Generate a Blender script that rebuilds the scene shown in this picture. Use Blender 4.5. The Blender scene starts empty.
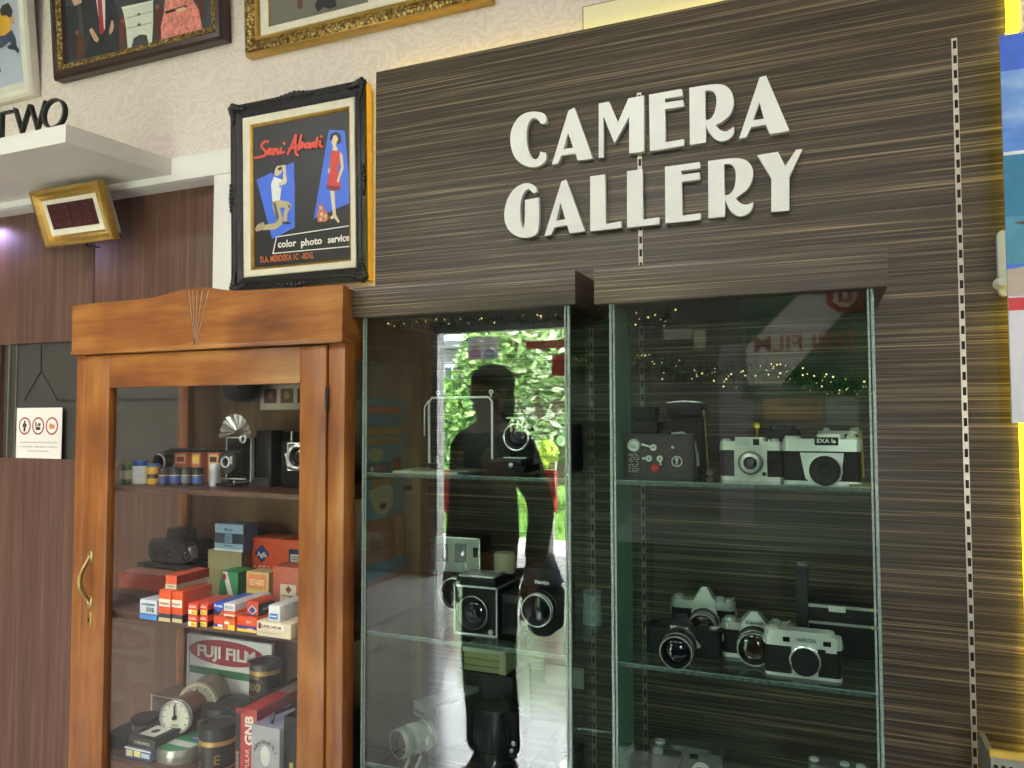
import bpy, bmesh, math, random
from mathutils import Vector, Matrix, Euler
random.seed(7)
C = bpy.context.scene
COL = C.collection
PI = math.pi
R_ = math.radians

# ------------------------------------------------------------------ camera
cam = bpy.data.cameras.new('camera')
cam.sensor_fit = 'HORIZONTAL'; cam.sensor_width = 36.0
FPX = 755.29
cam.lens = FPX / 1024 * 36.0
cam.clip_start = 0.02
YAW, PITCH, ROLL = R_(22.3818), R_(2.5017), R_(-0.14928)
cy, sy, cp, sp = math.cos(YAW), math.sin(YAW), math.cos(PITCH), math.sin(PITCH)
fw = Vector((-sy*cp, cy*cp, sp)); rt = Vector((cy, sy, 0)); up = Vector((sy*sp, -cy*sp, cp))
cr, sr = math.cos(ROLL), math.sin(ROLL)
rt, up = rt*cr + up*sr, up*cr - rt*sr
EYE = Vector((0, 0, 1.5))
camo = bpy.data.objects.new('camera', cam)
camo.matrix_world = Matrix(((rt.x, up.x, -fw.x, EYE.x), (rt.y, up.y, -fw.y, EYE.y), (rt.z, up.z, -fw.z, EYE.z), (0, 0, 0, 1)))
COL.objects.link(camo); C.camera = camo

# ------------------------------------------------------------------ view, world, sun, area lights
C.view_settings.view_transform = 'Standard'; C.view_settings.look = 'None'
C.view_settings.gamma = 1.0; C.view_settings.use_curve_mapping = False
C.view_settings.exposure = -0.14
C.cycles.transparent_max_bounces = 32
C.cycles.max_bounces = 10
C.cycles.sample_clamp_indirect = 60.0
w = bpy.data.worlds.new('sky'); C.world = w; w.use_nodes = True
wn = w.node_tree.nodes; wb = wn['Background']
wb.inputs['Color'].default_value = (0.95, 0.965, 1.0, 1); wb.inputs['Strength'].default_value = 30.0

def light(name, kind, energy, loc, rot, color=(1, 1, 1), **kw):
    l = bpy.data.lights.new(name, kind); l.energy = energy; l.color = color
    for k, v in kw.items(): setattr(l, k, v)
    o = bpy.data.objects.new(name, l); o.location = loc; o.rotation_euler = rot
    COL.objects.link(o); return o
light('sun', 'SUN', 95.0, (0, -8, 12), (R_(-13), R_(14), 0), (1, .96, .88), angle=R_(1.0))
CEIL = 3.25
LAMPS = [(-2.9, -.3), (-.9, -.3), (1.1, -.3), (-2.9, -2.3), (-.9, -2.3), (1.1, -2.3)]
LAMP_W = [30, 28, 11, 22, 14, 6]
for (lx, ly), e in zip(LAMPS, LAMP_W):
    light('ceiling_lamp_light', 'AREA', e, (lx, ly, CEIL-.06), (0, 0, 0), (1, .975, .95), shape='RECTANGLE', size=1.1, size_y=.28)
DOORX0, DOORX1, DOORZ, YB = -3.44, -1.86, 2.34, -3.4      # the street doorway in the wall behind the viewer
po = light('doorway_portal', 'AREA', 1.0, ((DOORX0+DOORX1)/2, YB-.12, DOORZ/2), (R_(90), 0, 0), shape='RECTANGLE', size=DOORX1-DOORX0, size_y=DOORZ)
po.data.cycles.is_portal = True
SWX0, SWX1, SWZ0, SWZ1 = .75, 1.75, .75, 2.0                    # unseen window added in the same wall for frontal daylight on the shelves
pw_ = light('window_portal', 'AREA', 1.0, ((SWX0+SWX1)/2, YB-.12, (SWZ0+SWZ1)/2), (R_(90), 0, 0), shape='RECTANGLE', size=SWX1-SWX0, size_y=SWZ1-SWZ0)
pw_.data.cycles.is_portal = True

# ------------------------------------------------------------------ helpers
def at(px, py, Y=1.0):
    d = rt*((px-512)/FPX) - up*((py-384)/FPX) + fw
    return EYE + d*(Y/d.y)
def atm(px, py, Yr):                                 # the point of the room seen mirrored in the glass at Y=1.5
    p = at(px, py, 3.0-Yr); return Vector((p.x, Yr, p.z))
def on(px, py, z):                                   # the point of a horizontal plane seen at a pixel
    d = rt*((px-512)/FPX) - up*((py-384)/FPX) + fw
    return EYE + d*((z-EYE.z)/d.z)
def lin(c):
    if isinstance(c, str):
        c = [int(c[i:i+2], 16)/255 for i in (0, 2, 4)]
    return tuple((v/12.92 if v <= .04045 else ((v+.055)/1.055)**2.4) for v in c)

MATS = {}
def nm(name):
    m = bpy.data.materials.new(name); m.use_nodes = True
    nt = m.node_tree; return m, nt, nt.nodes['Principled BSDF']
def mat(col, rough=.5, metal=0.0, var=.10, scale=35.0, bump=0.0, bscale=250.0, coat=0.0, spec=.5, name=None):
    key = (str(col), rough, metal, var, scale, bump, bscale, coat, spec)
    if key in MATS: return MATS[key]
    m, nt, p = nm(name or 'paint_%s' % (col if isinstance(col, str) else len(MATS)))
    c = lin(col)
    tc = nt.nodes.new('ShaderNodeTexCoord'); n = nt.nodes.new('ShaderNodeTexNoise')
    n.inputs['Scale'].default_value = scale; n.inputs['Detail'].default_value = 3
    nt.links.new(tc.outputs['Object'], n.inputs['Vector'])
    rmp = nt.nodes.new('ShaderNodeValToRGB')
    rmp.color_ramp.elements[0].position = .3; rmp.color_ramp.elements[1].position = .7
    rmp.color_ramp.elements[0].color = tuple(v*(1-var) for v in c) + (1,)
    rmp.color_ramp.elements[1].color = tuple(min(1, v*(1+var)) for v in c) + (1,)
    nt.links.new(n.outputs['Fac'], rmp.inputs['Fac']); nt.links.new(rmp.outputs['Color'], p.inputs['Base Color'])
    p.inputs['Roughness'].default_value = rough; p.inputs['Metallic'].default_value = metal
    p.inputs['Coat Weight'].default_value = coat; p.inputs['Specular IOR Level'].default_value = spec
    if bump:
        b = nt.nodes.new('ShaderNodeBump'); b.inputs['Strength'].default_value = bump; b.inputs['Distance'].default_value = .004
        n2 = nt.nodes.new('ShaderNodeTexNoise'); n2.inputs['Scale'].default_value = bscale
        nt.links.new(tc.outputs['Object'], n2.inputs['Vector']); nt.links.new(n2.outputs['Fac'], b.inputs['Height'])
        nt.links.new(b.outputs['Normal'], p.inputs['Normal'])
    MATS[key] = m; return m
def emit(col, strength, name='glow'):
    key = ('emit', str(col), strength)
    if key in MATS: return MATS[key]
    m = bpy.data.materials.new(name); m.use_nodes = True; nt = m.node_tree; nt.nodes.clear()
    e = nt.nodes.new('ShaderNodeEmission'); o = nt.nodes.new('ShaderNodeOutputMaterial')
    e.inputs['Color'].default_value = lin(col) + (1,); e.inputs['Strength'].default_value = strength
    nt.links.new(e.outputs[0], o.inputs[0]); MATS[key] = m; return m
def ramp(nt, fac, stops):
    r = nt.nodes.new('ShaderNodeValToRGB'); e = r.color_ramp.elements
    while len(e) < len(stops): e.new(.5)
    for i, (p, c) in enumerate(stops): e[i].position = p; e[i].color = lin(c) + (1,)
    nt.links.new(fac, r.inputs['Fac']); return r.outputs['Color']
def grain(name, stretch, stops, scale=1.0, rough=.4, coat=0.0, fine=.45, dist=.25, ring=None, bump=.0, spec=.5):
    """wood or laminate: noise stretched along the short axis of 'stretch'"""
    if name in MATS: return MATS[name]
    m, nt, p = nm(name)
    tc = nt.nodes.new('ShaderNodeTexCoord')
    mp = nt.nodes.new('ShaderNodeMapping'); mp.inputs['Scale'].default_value = stretch
    nt.links.new(tc.outputs['Object'], mp.inputs['Vector'])
    def noise(s, det, d=0.0):
        n = nt.nodes.new('ShaderNodeTexNoise'); n.inputs['Scale'].default_value = s*scale
        n.inputs['Detail'].default_value = det; n.inputs['Distortion'].default_value = d
        nt.links.new(mp.outputs['Vector'], n.inputs['Vector']); return n.outputs['Fac']
    a, b = noise(1.0, 3, dist), noise(3.7, 5, dist)
    mx = nt.nodes.new('ShaderNodeMix'); mx.inputs['Factor'].default_value = fine
    nt.links.new(a, mx.inputs['A']); nt.links.new(b, mx.inputs['B'])
    fac = mx.outputs['Result']
    if ring:                                            # broad soft figure in the timber
        n = nt.nodes.new('ShaderNodeTexNoise'); n.inputs['Scale'].default_value = ring; n.inputs['Detail'].default_value = 2
        nt.links.new(tc.outputs['Object'], n.inputs['Vector'])
        m2 = nt.nodes.new('ShaderNodeMix'); m2.inputs['Factor'].default_value = .45
        nt.links.new(fac, m2.inputs['A']); nt.links.new(n.outputs['Fac'], m2.inputs['B']); fac = m2.outputs['Result']
    c = ramp(nt, fac, stops); nt.links.new(c, p.inputs['Base Color'])
    p.inputs['Roughness'].default_value = rough; p.inputs['Coat Weight'].default_value = coat
    p.inputs['Coat Roughness'].default_value = .25; p.inputs['Specular IOR Level'].default_value = spec
    if bump:
        bb = nt.nodes.new('ShaderNodeBump'); bb.inputs['Strength'].default_value = bump; bb.inputs['Distance'].default_value = .002
        nt.links.new(fac, bb.inputs['Height']); nt.links.new(bb.outputs['Normal'], p.inputs['Normal'])
    MATS[name] = m; return m
def glass(name, tint, f0=.045, rough=0.0):
    """thin clear pane: see-through, with a mirror reflection that grows towards grazing view"""
    if name in MATS: return MATS[name]
    m = bpy.data.materials.new(name); m.use_nodes = True; nt = m.node_tree; nt.nodes.clear()
    N = nt.nodes.new; L = nt.links.new
    g = N('ShaderNodeNewGeometry'); d = N('ShaderNodeVectorMath'); d.operation = 'DOT_PRODUCT'
    L(g.outputs['Normal'], d.inputs[0]); L(g.outputs['Incoming'], d.inputs[1])
    def M_(op, a, b=None):
        n = N('ShaderNodeMath'); n.operation = op
        for i, v in enumerate((a, b)):
            if v is None: continue
            if isinstance(v, (int, float)): n.inputs[i].default_value = v
            else: L(v, n.inputs[i])
        return n.outputs[0]
    k = M_('POWER', M_('SUBTRACT', 1.0, M_('ABSOLUTE', d.outputs['Value'])), 5.0)
    f = M_('ADD', f0, M_('MULTIPLY', k, 1-f0))
    t = N('ShaderNodeBsdfTransparent'); t.inputs['Color'].default_value = tint + (1,)
    s = N('ShaderNodeBsdfGlossy'); s.inputs['Roughness'].default_value = rough; s.inputs['Color'].default_value = (1, 1, 1, 1)
    mx = N('ShaderNodeMixShader'); o = N('ShaderNodeOutputMaterial')
    L(f, mx.inputs[0]); L(t.outputs[0], mx.inputs[1]); L(s.outputs[0], mx.inputs[2]); L(mx.outputs[0], o.inputs[0])
    MATS[name] = m; return m

# ------------------------------------------------------------------ mesh builder
def rrect(w, h, r, n=4, cx=0, cz=0):
    pts = []
    for (sx, sz, a0) in ((1, 1, 0), (-1, 1, 90), (-1, -1, 180), (1, -1, 270)):
        for i in range(n+1):
            a = R_(a0 + 90*i/n); pts.append((cx + sx*(w/2-r) + r*math.cos(a), cz + sz*(h/2-r) + r*math.sin(a)))
    return pts
def disc(r, n=24, cx=0, cz=0, rz=None):
    return [(cx + r*math.cos(2*PI*i/n), cz + (rz or r)*math.sin(2*PI*i/n)) for i in range(n)]
AX = {'z': Matrix(((1, 0, 0, 0), (0, 1, 0, 0), (0, 0, 1, 0), (0, 0, 0, 1))),
      'y': Matrix(((1, 0, 0, 0), (0, 0, -1, 0), (0, 1, 0, 0), (0, 0, 0, 1))),      # local z -> -y ; local xy -> xz
      'x': Matrix(((0, 0, 1, 0), (1, 0, 0, 0), (0, 1, 0, 0), (0, 0, 0, 1)))}       # local z -> +x
T = Matrix.Translation
class MB:
    def __init__(s): s.bm = bmesh.new(); s.mats = []
    def mi(s, m):
        if m not in s.mats: s.mats.append(m)
        return s.mats.index(m)
    def raw(s, vs, fs, m, M=None, smooth=True):
        i = s.mi(m); V = [s.bm.verts.new((M @ Vector(v)) if M else v) for v in vs]
        for f in fs:
            try: F = s.bm.faces.new([V[k] for k in f])
            except ValueError: continue
            F.material_index = i; F.smooth = smooth
        return V
    def box(s, x0, x1, y0, y1, z0, z1, m, M=None, bev=0.0):
        vs = [(x, y, z) for x in (x0, x1) for y in (y0, y1) for z in (z0, z1)]
        fs = [(0, 1, 3, 2), (4, 6, 7, 5), (0, 4, 5, 1), (2, 3, 7, 6), (0, 2, 6, 4), (1, 5, 7, 3)]
        V = s.raw(vs, fs, m, M)
        if bev:
            E = list({e for v in V for e in v.link_edges})
            r = bmesh.ops.bevel(s.bm, geom=E, offset=bev, segments=2, profile=.5, affect='EDGES')
            i = s.mi(m)
            for f in r['faces']: f.material_index = i; f.smooth = True
        return s
    def boxc(s, c, d, m, M=None, bev=0.0):
        return s.box(c[0]-d[0]/2, c[0]+d[0]/2, c[1]-d[1]/2, c[1]+d[1]/2, c[2]-d[2]/2, c[2]+d[2]/2, m, M, bev)
    def prism(s, poly, a, b, m, axis='z', M=None, cap=None, taper=1.0):
        """polygon extruded from a to b along the axis ('y': towards the viewer, -y)"""
        A = (M or Matrix()) @ AX[axis]; n = len(poly)
        cx = sum(p[0] for p in poly)/n; cz = sum(p[1] for p in poly)/n
        vs = [(x, y, a) for x, y in poly] + [(cx+(x-cx)*taper, cz+(y-cz)*taper, b) for x, y in poly]
        fs = [tuple(range(n))[::-1]] + [(i, (i+1) % n, n+(i+1) % n, n+i) for i in range(n)]
        s.raw(vs, fs + ([tuple(range(n, 2*n))] if not cap else []), m, A)
        if cap: s.raw(vs[n:], [tuple(range(n))], cap, A)
        return s
    def lathe(s, prof, m, axis='z', c=(0, 0, 0), seg=28, M=None, sx=1.0):
        """profile [(radius, height)] turned round the axis; a material may be given per step as a third item"""
        A = (M or Matrix()) @ T(Vector(c)) @ AX[axis]
        rings = []
        for p in prof:
            r, h = p[0], p[1]
            if r < 1e-7: rings.append([s.bm.verts.new(A @ Vector((0, 0, h)))])
            else: rings.append([s.bm.verts.new(A @ Vector((r*sx*math.cos(2*PI*i/seg), r*math.sin(2*PI*i/seg), h))) for i in range(seg)])
        for k in range(len(prof)-1):
            a, b = rings[k], rings[k+1]; mm = prof[k+1][2] if len(prof[k+1]) > 2 else m; idx = s.mi(mm)
            for i in range(seg):
                j = (i+1) % seg
                if len(a) == 1 and len(b) == 1: continue
                q = [a[0], b[i], b[j]] if len(a) == 1 else ([a[i], a[j], b[0]] if len(b) == 1 else [a[i], a[j], b[j], b[i]])
                q = list(dict.fromkeys(q))
                try: F = s.bm.faces.new(q)
                except ValueError: continue
                F.material_index = idx; F.smooth = True
        return s
    def cyl(s, r, h0, h1, m, axis='z', c=(0, 0, 0), seg=24, M=None, ch=None):
        ch = min(r, abs(h1-h0))*.12 if ch is None else ch; d = 1 if h1 > h0 else -1
        return s.lathe([(0, h0), (r-ch, h0), (r, h0+d*ch), (r, h1-d*ch), (r-ch, h1), (0, h1)], m, axis, c, seg, M)
    def ring(s, r, rr, h, m, axis='y', c=(0, 0, 0), seg=32, M=None, n=8):
        return s.lathe([(r+rr*math.cos(2*PI*i/n), h+rr*math.sin(2*PI*i/n)) for i in range(n+1)], m, axis, c, seg, M)
    def ell(s, c, r, m, M=None, seg=16, rings=10):
        A = (M or Matrix()) @ T(Vector(c)) @ Matrix.Diagonal((r[0], r[1], r[2], 1))
        return s.lathe([(math.sin(PI*i/rings) if 0 < i < rings else 0, -math.cos(PI*i/rings)) for i in range(rings+1)], m, 'z', (0, 0, 0), seg, A)
    def tube(s, pts, r, m, seg=8, M=None, closed=False):
        P = [Vector(p) for p in pts]; n = len(P); rings = []; A = M or Matrix(); prev = None
        for i in range(n):
            d = (P[(i+1) % n] - P[i-1]) if closed else (P[min(i+1, n-1)] - P[max(i-1, 0)])
            d.normalize()
            u = prev - d*prev.dot(d) if prev is not None else d.orthogonal()
            if u.length < 1e-6: u = d.orthogonal()
            u.normalize(); prev = u; v = d.cross(u)
            rr = r[i] if isinstance(r, (list, tuple)) else r
            rings.append([s.bm.verts.new(A @ (P[i] + (u*math.cos(2*PI*k/seg) + v*math.sin(2*PI*k/seg))*rr)) for k in range(seg)])
        idx = s.mi(m); faces = []
        for i in range(n if closed else n-1):
            a, b = rings[i], rings[(i+1) % n]
            faces += [[a[k], a[(k+1) % seg], b[(k+1) % seg], b[k]] for k in range(seg)]
        if not closed: faces += [rings[0][::-1], rings[-1]]
        for q in faces:
            try: F = s.bm.faces.new(q); F.material_index = idx; F.smooth = True
            except ValueError: pass
        return s
    def mesh(s, me, m, M):
        i = s.mi(m); V = [s.bm.verts.new(M @ v.co) for v in me.vertices]
        for p in me.polygons:
            try: f = s.bm.faces.new([V[k] for k in p.vertices]); f.material_index = i; f.smooth = False
            except ValueError: pass
        bpy.data.meshes.remove(me); s.last = V; return s
    def text(s, body, size, m, M, ext=.0002, align='LEFT', bold=0.0, shear=0.0, sx=1.0, width=None):
        """lettering in the XY plane of M"""
        cu = bpy.data.curves.new('t', 'FONT'); cu.body = body; cu.size = size; cu.extrude = ext; cu.align_x = align
        cu.offset = bold; cu.shear = shear; cu.resolution_u = 2 if size < .06 else 10
        o = bpy.data.objects.new('t', cu); me = bpy.data.meshes.new_from_object(o)
        xs = [v.co.x for v in me.vertices]
        if width and xs: sx = width/(max(xs)-min(xs))
        bpy.data.objects.remove(o); bpy.data.curves.remove(cu)
        return s.mesh(me, m, M @ Matrix.Diagonal((sx, 1, 1, 1)))
    def shape(s, splines, ext, m, M):
        """filled outline with holes in the XY plane of M, ext = half thickness"""
        cu = bpy.data.curves.new('c', 'CURVE'); cu.dimensions = '2D'; cu.fill_mode = 'BOTH'; cu.extrude = ext
        for pts in splines:
            sp_ = cu.splines.new('POLY'); sp_.points.add(len(pts)-1); sp_.use_cyclic_u = True
            for p, q in zip(sp_.points, pts): p.co = (q[0], q[1], 0, 1)
        o = bpy.data.objects.new('c', cu); me = bpy.data.meshes.new_from_object(o)
        bpy.data.objects.remove(o); bpy.data.curves.remove(cu)
        return s.mesh(me, m, M)
    def build(s, name, parent=None, loc=None, rot=None, weld=False, recalc=True):
        if weld: bmesh.ops.remove_doubles(s.bm, verts=s.bm.verts, dist=1e-6)
        if recalc: bmesh.ops.recalc_face_normals(s.bm, faces=s.bm.faces)
        me = bpy.data.meshes.new(name); s.bm.to_mesh(me); s.bm.free()
        for m in s.mats: me.materials.append(m)
        me.set_sharp_from_angle(angle=R_(38))
        o = bpy.data.objects.new(name, me); COL.objects.link(o)
        if parent: o.parent = parent
        if loc is not None: o.location = loc
        if rot is not None: o.rotation_euler = rot
        return o
def tag(o, label, cat, group=None):
    o['label'] = label; o['category'] = cat; o['kind'] = 'thing'
    if group: o['group'] = group
    return o
def thing(name, label, cat, loc=(0, 0, 0), rz=0.0, group=None, rx=0.0):
    o = bpy.data.objects.new(name, None); COL.objects.link(o); o.empty_display_size = .02
    o.location = loc; o.rotation_euler = (rx, 0, rz); return tag(o, label, cat, group)
def struct(o): o['kind'] = 'structure'; return o
FACE = lambda x, y, z: T(Vector((x, y, z))) @ Matrix(((1, 0, 0, 0), (0, 0, -1, 0), (0, 1, 0, 0), (0, 0, 0, 1)))   # XY -> XZ plane looking towards -y
SIDE = lambda x, y, z: T(Vector((x, y, z))) @ Matrix(((0, 0, 1, 0), (1, 0, 0, 0), (0, 1, 0, 0), (0, 0, 0, 1)))    # XY -> YZ plane looking towards +x
def smooth_outline(pts, it=2):
    for _ in range(it):
        out = []; n = len(pts)
        for i, p in enumerate(pts):
            if len(p) < 3: out.append(p); continue
            a, b = pts[i-1], pts[(i+1) % n]
            out.append((p[0]*.75+a[0]*.25, p[1]*.75+a[1]*.25, 1)); out.append((p[0]*.75+b[0]*.25, p[1]*.75+b[1]*.25, 1))
        pts = out
    return [(p[0], p[1]) for p in pts]
def decorate(mb, M, W, H, items, eps=.00025):
    """print on a flat face: rectangles, discs, polygons and words in fractions of the face"""
    k = 1
    for it in items:
        z = eps*k; k += 1
        if it[0] == 'r':
            _, u0, v0, u1, v1, c = it
            mb.raw([(u0*W, v0*H, z), (u1*W, v0*H, z), (u1*W, v1*H, z), (u0*W, v1*H, z)], [(0, 1, 2, 3)], mat(c, .45), M, False)
        elif it[0] == 'c':
            _, u, v, r, c = it
            P = disc(r*H, 24, u*W, v*H); mb.raw([(x, y, z) for x, y in P], [tuple(range(24))], mat(c, .45), M, False)
        elif it[0] == 'e':
            _, u, v, ru, rv, c = it
            P = disc(ru*W, 28, u*W, v*H, rv*H); mb.raw([(x, y, z) for x, y in P], [tuple(range(28))], mat(c, .45), M, False)
        elif it[0] == 'p':
            _, pts, c = it
            mb.raw([(x*W, y*H, z) for x, y in pts], [tuple(range(len(pts)))], mat(c, .45), M, False)
        elif it[0] == 't':
            _, u, v, h, txt, c = it[:6]; wd = it[6]*W if len(it) > 6 else None
            mb.text(txt, h*H*1.35, mat(c, .45), M @ T(Vector((u*W, v*H, z))), .00012, 'CENTER', bold=h*H*.02, width=wd)
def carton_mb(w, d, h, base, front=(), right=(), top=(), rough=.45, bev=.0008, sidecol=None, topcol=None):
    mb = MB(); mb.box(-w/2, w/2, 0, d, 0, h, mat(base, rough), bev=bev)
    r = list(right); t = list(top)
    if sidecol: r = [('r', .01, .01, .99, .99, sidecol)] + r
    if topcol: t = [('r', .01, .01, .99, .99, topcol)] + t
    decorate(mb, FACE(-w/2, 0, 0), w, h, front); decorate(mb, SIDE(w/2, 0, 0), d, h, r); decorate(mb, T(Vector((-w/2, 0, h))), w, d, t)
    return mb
def carton(name, label, cat, loc, w, d, h, base, front=(), right=(), top=(), rz=0.0, group=None, **kw):
    o = carton_mb(w, d, h, base, front, right, top, **kw).build(name, None, loc, (0, 0, rz))
    return tag(o, label, cat, group)

# ------------------------------------------------------------------ shared materials
def wallpaper():
    m, nt, p = nm('damask_wallpaper'); N = nt.nodes.new; L = nt.links.new
    tc = N('ShaderNodeTexCoord'); n = N('ShaderNodeTexNoise'); n.inputs['Scale'].default_value = 7; n.inputs['Detail'].default_value = 2
    L(tc.outputs['Object'], n.inputs['Vector'])
    mp = N('ShaderNodeVectorMath'); mp.operation = 'MULTIPLY_ADD'; mp.inputs[1].default_value = (.22, .22, .22)
    L(n.outputs['Color'], mp.inputs[0]); L(tc.outputs['Object'], mp.inputs[2])
    wv = N('ShaderNodeTexWave'); wv.wave_type = 'RINGS'; wv.inputs['Scale'].default_value = 13; wv.inputs['Distortion'].default_value = 14
    wv.inputs['Detail'].default_value = 2; wv.inputs['Detail Scale'].default_value = 1.4
    L(mp.outputs[0], wv.inputs['Vector'])
    c = ramp(nt, wv.outputs['Fac'], [(.2, 'd3c5be'), (.5, 'd7cac3'), (.85, 'dcd0c9')])
    L(c, p.inputs['Base Color']); p.inputs['Roughness'].default_value = .6; return m
WALLP = wallpaper()
ZEBRA = grain('striped_laminate', (.8, .8, 165), [(.31, '1a1612'), (.43, '352e26'), (.515, '463d32'), (.575, '6b5f4c'), (.66, 'a3906c')], 1.0, .45, .0, .62, .12)
DOORLAM = grain('brown_door_laminate', (38, 38, .9), [(.3, '452f26'), (.5, '5d4033'), (.68, '745343')], 1.0, .45, 0, .45, .1)
DOORLAM2 = grain('brown_wall_laminate', (30, 30, .7), [(.3, '5e4a3a'), (.5, '917862'), (.68, 'b3997f')], 1.0, .45, 0, .45, .1)
WOODH = grain('teak_horizontal', (1.6, 14, 14), [(.30, '45230f'), (.42, '774219'), (.52, '8f541f'), (.60, 'a2682c'), (.72, 'bb8744')], 1.3, .38, .25, .4, .6, 5.0, .05)
WOODV = grain('teak_vertical', (14, 14, 1.6), [(.30, '45230f'), (.42, '774219'), (.52, '8f541f'), (.60, 'a2682c'), (.72, 'bb8744')], 1.3, .38, .25, .4, .6, 5.0, .05)
WOODD = grain('brown_backboard', (9, 9, 1.0), [(.3, '46301e'), (.5, '654a30'), (.7, '7c5e40')], 1.2, .5, 0, .4, .4)
SHELFW = grain('dark_shelf_wood', (1.2, 10, 10), [(.3, '3d2720'), (.5, '55382e'), (.7, '6a4a3d')], 1.2, .4, .1, .4, .4)
WHITE = mat('dcdad6', .45, 0, .03, 6, name='white_paint')
GOLD = mat('a98c4e', .32, .85, .25, 90, .5, 120, name='gilt')
GOLDP = mat('bd9c54', .28, .75, .12, 30, 0, name='plain_gilt')
BLACK = mat('131315', .42, 0, .2, 60, spec=.3, name='black_plastic')
LEATHER = mat('171719', .62, 0, .25, 300, .5, 700, spec=.3, name='black_leatherette')
CHROME = mat('d3d4d0', .25, .6, .06, 60, name='satin_chrome')
SILVER = mat('ced1cd', .33, .4, .06, 40, name='silver_metal')
DARKM = mat('3a3b3d', .38, .6, .15, 60, name='dark_metal')
IVORY = mat('ddd6c4', .5, 0, .06, 40, name='ivory')
PANE = glass('clear_pane', (.96, .975, .97), .045)
PANEC = glass('old_cabinet_pane', (.97, .975, .965), .030)
PANEG = glass('shelf_glass', (.86, .93, .91), .045)
PANET = glass('tinted_pane', (.80, .89, .86), .05)
PANEF = glass('case_front_pane', (.86, .925, .895), .055)
LENSG = mat('0c0f1c', .04, 0, .3, 20, coat=1.0, name='lens_glass')
LENSA = mat('2a1c10', .05, 0, .4, 20, coat=1.0, name='amber_lens_glass')
EDGE = mat('6f827d', .3, .0, .35, 160, spec=.8, name='ground_glass_edge')
EDGED = mat('4a5b56', .25, .0, .45, 120, spec=.8, name='shelf_glass_edge')
# ------------------------------------------------------------------ the room
WY, PY = 1.93, 1.885                                      # wallpapered wall, front of the laminate panel
XL, XR = -5.2, 2.6
def sbox(name, x0, x1, y0, y1, z0, z1, m, bev=0, parent=None):
    return struct(MB().box(x0, x1, y0, y1, z0, z1, m, bev=bev).build(name, parent))
def tiles():
    m, nt, p = nm('floor_tiles'); N = nt.nodes.new; L = nt.links.new
    tc = N('ShaderNodeTexCoord'); b = N('ShaderNodeTexBrick'); b.offset = 0.0
    b.inputs['Scale'].default_value = 1.0; b.inputs['Brick Width'].default_value = .6; b.inputs['Row Height'].default_value = .6
    b.inputs['Mortar Size'].default_value = .004; b.inputs['Mortar Smooth'].default_value = .2
    b.inputs['Color1'].default_value = lin('e2e1df') + (1,); b.inputs['Color2'].default_value = lin('dad9d8') + (1,); b.inputs['Mortar'].default_value = lin('5c5a58') + (1,)
    L(tc.outputs['Object'], b.inputs['Vector']); L(b.outputs['Color'], p.inputs['Base Color'])
    p.inputs['Roughness'].default_value = .2; p.inputs['Specular IOR Level'].default_value = 1.0; p.inputs['Coat Weight'].default_value = 1.0; p.inputs['Coat IOR'].default_value = 1.6; p.inputs['Coat Roughness'].default_value = .12; return m
sbox('floor', XL, XR, YB, 2.1, -.1, 0, tiles())
CEILM = mat('d8d5d0', .7, 0, .02, 5, name='ceiling_paint')
sbox('ceiling', XL, XR, YB, 2.1, CEIL, CEIL+.1, CEILM)
PLAIN = mat('7d7871', .65, 0, .03, 5, name='plain_wall_paint')
sbox('wall_left', XL-.1, XL, YB, 2.1, 0, CEIL, PLAIN)
sbox('wall_side', XR, XR+.1, YB, 2.1, 0, CEIL, PLAIN)
mb = MB()                                                 # papered wall with the door recess left open
mb.box(-1.858, XR, WY, WY+.17, 0, CEIL, WALLP); mb.box(XL, -1.858, WY, WY+.17, 2.318, CEIL, WALLP); mb.box(XL, -4.2, WY, WY+.17, 0, 2.318, WALLP)
struct(mb.build('wall_back'))
sbox('trim_1', -4.2, -1.78, 1.915, 1.93, 2.307, 2.389, WHITE, .002)
sbox('trim_2', -1.858, -1.78, 1.9145, 1.93, 0, 2.306, WHITE, .002)
sbox('trim_3', -4.2, -1.859, 1.93, 2.0, 2.306, 2.3195, WHITE)
CREAM = mat('e6dfbb', .55, 0, .03, 8, name='cream_board')
pc = at(583.5, 28, 1.922); pt = at(584.5, 7, 1.922)
mb = MB(); mb.box(pc.x, pc.x+.95, 1.922, 1.9295, pc.z-.06, pt.z, CREAM)
mb.box(pc.x-.003, pc.x+.001, 1.9235, 1.9298, pc.z-.06, pt.z+.003, mat('7a6038', .8)); mb.box(pc.x, pc.x+.95, 1.9235, 1.9298, pt.z-.001, pt.z+.003, mat('7a6038', .8))
struct(mb.build('trim_4'))
sbox('wall_right', .402, XR, 1.84, 1.93, 0, CEIL, mat('dcdadc', .6, 0, .02, 6, name='pale_grey_paint'))

# back of the shop: the wall behind the viewer, with the street doorway
BACKP = mat('5d5a57', .6, 0, .05, 4, name='shop_wall_paint')
mb = MB(); mb.box(XL, DOORX0, YB-.15, YB, 0, CEIL, BACKP); mb.box(DOORX1, SWX0, YB-.15, YB, 0, CEIL, BACKP); mb.box(SWX1, XR, YB-.15, YB, 0, CEIL, BACKP); mb.box(SWX0, SWX1, YB-.15, YB, 0, SWZ0, BACKP); mb.box(SWX0, SWX1, YB-.15, YB, SWZ1, CEIL, BACKP); mb.box(DOORX0, DOORX1, YB-.15, YB, DOORZ, CEIL, BACKP)
struct(mb.build('wall_front'))
mb = MB(); mb.box(DOORX0-1.15, DOORX0-.01, YB, YB+.03, 0, 2.7, DOORLAM2)
struct(mb.build('trim_5'))
ALU = mat('8c8d8e', .4, .6, .05, 20, name='door_aluminium')
mb = MB()
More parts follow.
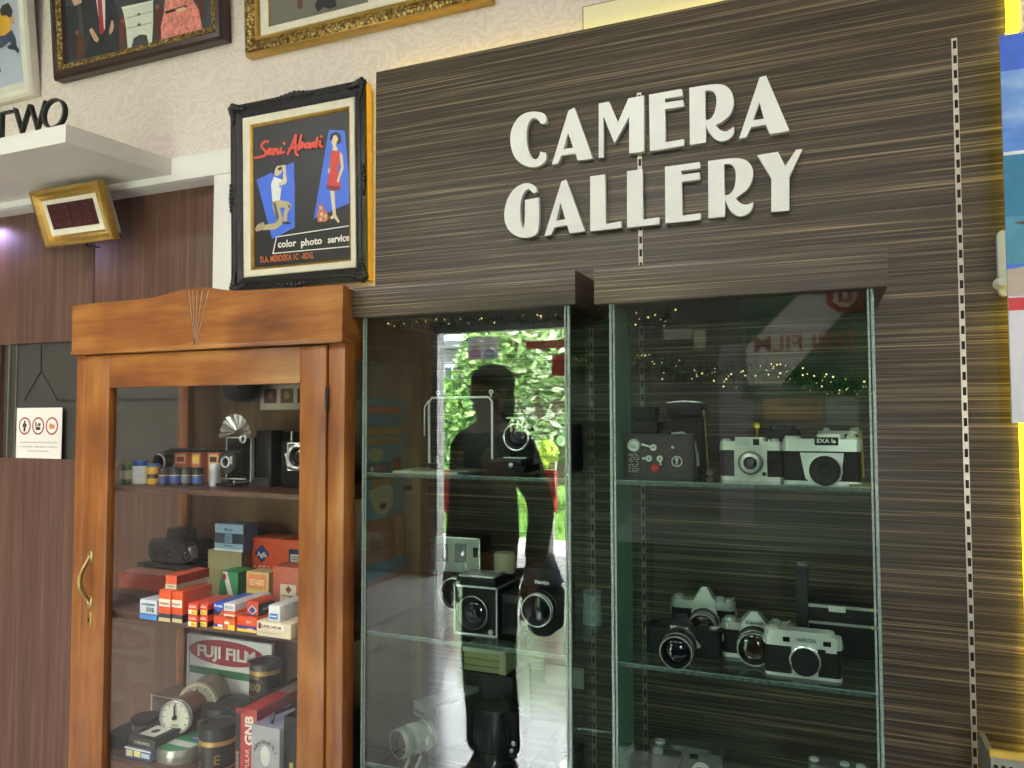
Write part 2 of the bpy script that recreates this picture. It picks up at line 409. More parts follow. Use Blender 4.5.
for a, b in ((DOORX0-.01, DOORX0+.035), (DOORX1-.035, DOORX1+.01)): mb.box(a, b, YB-.13, YB+.012, 0, DOORZ, ALU)
mb.box(DOORX0, DOORX1, YB-.13, YB+.012, DOORZ-.04, DOORZ+.01, ALU); struct(mb.build('trim_6'))
mb = MB()
for a, b, c, d in ((SWX0, SWX0+.04, SWZ0, SWZ1), (SWX1-.04, SWX1, SWZ0, SWZ1), (SWX0, SWX1, SWZ0, SWZ0+.04), (SWX0, SWX1, SWZ1-.04, SWZ1), ((SWX0+SWX1)/2-.02, (SWX0+SWX1)/2+.02, SWZ0, SWZ1)): mb.box(a, b, YB-.11, YB-.05, c, d, ALU)
mb.box(SWX0, SWX1, YB-.083, YB-.078, SWZ0, SWZ1, PANEC); struct(mb.build('window_added'))  # added window, out of view, lets in frontal daylight

# brown laminate door with its dark window
DY = 1.995
wl, wr = -3.02, -2.085
wz0, wz1 = 1.345, 1.792
mb = MB()
seam = -2.508
for a, b in ((-4.2, seam-.002), (seam+.002, -1.859)):
    mb.box(a, b, DY, DY+.04, wz1, 2.306, DOORLAM, bev=.001); mb.box(a, b, DY, DY+.04, 0, wz0, DOORLAM, bev=.001)
mb.box(-4.2, wl, DY, DY+.04, wz0, wz1, DOORLAM); mb.box(wr, -1.859, DY, DY+.04, wz0, wz1, DOORLAM)
mb.box(-4.2, -1.859, DY+.04, DY+.06, 0, 2.306, mat('33302c', .6))
struct(mb.build('door_1'))
mb = MB()
mb.box(wl, wr, DY+.018, DY+.024, wz0, wz1, mat('47453f', .18, 0, .05, 6, name='dark_door_window'))
mb.box(wl+.035, wl+.042, DY+.008, DY+.018, wz0, wz1, mat('6e6c62', .4)); mb.box(wl+.075, wl+.08, DY+.012, DY+.018, wz0, wz1, mat('63615a', .4))
q = at(41, 371, DY+.015); q2 = at(24, 400, DY+.015); q3 = at(57, 400, DY+.015); q0 = at(41, 345, DY+.015)
for a, b in ((q0, q), (q, q2), (q, q3)): mb.tube([a, b], .0018, mat('2e2d2a', .7), 6)
mb.box(q3.x, wr, DY+.012, DY+.018, q3.z-.006, q3.z+.001, mat('1d1c1a', .6))
struct(mb.build('window_1'))

# notice taped to the door window
a = at(17, 408, DY-.002); b = at(61, 459, DY-.002); nw, nh = b.x-a.x, a.z-b.z
mb = MB(); mb.box(0, nw, 0, .0015, 0, nh, mat('e9e4da', .6, 0, .02)); MF = FACE(0, 0, 0)
for i, u in enumerate((.19, .49, .79)):
    decorate(mb, MF @ T(Vector((0, 0, .0002))), nw, nh, [('e', u, .64, .135, .175, '9c3a40'), ('e', u, .64, .108, .142, 'efe9df')])
    if i == 0: decorate(mb, MF @ T(Vector((0, 0, .0009))), nw, nh, [('e', u, .72, .02, .028, '1c1c22'), ('r', u-.022, .53, u+.022, .695, '1c1c22'), ('r', u-.045, .62, u+.045, .68, '1c1c22')])
    if i == 1: decorate(mb, MF @ T(Vector((0, 0, .0009))), nw, nh, [('r', u-.05, .56, u+.05, .62, '2b2b33'), ('e', u+.03, .67, .03, .03, '2b2b33'), ('r', u-.06, .62, u-.035, .72, '2b2b33')])
    if i == 2: decorate(mb, MF @ T(Vector((0, 0, .0009))), nw, nh, [('e', u-.02, .63, .035, .06, 'd99455'), ('e', u+.04, .63, .025, .05, 'd99455')])
    c1, s1 = math.cos(R_(-50)), math.sin(R_(-50))
    mb.raw([((u*nw + (l*c1-t*s1)*.013), (.64*nh + (l*s1+t*c1)*.013), .0018) for l, t in ((-1, -.12), (1, -.12), (1, .12), (-1, .12))], [(0, 1, 2, 3)], mat('9c3a40', .5), MF, False)
for k, (tx, wd) in enumerate((('DILARANG MASUK SELAIN KARYAWAN', .82), ('& DILARANG MEROKOK / MAKAN', .84), ('DI DALAM RUANG', .45))):
    mb.text(tx, .0075, mat('6d6660', .6), MF @ T(Vector((nw*.5, nh*(.30-.085*k), .0004))), .0001, 'CENTER', width=wd*nw)
tag(mb.build('notice_sheet', None, (a.x, DY-.002, b.z)), 'white paper notice with three round prohibition symbols taped on the dark door window', 'sign')

# white canopy shelf with the standing letters T W O
CX1 = -2.07; CZ0, CZ1 = 2.331, 2.386
tag(MB().prism([(-4.6, 1.56), (-2.094, 1.56), (-2.048, 1.9145), (-4.6, 1.9145)], CZ0, CZ1, mat('d9d6cf', .5, 0, .03, 6, name='canopy_white')).build('canopy_shelf'),
    'white box shelf projecting from the wallpapered wall above the brown door', 'shelf')
LET = mat('20241f', .35, 0, .1, 30, name='dark_letter'); LETF = mat('55564f', .25, .3, .1, 30, name='letter_face')
for ch, x0, x1, yt, yb in (('T', -9, 13, 110, 141), ('W', 14, 47, 103, 138), ('O', 43, 66.5, 98, 131)):
    YL = 1.572; a = at(x0, yb, YL); b = at(x1, yt, YL); hgt = (b.z-a.z)*1.18
    o_ = MB(); cu_w = b.x-a.x
    o_.text(ch, hgt*1.37, LET, FACE(a.x+cu_w/2, YL, CZ1+.0005), .007, 'CENTER', bold=-.0032, width=cu_w)
    o = o_.build('sign_letter'); 
    zmin = min(v.co.z for v in o.data.vertices); o.location.z = CZ1 - zmin
    tag(o, {'T': 'dark free-standing letter T at the frame edge on the white shelf', 'W': 'dark free-standing letter W in the middle of TWO on the white shelf', 'O': 'dark round free-standing letter O at the end of the white shelf'}[ch], 'letter', 'letters standing on the white shelf')

# ------------------------------------------------------------------ framed pictures
def frame(root, x0, x1, z0, z1, yb, rings, name='frame'):
    """mitred frame swept round a rectangle; rings are (inset, height off the wall, material)"""
    mb = MB(); prev = None
    for (ins, dep, m) in rings:
        y = yb-dep
        cur = [mb.bm.verts.new(p) for p in ((x0+ins, y, z0+ins), (x1-ins, y, z0+ins), (x1-ins, y, z1-ins), (x0+ins, y, z1-ins))]
        if prev:
            i = mb.mi(m)
            for k in range(4):
                F = mb.bm.faces.new((prev[k], prev[(k+1) % 4], cur[(k+1) % 4], cur[k])); F.material_index = i; F.smooth = True
        prev = cur
    return mb.build(name, root)
TILT = [0.0, 0.0]
def tp(px, py, Y):                                             # a point on a picture that leans out at the top, in the picture's own upright frame
    z0_, a_ = TILT; q = math.tan(a_); d = at(px, py, 1.0)-EYE
    k = (Y + (z0_-EYE.z)*q)/(d.y+d.z*q); z = EYE.z+k*d.z
    return Vector((k*d.x, Y, z0_+(z-z0_)/math.cos(a_)))
def art(mb, pts, Y, col, lift=0):
    P = [tp(x, y, Y) for x, y in pts]
    mb.raw([(p.x, Y-lift, p.z) for p in P], [tuple(range(len(P)))], mat(col, .4, 0, .05) if isinstance(col, str) else col, None, False)

def ornate():
    m, nt, p = nm('ornate_gilt'); N = nt.nodes.new; L = nt.links.new; tc = N('ShaderNodeTexCoord')
    v = N('ShaderNodeTexVoronoi'); v.inputs['Scale'].default_value = 95; v.inputs['Randomness'].default_value = .8; L(tc.outputs['Object'], v.inputs['Vector'])
    n = N('ShaderNodeTexNoise'); n.inputs['Scale'].default_value = 60; L(tc.outputs['Object'], n.inputs['Vector'])
    mx = N('ShaderNodeMix'); mx.inputs['Factor'].default_value = .4; L(v.outputs['Distance'], mx.inputs['A']); L(n.outputs['Fac'], mx.inputs['B'])
    L(ramp(nt, mx.outputs['Result'], [(.25, 'd9c288'), (.40, 'a98d50'), (.54, '7d6332'), (.68, '523d1a')]), p.inputs['Base Color'])
    b = N('ShaderNodeBump'); b.inputs['Strength'].default_value = .9; b.inputs['Distance'].default_value = .006; b.invert = True
    L(mx.outputs['Result'], b.inputs['Height']); L(b.outputs['Normal'], p.inputs['Normal'])
    p.inputs['Metallic'].default_value = .6; p.inputs['Roughness'].default_value = .35; return m
GOLDL = ornate()
# dark framed family portrait
a = at(54.5, 84, 1.895); b = at(231.5, 43, WY); x0, x1, z0 = a.x, b.x, b.z; z1 = z0+.62; TILT[:] = [z0, R_(4.5)]
DKW = mat('33211a', .3, 0, .2, 40, name='dark_frame_wood')
t = thing('framed_portrait', 'dark wooden frame with gilt inner border holding a seated family portrait', 'picture', ((x0+x1)/2, WY, z0), rx=TILT[1])
def rel(o, t):
    o.matrix_parent_inverse = Matrix.Translation(-t.location)
o = frame(t, x0, x1, z0, z1, WY, [(0, 0, DKW), (0, .035, DKW), (.008, .045, DKW), (.022, .047, DKW), (.03, .040, DKW), (.032, .042, GOLDL), (.05, .034, GOLDL), (.053, .028, DKW), (.058, .022, DKW)]); rel(o, t)
Yp = WY-.021; mb = MB(); mb.box(x0+.05, x1-.05, Yp, Yp+.004, z0+.05, z1-.05, mat('3c4246', .3, 0, .1, 5))
s4 = lambda pts: [(x/4.267, y/4.267) for x, y in pts]
art(mb, s4([(262, 262), (262, 30), (330, 20), (345, 240)]), Yp, '262c33', .0005)
art(mb, s4([(325, 250), (332, 130), (345, 120), (360, 180), (352, 245)]), Yp, '5a3022', .001)
art(mb, s4([(340, -20), (470, -40), (500, 30), (520, 130), (530, 215), (360, 245), (385, 150), (352, 60)]), Yp, '23262c', .0012)
art(mb, s4([(408, -30), (450, -35), (450, 120), (440, 140), (420, 60)]), Yp, 'd6d3d0', .0015)
art(mb, s4([(418, 0), (436, -4), (446, 130), (436, 158), (428, 140)]), Yp, 'a32c36', .002)
art(mb, s4([(380, 125), (395, 118), (424, 165), (418, 180), (404, 172)]), Yp, 'cf9f80', .002)
art(mb, s4([(478, 85), (492, 90), (484, 130), (470, 150), (468, 130)]), Yp, 'cf9f80', .002)
art(mb, s4([(508, 80), (530, 60), (542, 90), (534, 205), (512, 215)]), Yp, '5c3122', .0016)
art(mb, s4([(524, 40), (655, 5), (655, 100), (650, 193), (638, 196), (628, 148), (600, 146), (572, 162), (560, 214), (548, 219), (540, 120), (530, 60)]), Yp, 'cfd3c6', .002)
art(mb, s4([(540, 75), (652, 45), (652, 50), (541, 80)]), Yp, '9ea295', .0025); art(mb, s4([(542, 120), (652, 92), (652, 97), (543, 125)]), Yp, '9ea295', .0025)
art(mb, s4([(660, 40), (690, 15), (702, 60), (690, 178), (664, 140)]), Yp, '55291f', .0016)
art(mb, s4([(845, 0), (870, -5), (876, 60), (860, 90)]), Yp, '55291f', .0016)
art(mb, s4([(708, -20), (800, -40), (850, 40), (868, 135), (690, 180), (688, 110), (702, 50)]), Yp, mat('d07d72', .5, 0, .35, 90), .002)
art(mb, s4([(705, 48), (800, 20), (800, 30), (710, 60)]), Yp, '2a2023', .0026)
art(mb, s4([(750, 40), (790, 28), (800, 42), (765, 52)]), Yp, 'd9a888', .003)
for q_ in ((596, 62), (597, 106)): art(mb, s4([(q_[0]-6, q_[1]-5), (q_[0]+6, q_[1]-8), (q_[0]+6, q_[1]+3), (q_[0]-6, q_[1]+6)]), Yp, '4a4a44', .0035)
art(mb, s4([(526, 40), (655, 8), (660, 0), (520, 30)]), Yp, 'e2e5da', .003)
for q_ in ([(356, 60), (400, 40), (384, 130), (362, 170)], [(470, 20), (500, 30), (510, 120), (492, 130)]): art(mb, s4(q_), Yp, '2e3138', .0022)
art(mb, s4([(425, 150), (445, 140), (450, 200), (430, 215)]), Yp, '191b20', .0022)
art(mb, s4([(300, -20), (345, -20), (352, 10), (320, 25)]), Yp, 'cfa385', .0025)
for q_ in ((330, 140), (525, 90), (672, 30)): art(mb, s4([(q_[0]-9, q_[1]), (q_[0], q_[1]-14), (q_[0]+12, q_[1]-4), (q_[0]+4, q_[1]+12)]), Yp, '8a5540', .0025)
o = mb.build('print', t); rel(o, t)

# gilt framed picture, over the panel
a = at(246, 52.5, 1.90); b = at(495, 5, WY); x0, x1, z0 = a.x, b.x, b.z; z1 = z0+.8; TILT[:] = [z0, R_(2.5)]
t = thing('framed_picture', 'ornate gilt frame with cream mount hanging above the black poster frame', 'picture', ((x0+x1)/2, WY, z0), rx=TILT[1])
o = frame(t, x0, x1, z0, z1, WY, [(0, 0, GOLDP), (0, .03, GOLDP), (.006, .040, GOLDP), (.02, .046, GOLDL), (.042, .034, GOLDL), (.045, .038, GOLDP), (.053, .036, GOLDP), (.058, .026, GOLDP), (.062, .026, IVORY), (.085, .020, IVORY), (.088, .016, GOLDP)]); rel(o, t)
Yp = WY-.015; mb = MB(); mb.box(x0+.08, x1-.08, Yp, Yp+.004, z0+.08, z1-.08, mat('6d6a62', .3, 0, .15, 4))
art(mb, [(297, 2), (302, -12), (303, 8), (298, 9)], Yp, '5b3a2a', .001)
art(mb, [(315, 6), (322, -14), (332, -14), (337, 6), (330, 9), (324, 7), (318, 12)], Yp, '1c1d20', .001)
art(mb, [(368, 1), (373, -8), (377, -1), (372, 4)], Yp, 'd8d4cc', .001)
o = mb.build('print', t); rel(o, t)

# white framed photograph at the picture edge
b = at(41, 97, WY); x1, z0 = b.x, b.z; x0 = x1-.62; z1 = z0+.8; TILT[:] = [z0, R_(6)]
WFR = mat('d8d4c8', .4, 0, .05, 20, name='white_frame')
t = thing('framed_photograph', 'white moulded frame with a pale photo of a child in a yellow shirt', 'picture', ((x0+x1)/2, WY, z0), rx=TILT[1])
o = frame(t, x0, x1, z0, z1, WY, [(0, 0, WFR), (0, .03, WFR), (.008, .04, WFR), (.025, .042, WFR), (.03, .034, WFR), (.045, .03, WFR), (.05, .022, WFR), (.062, .02, WFR), (.065, .014, WFR)]); rel(o, t)
Yp = WY-.013; mb = MB(); mb.box(x0+.06, x1-.06, Yp, Yp+.004, z0+.06, z1-.06, mat('aab3c6', .3, 0, .15, 3))
s4 = lambda pts: [(x/4.0, y/4.0) for x, y in pts]
art(mb, s4([(-40, 60), (-5, 45), (40, 70), (45, 120), (30, 150), (-40, 160)]), Yp, 'd7a32f', .001)
art(mb, s4([(-40, 150), (20, 140), (48, 118), (64, 150), (70, 195), (55, 190), (40, 165), (10, 190), (-40, 195)]), Yp, '39465f', .0014)
art(mb, s4([(0, 40), (10, 20), (35, 10), (52, 40), (46, 75), (25, 60), (8, 62)]), Yp, '2f2a2c', .0014)
art(mb, s4([(38, 70), (58, 62), (62, 92), (44, 100)]), Yp, 'c99a7e', .0018)
art(mb, s4([(30, 185), (55, 172), (78, 195), (75, 215), (62, 200), (35, 195)]), Yp, '2a2d38', .0018)
art(mb, s4([(-8, 275), (3, 270), (6, 285), (-6, 290)]), Yp, '3a3d48', .0014)
o = mb.build('print', t); rel(o, t)

# black ornate frame with the printed poster
YF = 1.888
a = at(231, 290.5, YF); b = at(367, 281, YF); x0, x1, z0 = a.x, b.x, (a.z+b.z)/2; TILT[:] = [z0, R_(1.7)]; z1 = (tp(366.5, 78.5, YF).z+tp(228, 105, YF).z)/2
CARVE = mat('141416', .38, 0, .3, 60, .9, 55, name='carved_black')
t = thing('framed_poster', 'carved black frame with cream mount around the Seni Abadi color photo service poster', 'picture', ((x0+x1)/2, WY, z0), rx=TILT[1])
o = frame(t, x0, x1, z0, z1, WY, [(.004, 0, GOLDP), (.004, .030, GOLDP), (.0, .034, CARVE), (.002, .041, CARVE), (.012, .046, CARVE), (.02, .040, CARVE), (.026, .043, CARVE), (.036, .036, CARVE), (.044, .030, CARVE), (.046, .026, CARVE)]); rel(o, t)
YFc = WY-.042
for (cx, sx) in ((x0+.012, 1), (x1-.012, -1)):                # carved leaf corners and centre clasps
    for (cz, sz) in ((z0+.012, 1), (z1-.012, -1)):
        mb = MB()
        for k in range(5):
            mb.ell((cx+sx*.011*k, YFc, cz-sz*.006+sz*.003*k), (.011, .008, .013-.0014*k), CARVE, seg=10, rings=6); mb.ell((cx-sx*.006+sx*.003*k, YFc, cz+sz*.011*k), (.013-.0014*k, .008, .011), CARVE, seg=10, rings=6)
        rel(mb.build('corner_carving', t), t)
    mb = MB()
    for k in range(-3, 4): mb.ell((cx-sx*.006, YFc, (z0+z1)/2+.013*k), (.011-.0014*abs(k), .008, .01), CARVE, seg=10, rings=6)
    rel(mb.build('centre_carving', t), t)
for cz, sz in ((z0+.012, 1), (z1-.012, -1)):
    mb = MB()
    for k in range(-4, 5): mb.ell(((x0+x1)/2+.016*k, YFc, cz-sz*(.007-.0012*abs(k))), (.011, .008, .012-.0012*abs(k)), CARVE, seg=10, rings=6)
    rel(mb.build('centre_carving', t), t)
o = frame(t, x0+.044, x1-.044, z0+.044, z1-.044, WY, [(0, .02, IVORY), (0, .032, IVORY), (.003, .034, IVORY), (.022, .026, IVORY), (.023, .027, GOLDP), (.030, .022, GOLDP), (.032, .016, GOLDP)], 'mount'); rel(o, t)
Yp = WY-.017; mb = MB(); mb.box(x0+.07, x1-.07, Yp, Yp+.004, z0+.07, z1-.07, mat('1e1e20', .4, 0, .1, 10, name='poster_black'))
za = lambda pts: [(240+x/7.677, 90+y/7.677) for x, y in pts]     # traced on the poster's upper half
zb = lambda pts: [(240+x/6.985, 180+y/6.985) for x, y in pts]    # and on its lower half
BLU = '3f6fe6'
art(mb, za([(128, 688), (415, 550), (418, 700)]) + zb([(383, 20), (383, 330), (225, 412)]), Yp, BLU, .0004)
art(mb, za([(683, 305), (806, 310), (838, 680)]) + zb([(765, 160), (515, 270)]), Yp, BLU, .0004)
SK = 'd9c9a8'
# kneeling photographer
art(mb, za([(262, 560), (300, 550), (330, 565), (332, 590), (318, 640), (290, 660), (262, 650), (250, 600)]), Yp, SK, .0008)
art(mb, za([(247, 612), (255, 572), (285, 549), (320, 550), (336, 570), (322, 580), (290, 582), (274, 606), (266, 648), (252, 640)]), Yp, '141418', .0022)
art(mb, za([(292, 600), (322, 588), (328, 606), (300, 622)]), Yp, '2a2a30', .0022)
art(mb, za([(326, 580), (352, 572), (356, 640), (362, 700), (350, 722), (300, 735), (298, 715), (330, 695), (335, 640)]), Yp, SK, .0012)
art(mb, za([(262, 665), (300, 680), (332, 690), (300, 730), (312, 760)]) + zb([(295, 20), (280, 140), (228, 150), (218, 30)]), Yp, 'dfe3e2', .001)
art(mb, zb([(228, 148), (280, 140), (340, 150), (365, 180), (335, 230), (330, 290), (305, 290), (305, 230), (320, 190), (280, 195), (300, 270), (295, 310), (250, 345), (160, 350), (150, 318), (245, 300), (262, 280), (230, 190)]), Yp, 'b5ab82', .0012)
art(mb, zb([(232, 160), (250, 155), (275, 260), (262, 290)]), Yp, '5e5a45', .0016); art(mb, zb([(330, 165), (362, 185), (345, 200)]), Yp, '5e5a45', .0016)
art(mb, zb([(105, 345), (125, 310), (165, 292), (180, 320), (165, 345), (120, 360)]), Yp, 'a59a78', .0014)
art(mb, zb([(300, 295), (330, 288), (362, 298), (345, 308), (305, 306)]), Yp, '25252a', .0014)
# woman in a red dress with a small dog
art(mb, za([(700, 370), (720, 345), (745, 345), (755, 380), (735, 425), (750, 445), (748, 470), (712, 470), (715, 430), (702, 400)]), Yp, SK, .0008)
art(mb, za([(690, 380), (700, 335), (740, 320), (770, 340), (782, 390), (765, 415), (740, 410), (756, 375), (740, 345), (720, 350), (702, 400)]), Yp, '18181c', .0012)
art(mb, za([(700, 478), (715, 462), (765, 470), (778, 520), (752, 610), (775, 720), (770, 755), (668, 740), (690, 600)]) + zb([(610, 45)]), Yp, 'cf3a30', .001)
art(mb, za([(770, 470), (790, 500), (798, 600), (775, 660), (758, 715), (744, 700), (760, 650), (778, 590), (768, 520)]), Yp, SK, .0014)
art(mb, za([(680, 605), (695, 590), (690, 640), (676, 635)]), Yp, SK, .0014)
art(mb, zb([(608, 35), (705, 45), (700, 70), (650, 75), (610, 62)]), Yp, '7b2420', .0014)
art(mb, zb([(632, 76), (662, 76), (665, 150), (672, 240), (698, 290), (688, 300), (660, 265), (640, 275), (630, 262), (650, 240), (640, 150)]), Yp, SK, .0012)
for pts in ([(545, 165), (560, 175), (580, 165), (585, 200), (610, 225), (622, 265), (600, 290), (545, 292), (540, 230), (552, 200)],): art(mb, zb(pts), Yp, 'c77a4a', .0012)
for pts in ([(560, 235), (580, 225), (575, 260)], [(590, 245), (605, 240), (600, 270)], [(555, 270), (570, 262), (570, 288)], [(555, 190), (575, 185), (570, 205)]): art(mb, zb(pts), Yp, 'ead9c4', .0016)
def stroke(pts, wpx, col, lift=.0012):
    for p, q in zip(pts, pts[1:]):
        d = Vector((q[0]-p[0], q[1]-p[1])); d.normalize(); n = Vector((-d.y, d.x))*wpx/2; d *= wpx/2
        art(mb, [(p[0]-d.x+n.x, p[1]-d.y+n.y), (q[0]+d.x+n.x, q[1]+d.y+n.y), (q[0]+d.x-n.x, q[1]+d.y-n.y), (p[0]-d.x-n.x, p[1]-d.y-n.y)], Yp, col, lift+.00002*stroke.n); stroke.n += 1
stroke.n = 0
RED = 'd9452f'
# brush script Seni Abadi, traced in strokes
SC = [[(215, 395), (190, 395), (160, 430), (195, 465), (205, 490), (180, 510), (120, 520)], [(215, 480), (240, 465), (235, 450), (215, 470), (222, 492), (250, 488)],
      [(262, 455), (262, 495)], [(262, 465), (290, 450), (290, 490), (305, 485)], [(318, 450), (316, 485), (340, 478)], [(340, 408), (344, 412)],
      [(372, 490), (400, 430), (432, 350)], [(432, 350), (428, 430), (435, 490), (450, 500)], [(385, 455), (450, 430)],
      [(475, 350), (455, 455)], [(455, 455), (490, 430), (485, 400), (460, 425)], [(540, 410), (510, 415), (500, 440), (530, 445), (545, 410), (545, 445)],
      [(600, 372), (590, 440)], [(590, 405), (565, 410), (562, 435), (592, 430)], [(622, 395), (618, 430), (638, 435)], [(630, 358), (634, 362)]]
def soften(p):
    for _ in range(2):
        if len(p) < 3: return p
        q = [p[0]]
        for a_, b_ in zip(p, p[1:]): q += [(a_[0]*.75+b_[0]*.25, a_[1]*.75+b_[1]*.25), (a_[0]*.25+b_[0]*.75, a_[1]*.25+b_[1]*.75)]
        p = q+[p[-1]]
    return p
for s_ in SC: stroke(za(soften(s_)), 2.5, RED)
WHT = 'ece9e2'
stroke(zb([(775, 320), (262, 398), (237, 514), (775, 464)]), 1.1, WHT)
def script(txt, p0, p1, hpx, col, bold):                        # words on the slanted baseline of the print
    A = tp(*p0, Yp); B = tp(*p1, Yp); U = tp(p0[0], p0[1]-hpx, Yp)
    hh = U.z-A.z
    M = Matrix(((1, 0, 0, A.x), (0, 0, -1, Yp-.0012), ((B.z-A.z)/(B.x-A.x), 1, 0, A.z), (0, 0, 0, 1)))
    mb.text(txt, hh*1.6, mat(col, .45), M, .0001, 'LEFT', bold=hh*.045, width=B.x-A.x)
script('color', (278, 247.5), (296.5, 246), 6.2, WHT, 1); script('photo', (301, 246), (322, 243.5), 6.2, WHT, 1); script('service', (328, 243), (349.5, 240.4), 6.2, WHT, 1)
script('D.A. MERDEKA 1C  -BDG.', (260.5, 262.5), (314, 258), 5.2, 'c96a35', 1)
o = mb.build('poster', t); rel(o, t)

# ------------------------------------------------------------------ digital clock leaning out under the canopy
Yb = 1.87; bl, br = at(46.5, 248.5, Yb), at(115.5, 240.5, Yb)
uT = at(29, 191.5, 1.0); Yt = Yb*(bl.x/ Yb)/uT.x; tl = at(29, 191.5, Yt)
cw = br.x-bl.x; chh = math.hypot(Yb-Yt, tl.z-bl.z); rxc = math.atan2(Yb-Yt, tl.z-bl.z)
t = thing('digital_clock', 'gilt framed digital clock leaning out under the white shelf', 'clock', ((bl.x+br.x)/2, Yb, bl.z), rx=rxc)
frame(t, -cw/2, cw/2, 0, chh, .02, [(0, 0, GOLDP), (0, .018, GOLDP), (.004, .026, GOLDP), (.014, .028, GOLDP), (.024, .017, GOLDP), (.032, .021, GOLDP), (.042, .012, GOLDP)])
mb = MB(); ix0, ix1, iz0, iz1 = -cw/2+.033, cw/2-.033, .033, chh-.033
mb.box(ix0-.002, ix1+.002, .006, .012, iz0-.002, iz1+.002, IVORY); mb.build('mount', t)
mb = MB(); dx0, dx1, dz0, dz1 = ix0+.028, ix1-.026, iz0+.028, iz1-.022
mb.box(dx0, dx1, .003, .008, dz0, dz1, mat('3d0c0f', .5, 0, .1, 20, name='dark_red_display'))
SEG = mat('5a2529', .3, 0, .05, name='unlit_segment'); dw = (dx1-dx0)/5.2; dh = (dz1-dz0)*.66; zc = (dz0+dz1)/2
for k in range(4):
    xc = dx0 + dw*(.85+1.17*k); s_ = dw*.3; g = dw*.10
    for (ax, az, hor) in ((0, dh/2, 1), (0, 0, 1), (0, -dh/2, 1), (-s_, dh/4, 0), (s_, dh/4, 0), (-s_, -dh/4, 0), (s_, -dh/4, 0)):
        lx, lz = (s_*.8, g*.5) if hor else (g*.5, dh/4*.82)
        mb.box(xc+ax-lx, xc+ax+lx, .0015, .004, zc+az-lz, zc+az+lz, SEG)
mb.build('display', t)
mb = MB(); mb.box(-cw/2+.02, cw/2-.02, .02, .05, .02, chh-.02, mat('b9b6ad', .5)); mb.build('back_case', t)
mb = MB(); mb.tube([(-.01, .03, -.002), (-.008, .035, -.014), (.01, .04, -.016), (.03, .05, -.02)], .004, BLACK); mb.build('cable', t)
light('shelf_glow', 'AREA', 5.0, (-3.22, 1.945, 2.28), (0, 0, 0), (.62, .5, 1.0), shape='RECTANGLE', size=.30, size_y=.03)
# tube lamp under the shelf, behind the clock
t = thing('tube_lamp', 'small cold white tube lamp fixed in the head of the brown door recess', 'lamp', (-3.24, 1.958, 2.306-.022))
MB().cyl(.009, -.16, .16, emit('b9a2ff', 2.5), 'x').build('tube', t)
mb = MB(); mb.box(-.17, .17, -.012, .012, .010, .0215, WHITE, bev=.002); mb.build('housing', t)

# ------------------------------------------------------------------ laminate panel, slotted rails, light strips, letters
PX0, PX1, PZ1 = -1.211, .381, 2.526
sbox('wall_panel', PX0, PX1, PY, PY+.02, 0, PZ1, ZEBRA, .0008)
LEDM = emit('ffdb26', 6.0, 'yellow_led')
for nme, bx, lab in (('led_strip', (PX1+.003, PX1+.020, PY-.014, PY+.02, 0, 2.9), 'glowing yellow light strip running up beside the striped panel, partly behind the calendar'),
                     ('led_strip', (PX0+.006, PX1-.006, PY+.0205, PY+.032, PZ1-.018, PZ1+.0015), 'glowing yellow light strip tucked behind the top edge of the striped panel'),
                     ('led_strip', (PX0-.004, PX0+.008, PY+.0205, PY+.032, .5, PZ1-.02), 'glowing yellow light strip behind the striped panel edge beside the black poster frame')):
    mb = MB(); mb.box(*bx, LEDM); tag(mb.build(nme), lab, 'light strip', 'yellow light strips around the striped panel')
SLOT = mat('15130f', .8, 0, .1, name='slot_black'); RAIL = mat('b9b4a6', .35, .5, .08, 80, name='rail_metal')
for X_, zt, lab in ((.283, 2.334, 'slotted metal rail set in the striped panel, clear of the cases near the calendar'), (-.4215, 2.33, 'slotted metal rail set in the striped panel behind the white letters')):
    mb = MB(); mb.box(X_-.0055, X_+.0055, PY-.0015, PY+.004, .1, zt, RAIL)
    n = int((zt-.15)/.0333)
    for k in range(n): mb.box(X_-.0028, X_+.0038, PY-.0022, PY-.001, zt-.024-.0333*k, zt-.006-.0333*k, SLOT)
    tag(mb.build('slotted_rail'), lab, 'rail', 'slotted rails in the striped panel')
LW = mat('ebecea', .35, 0, .02, 10, name='white_acrylic'); LS = LW
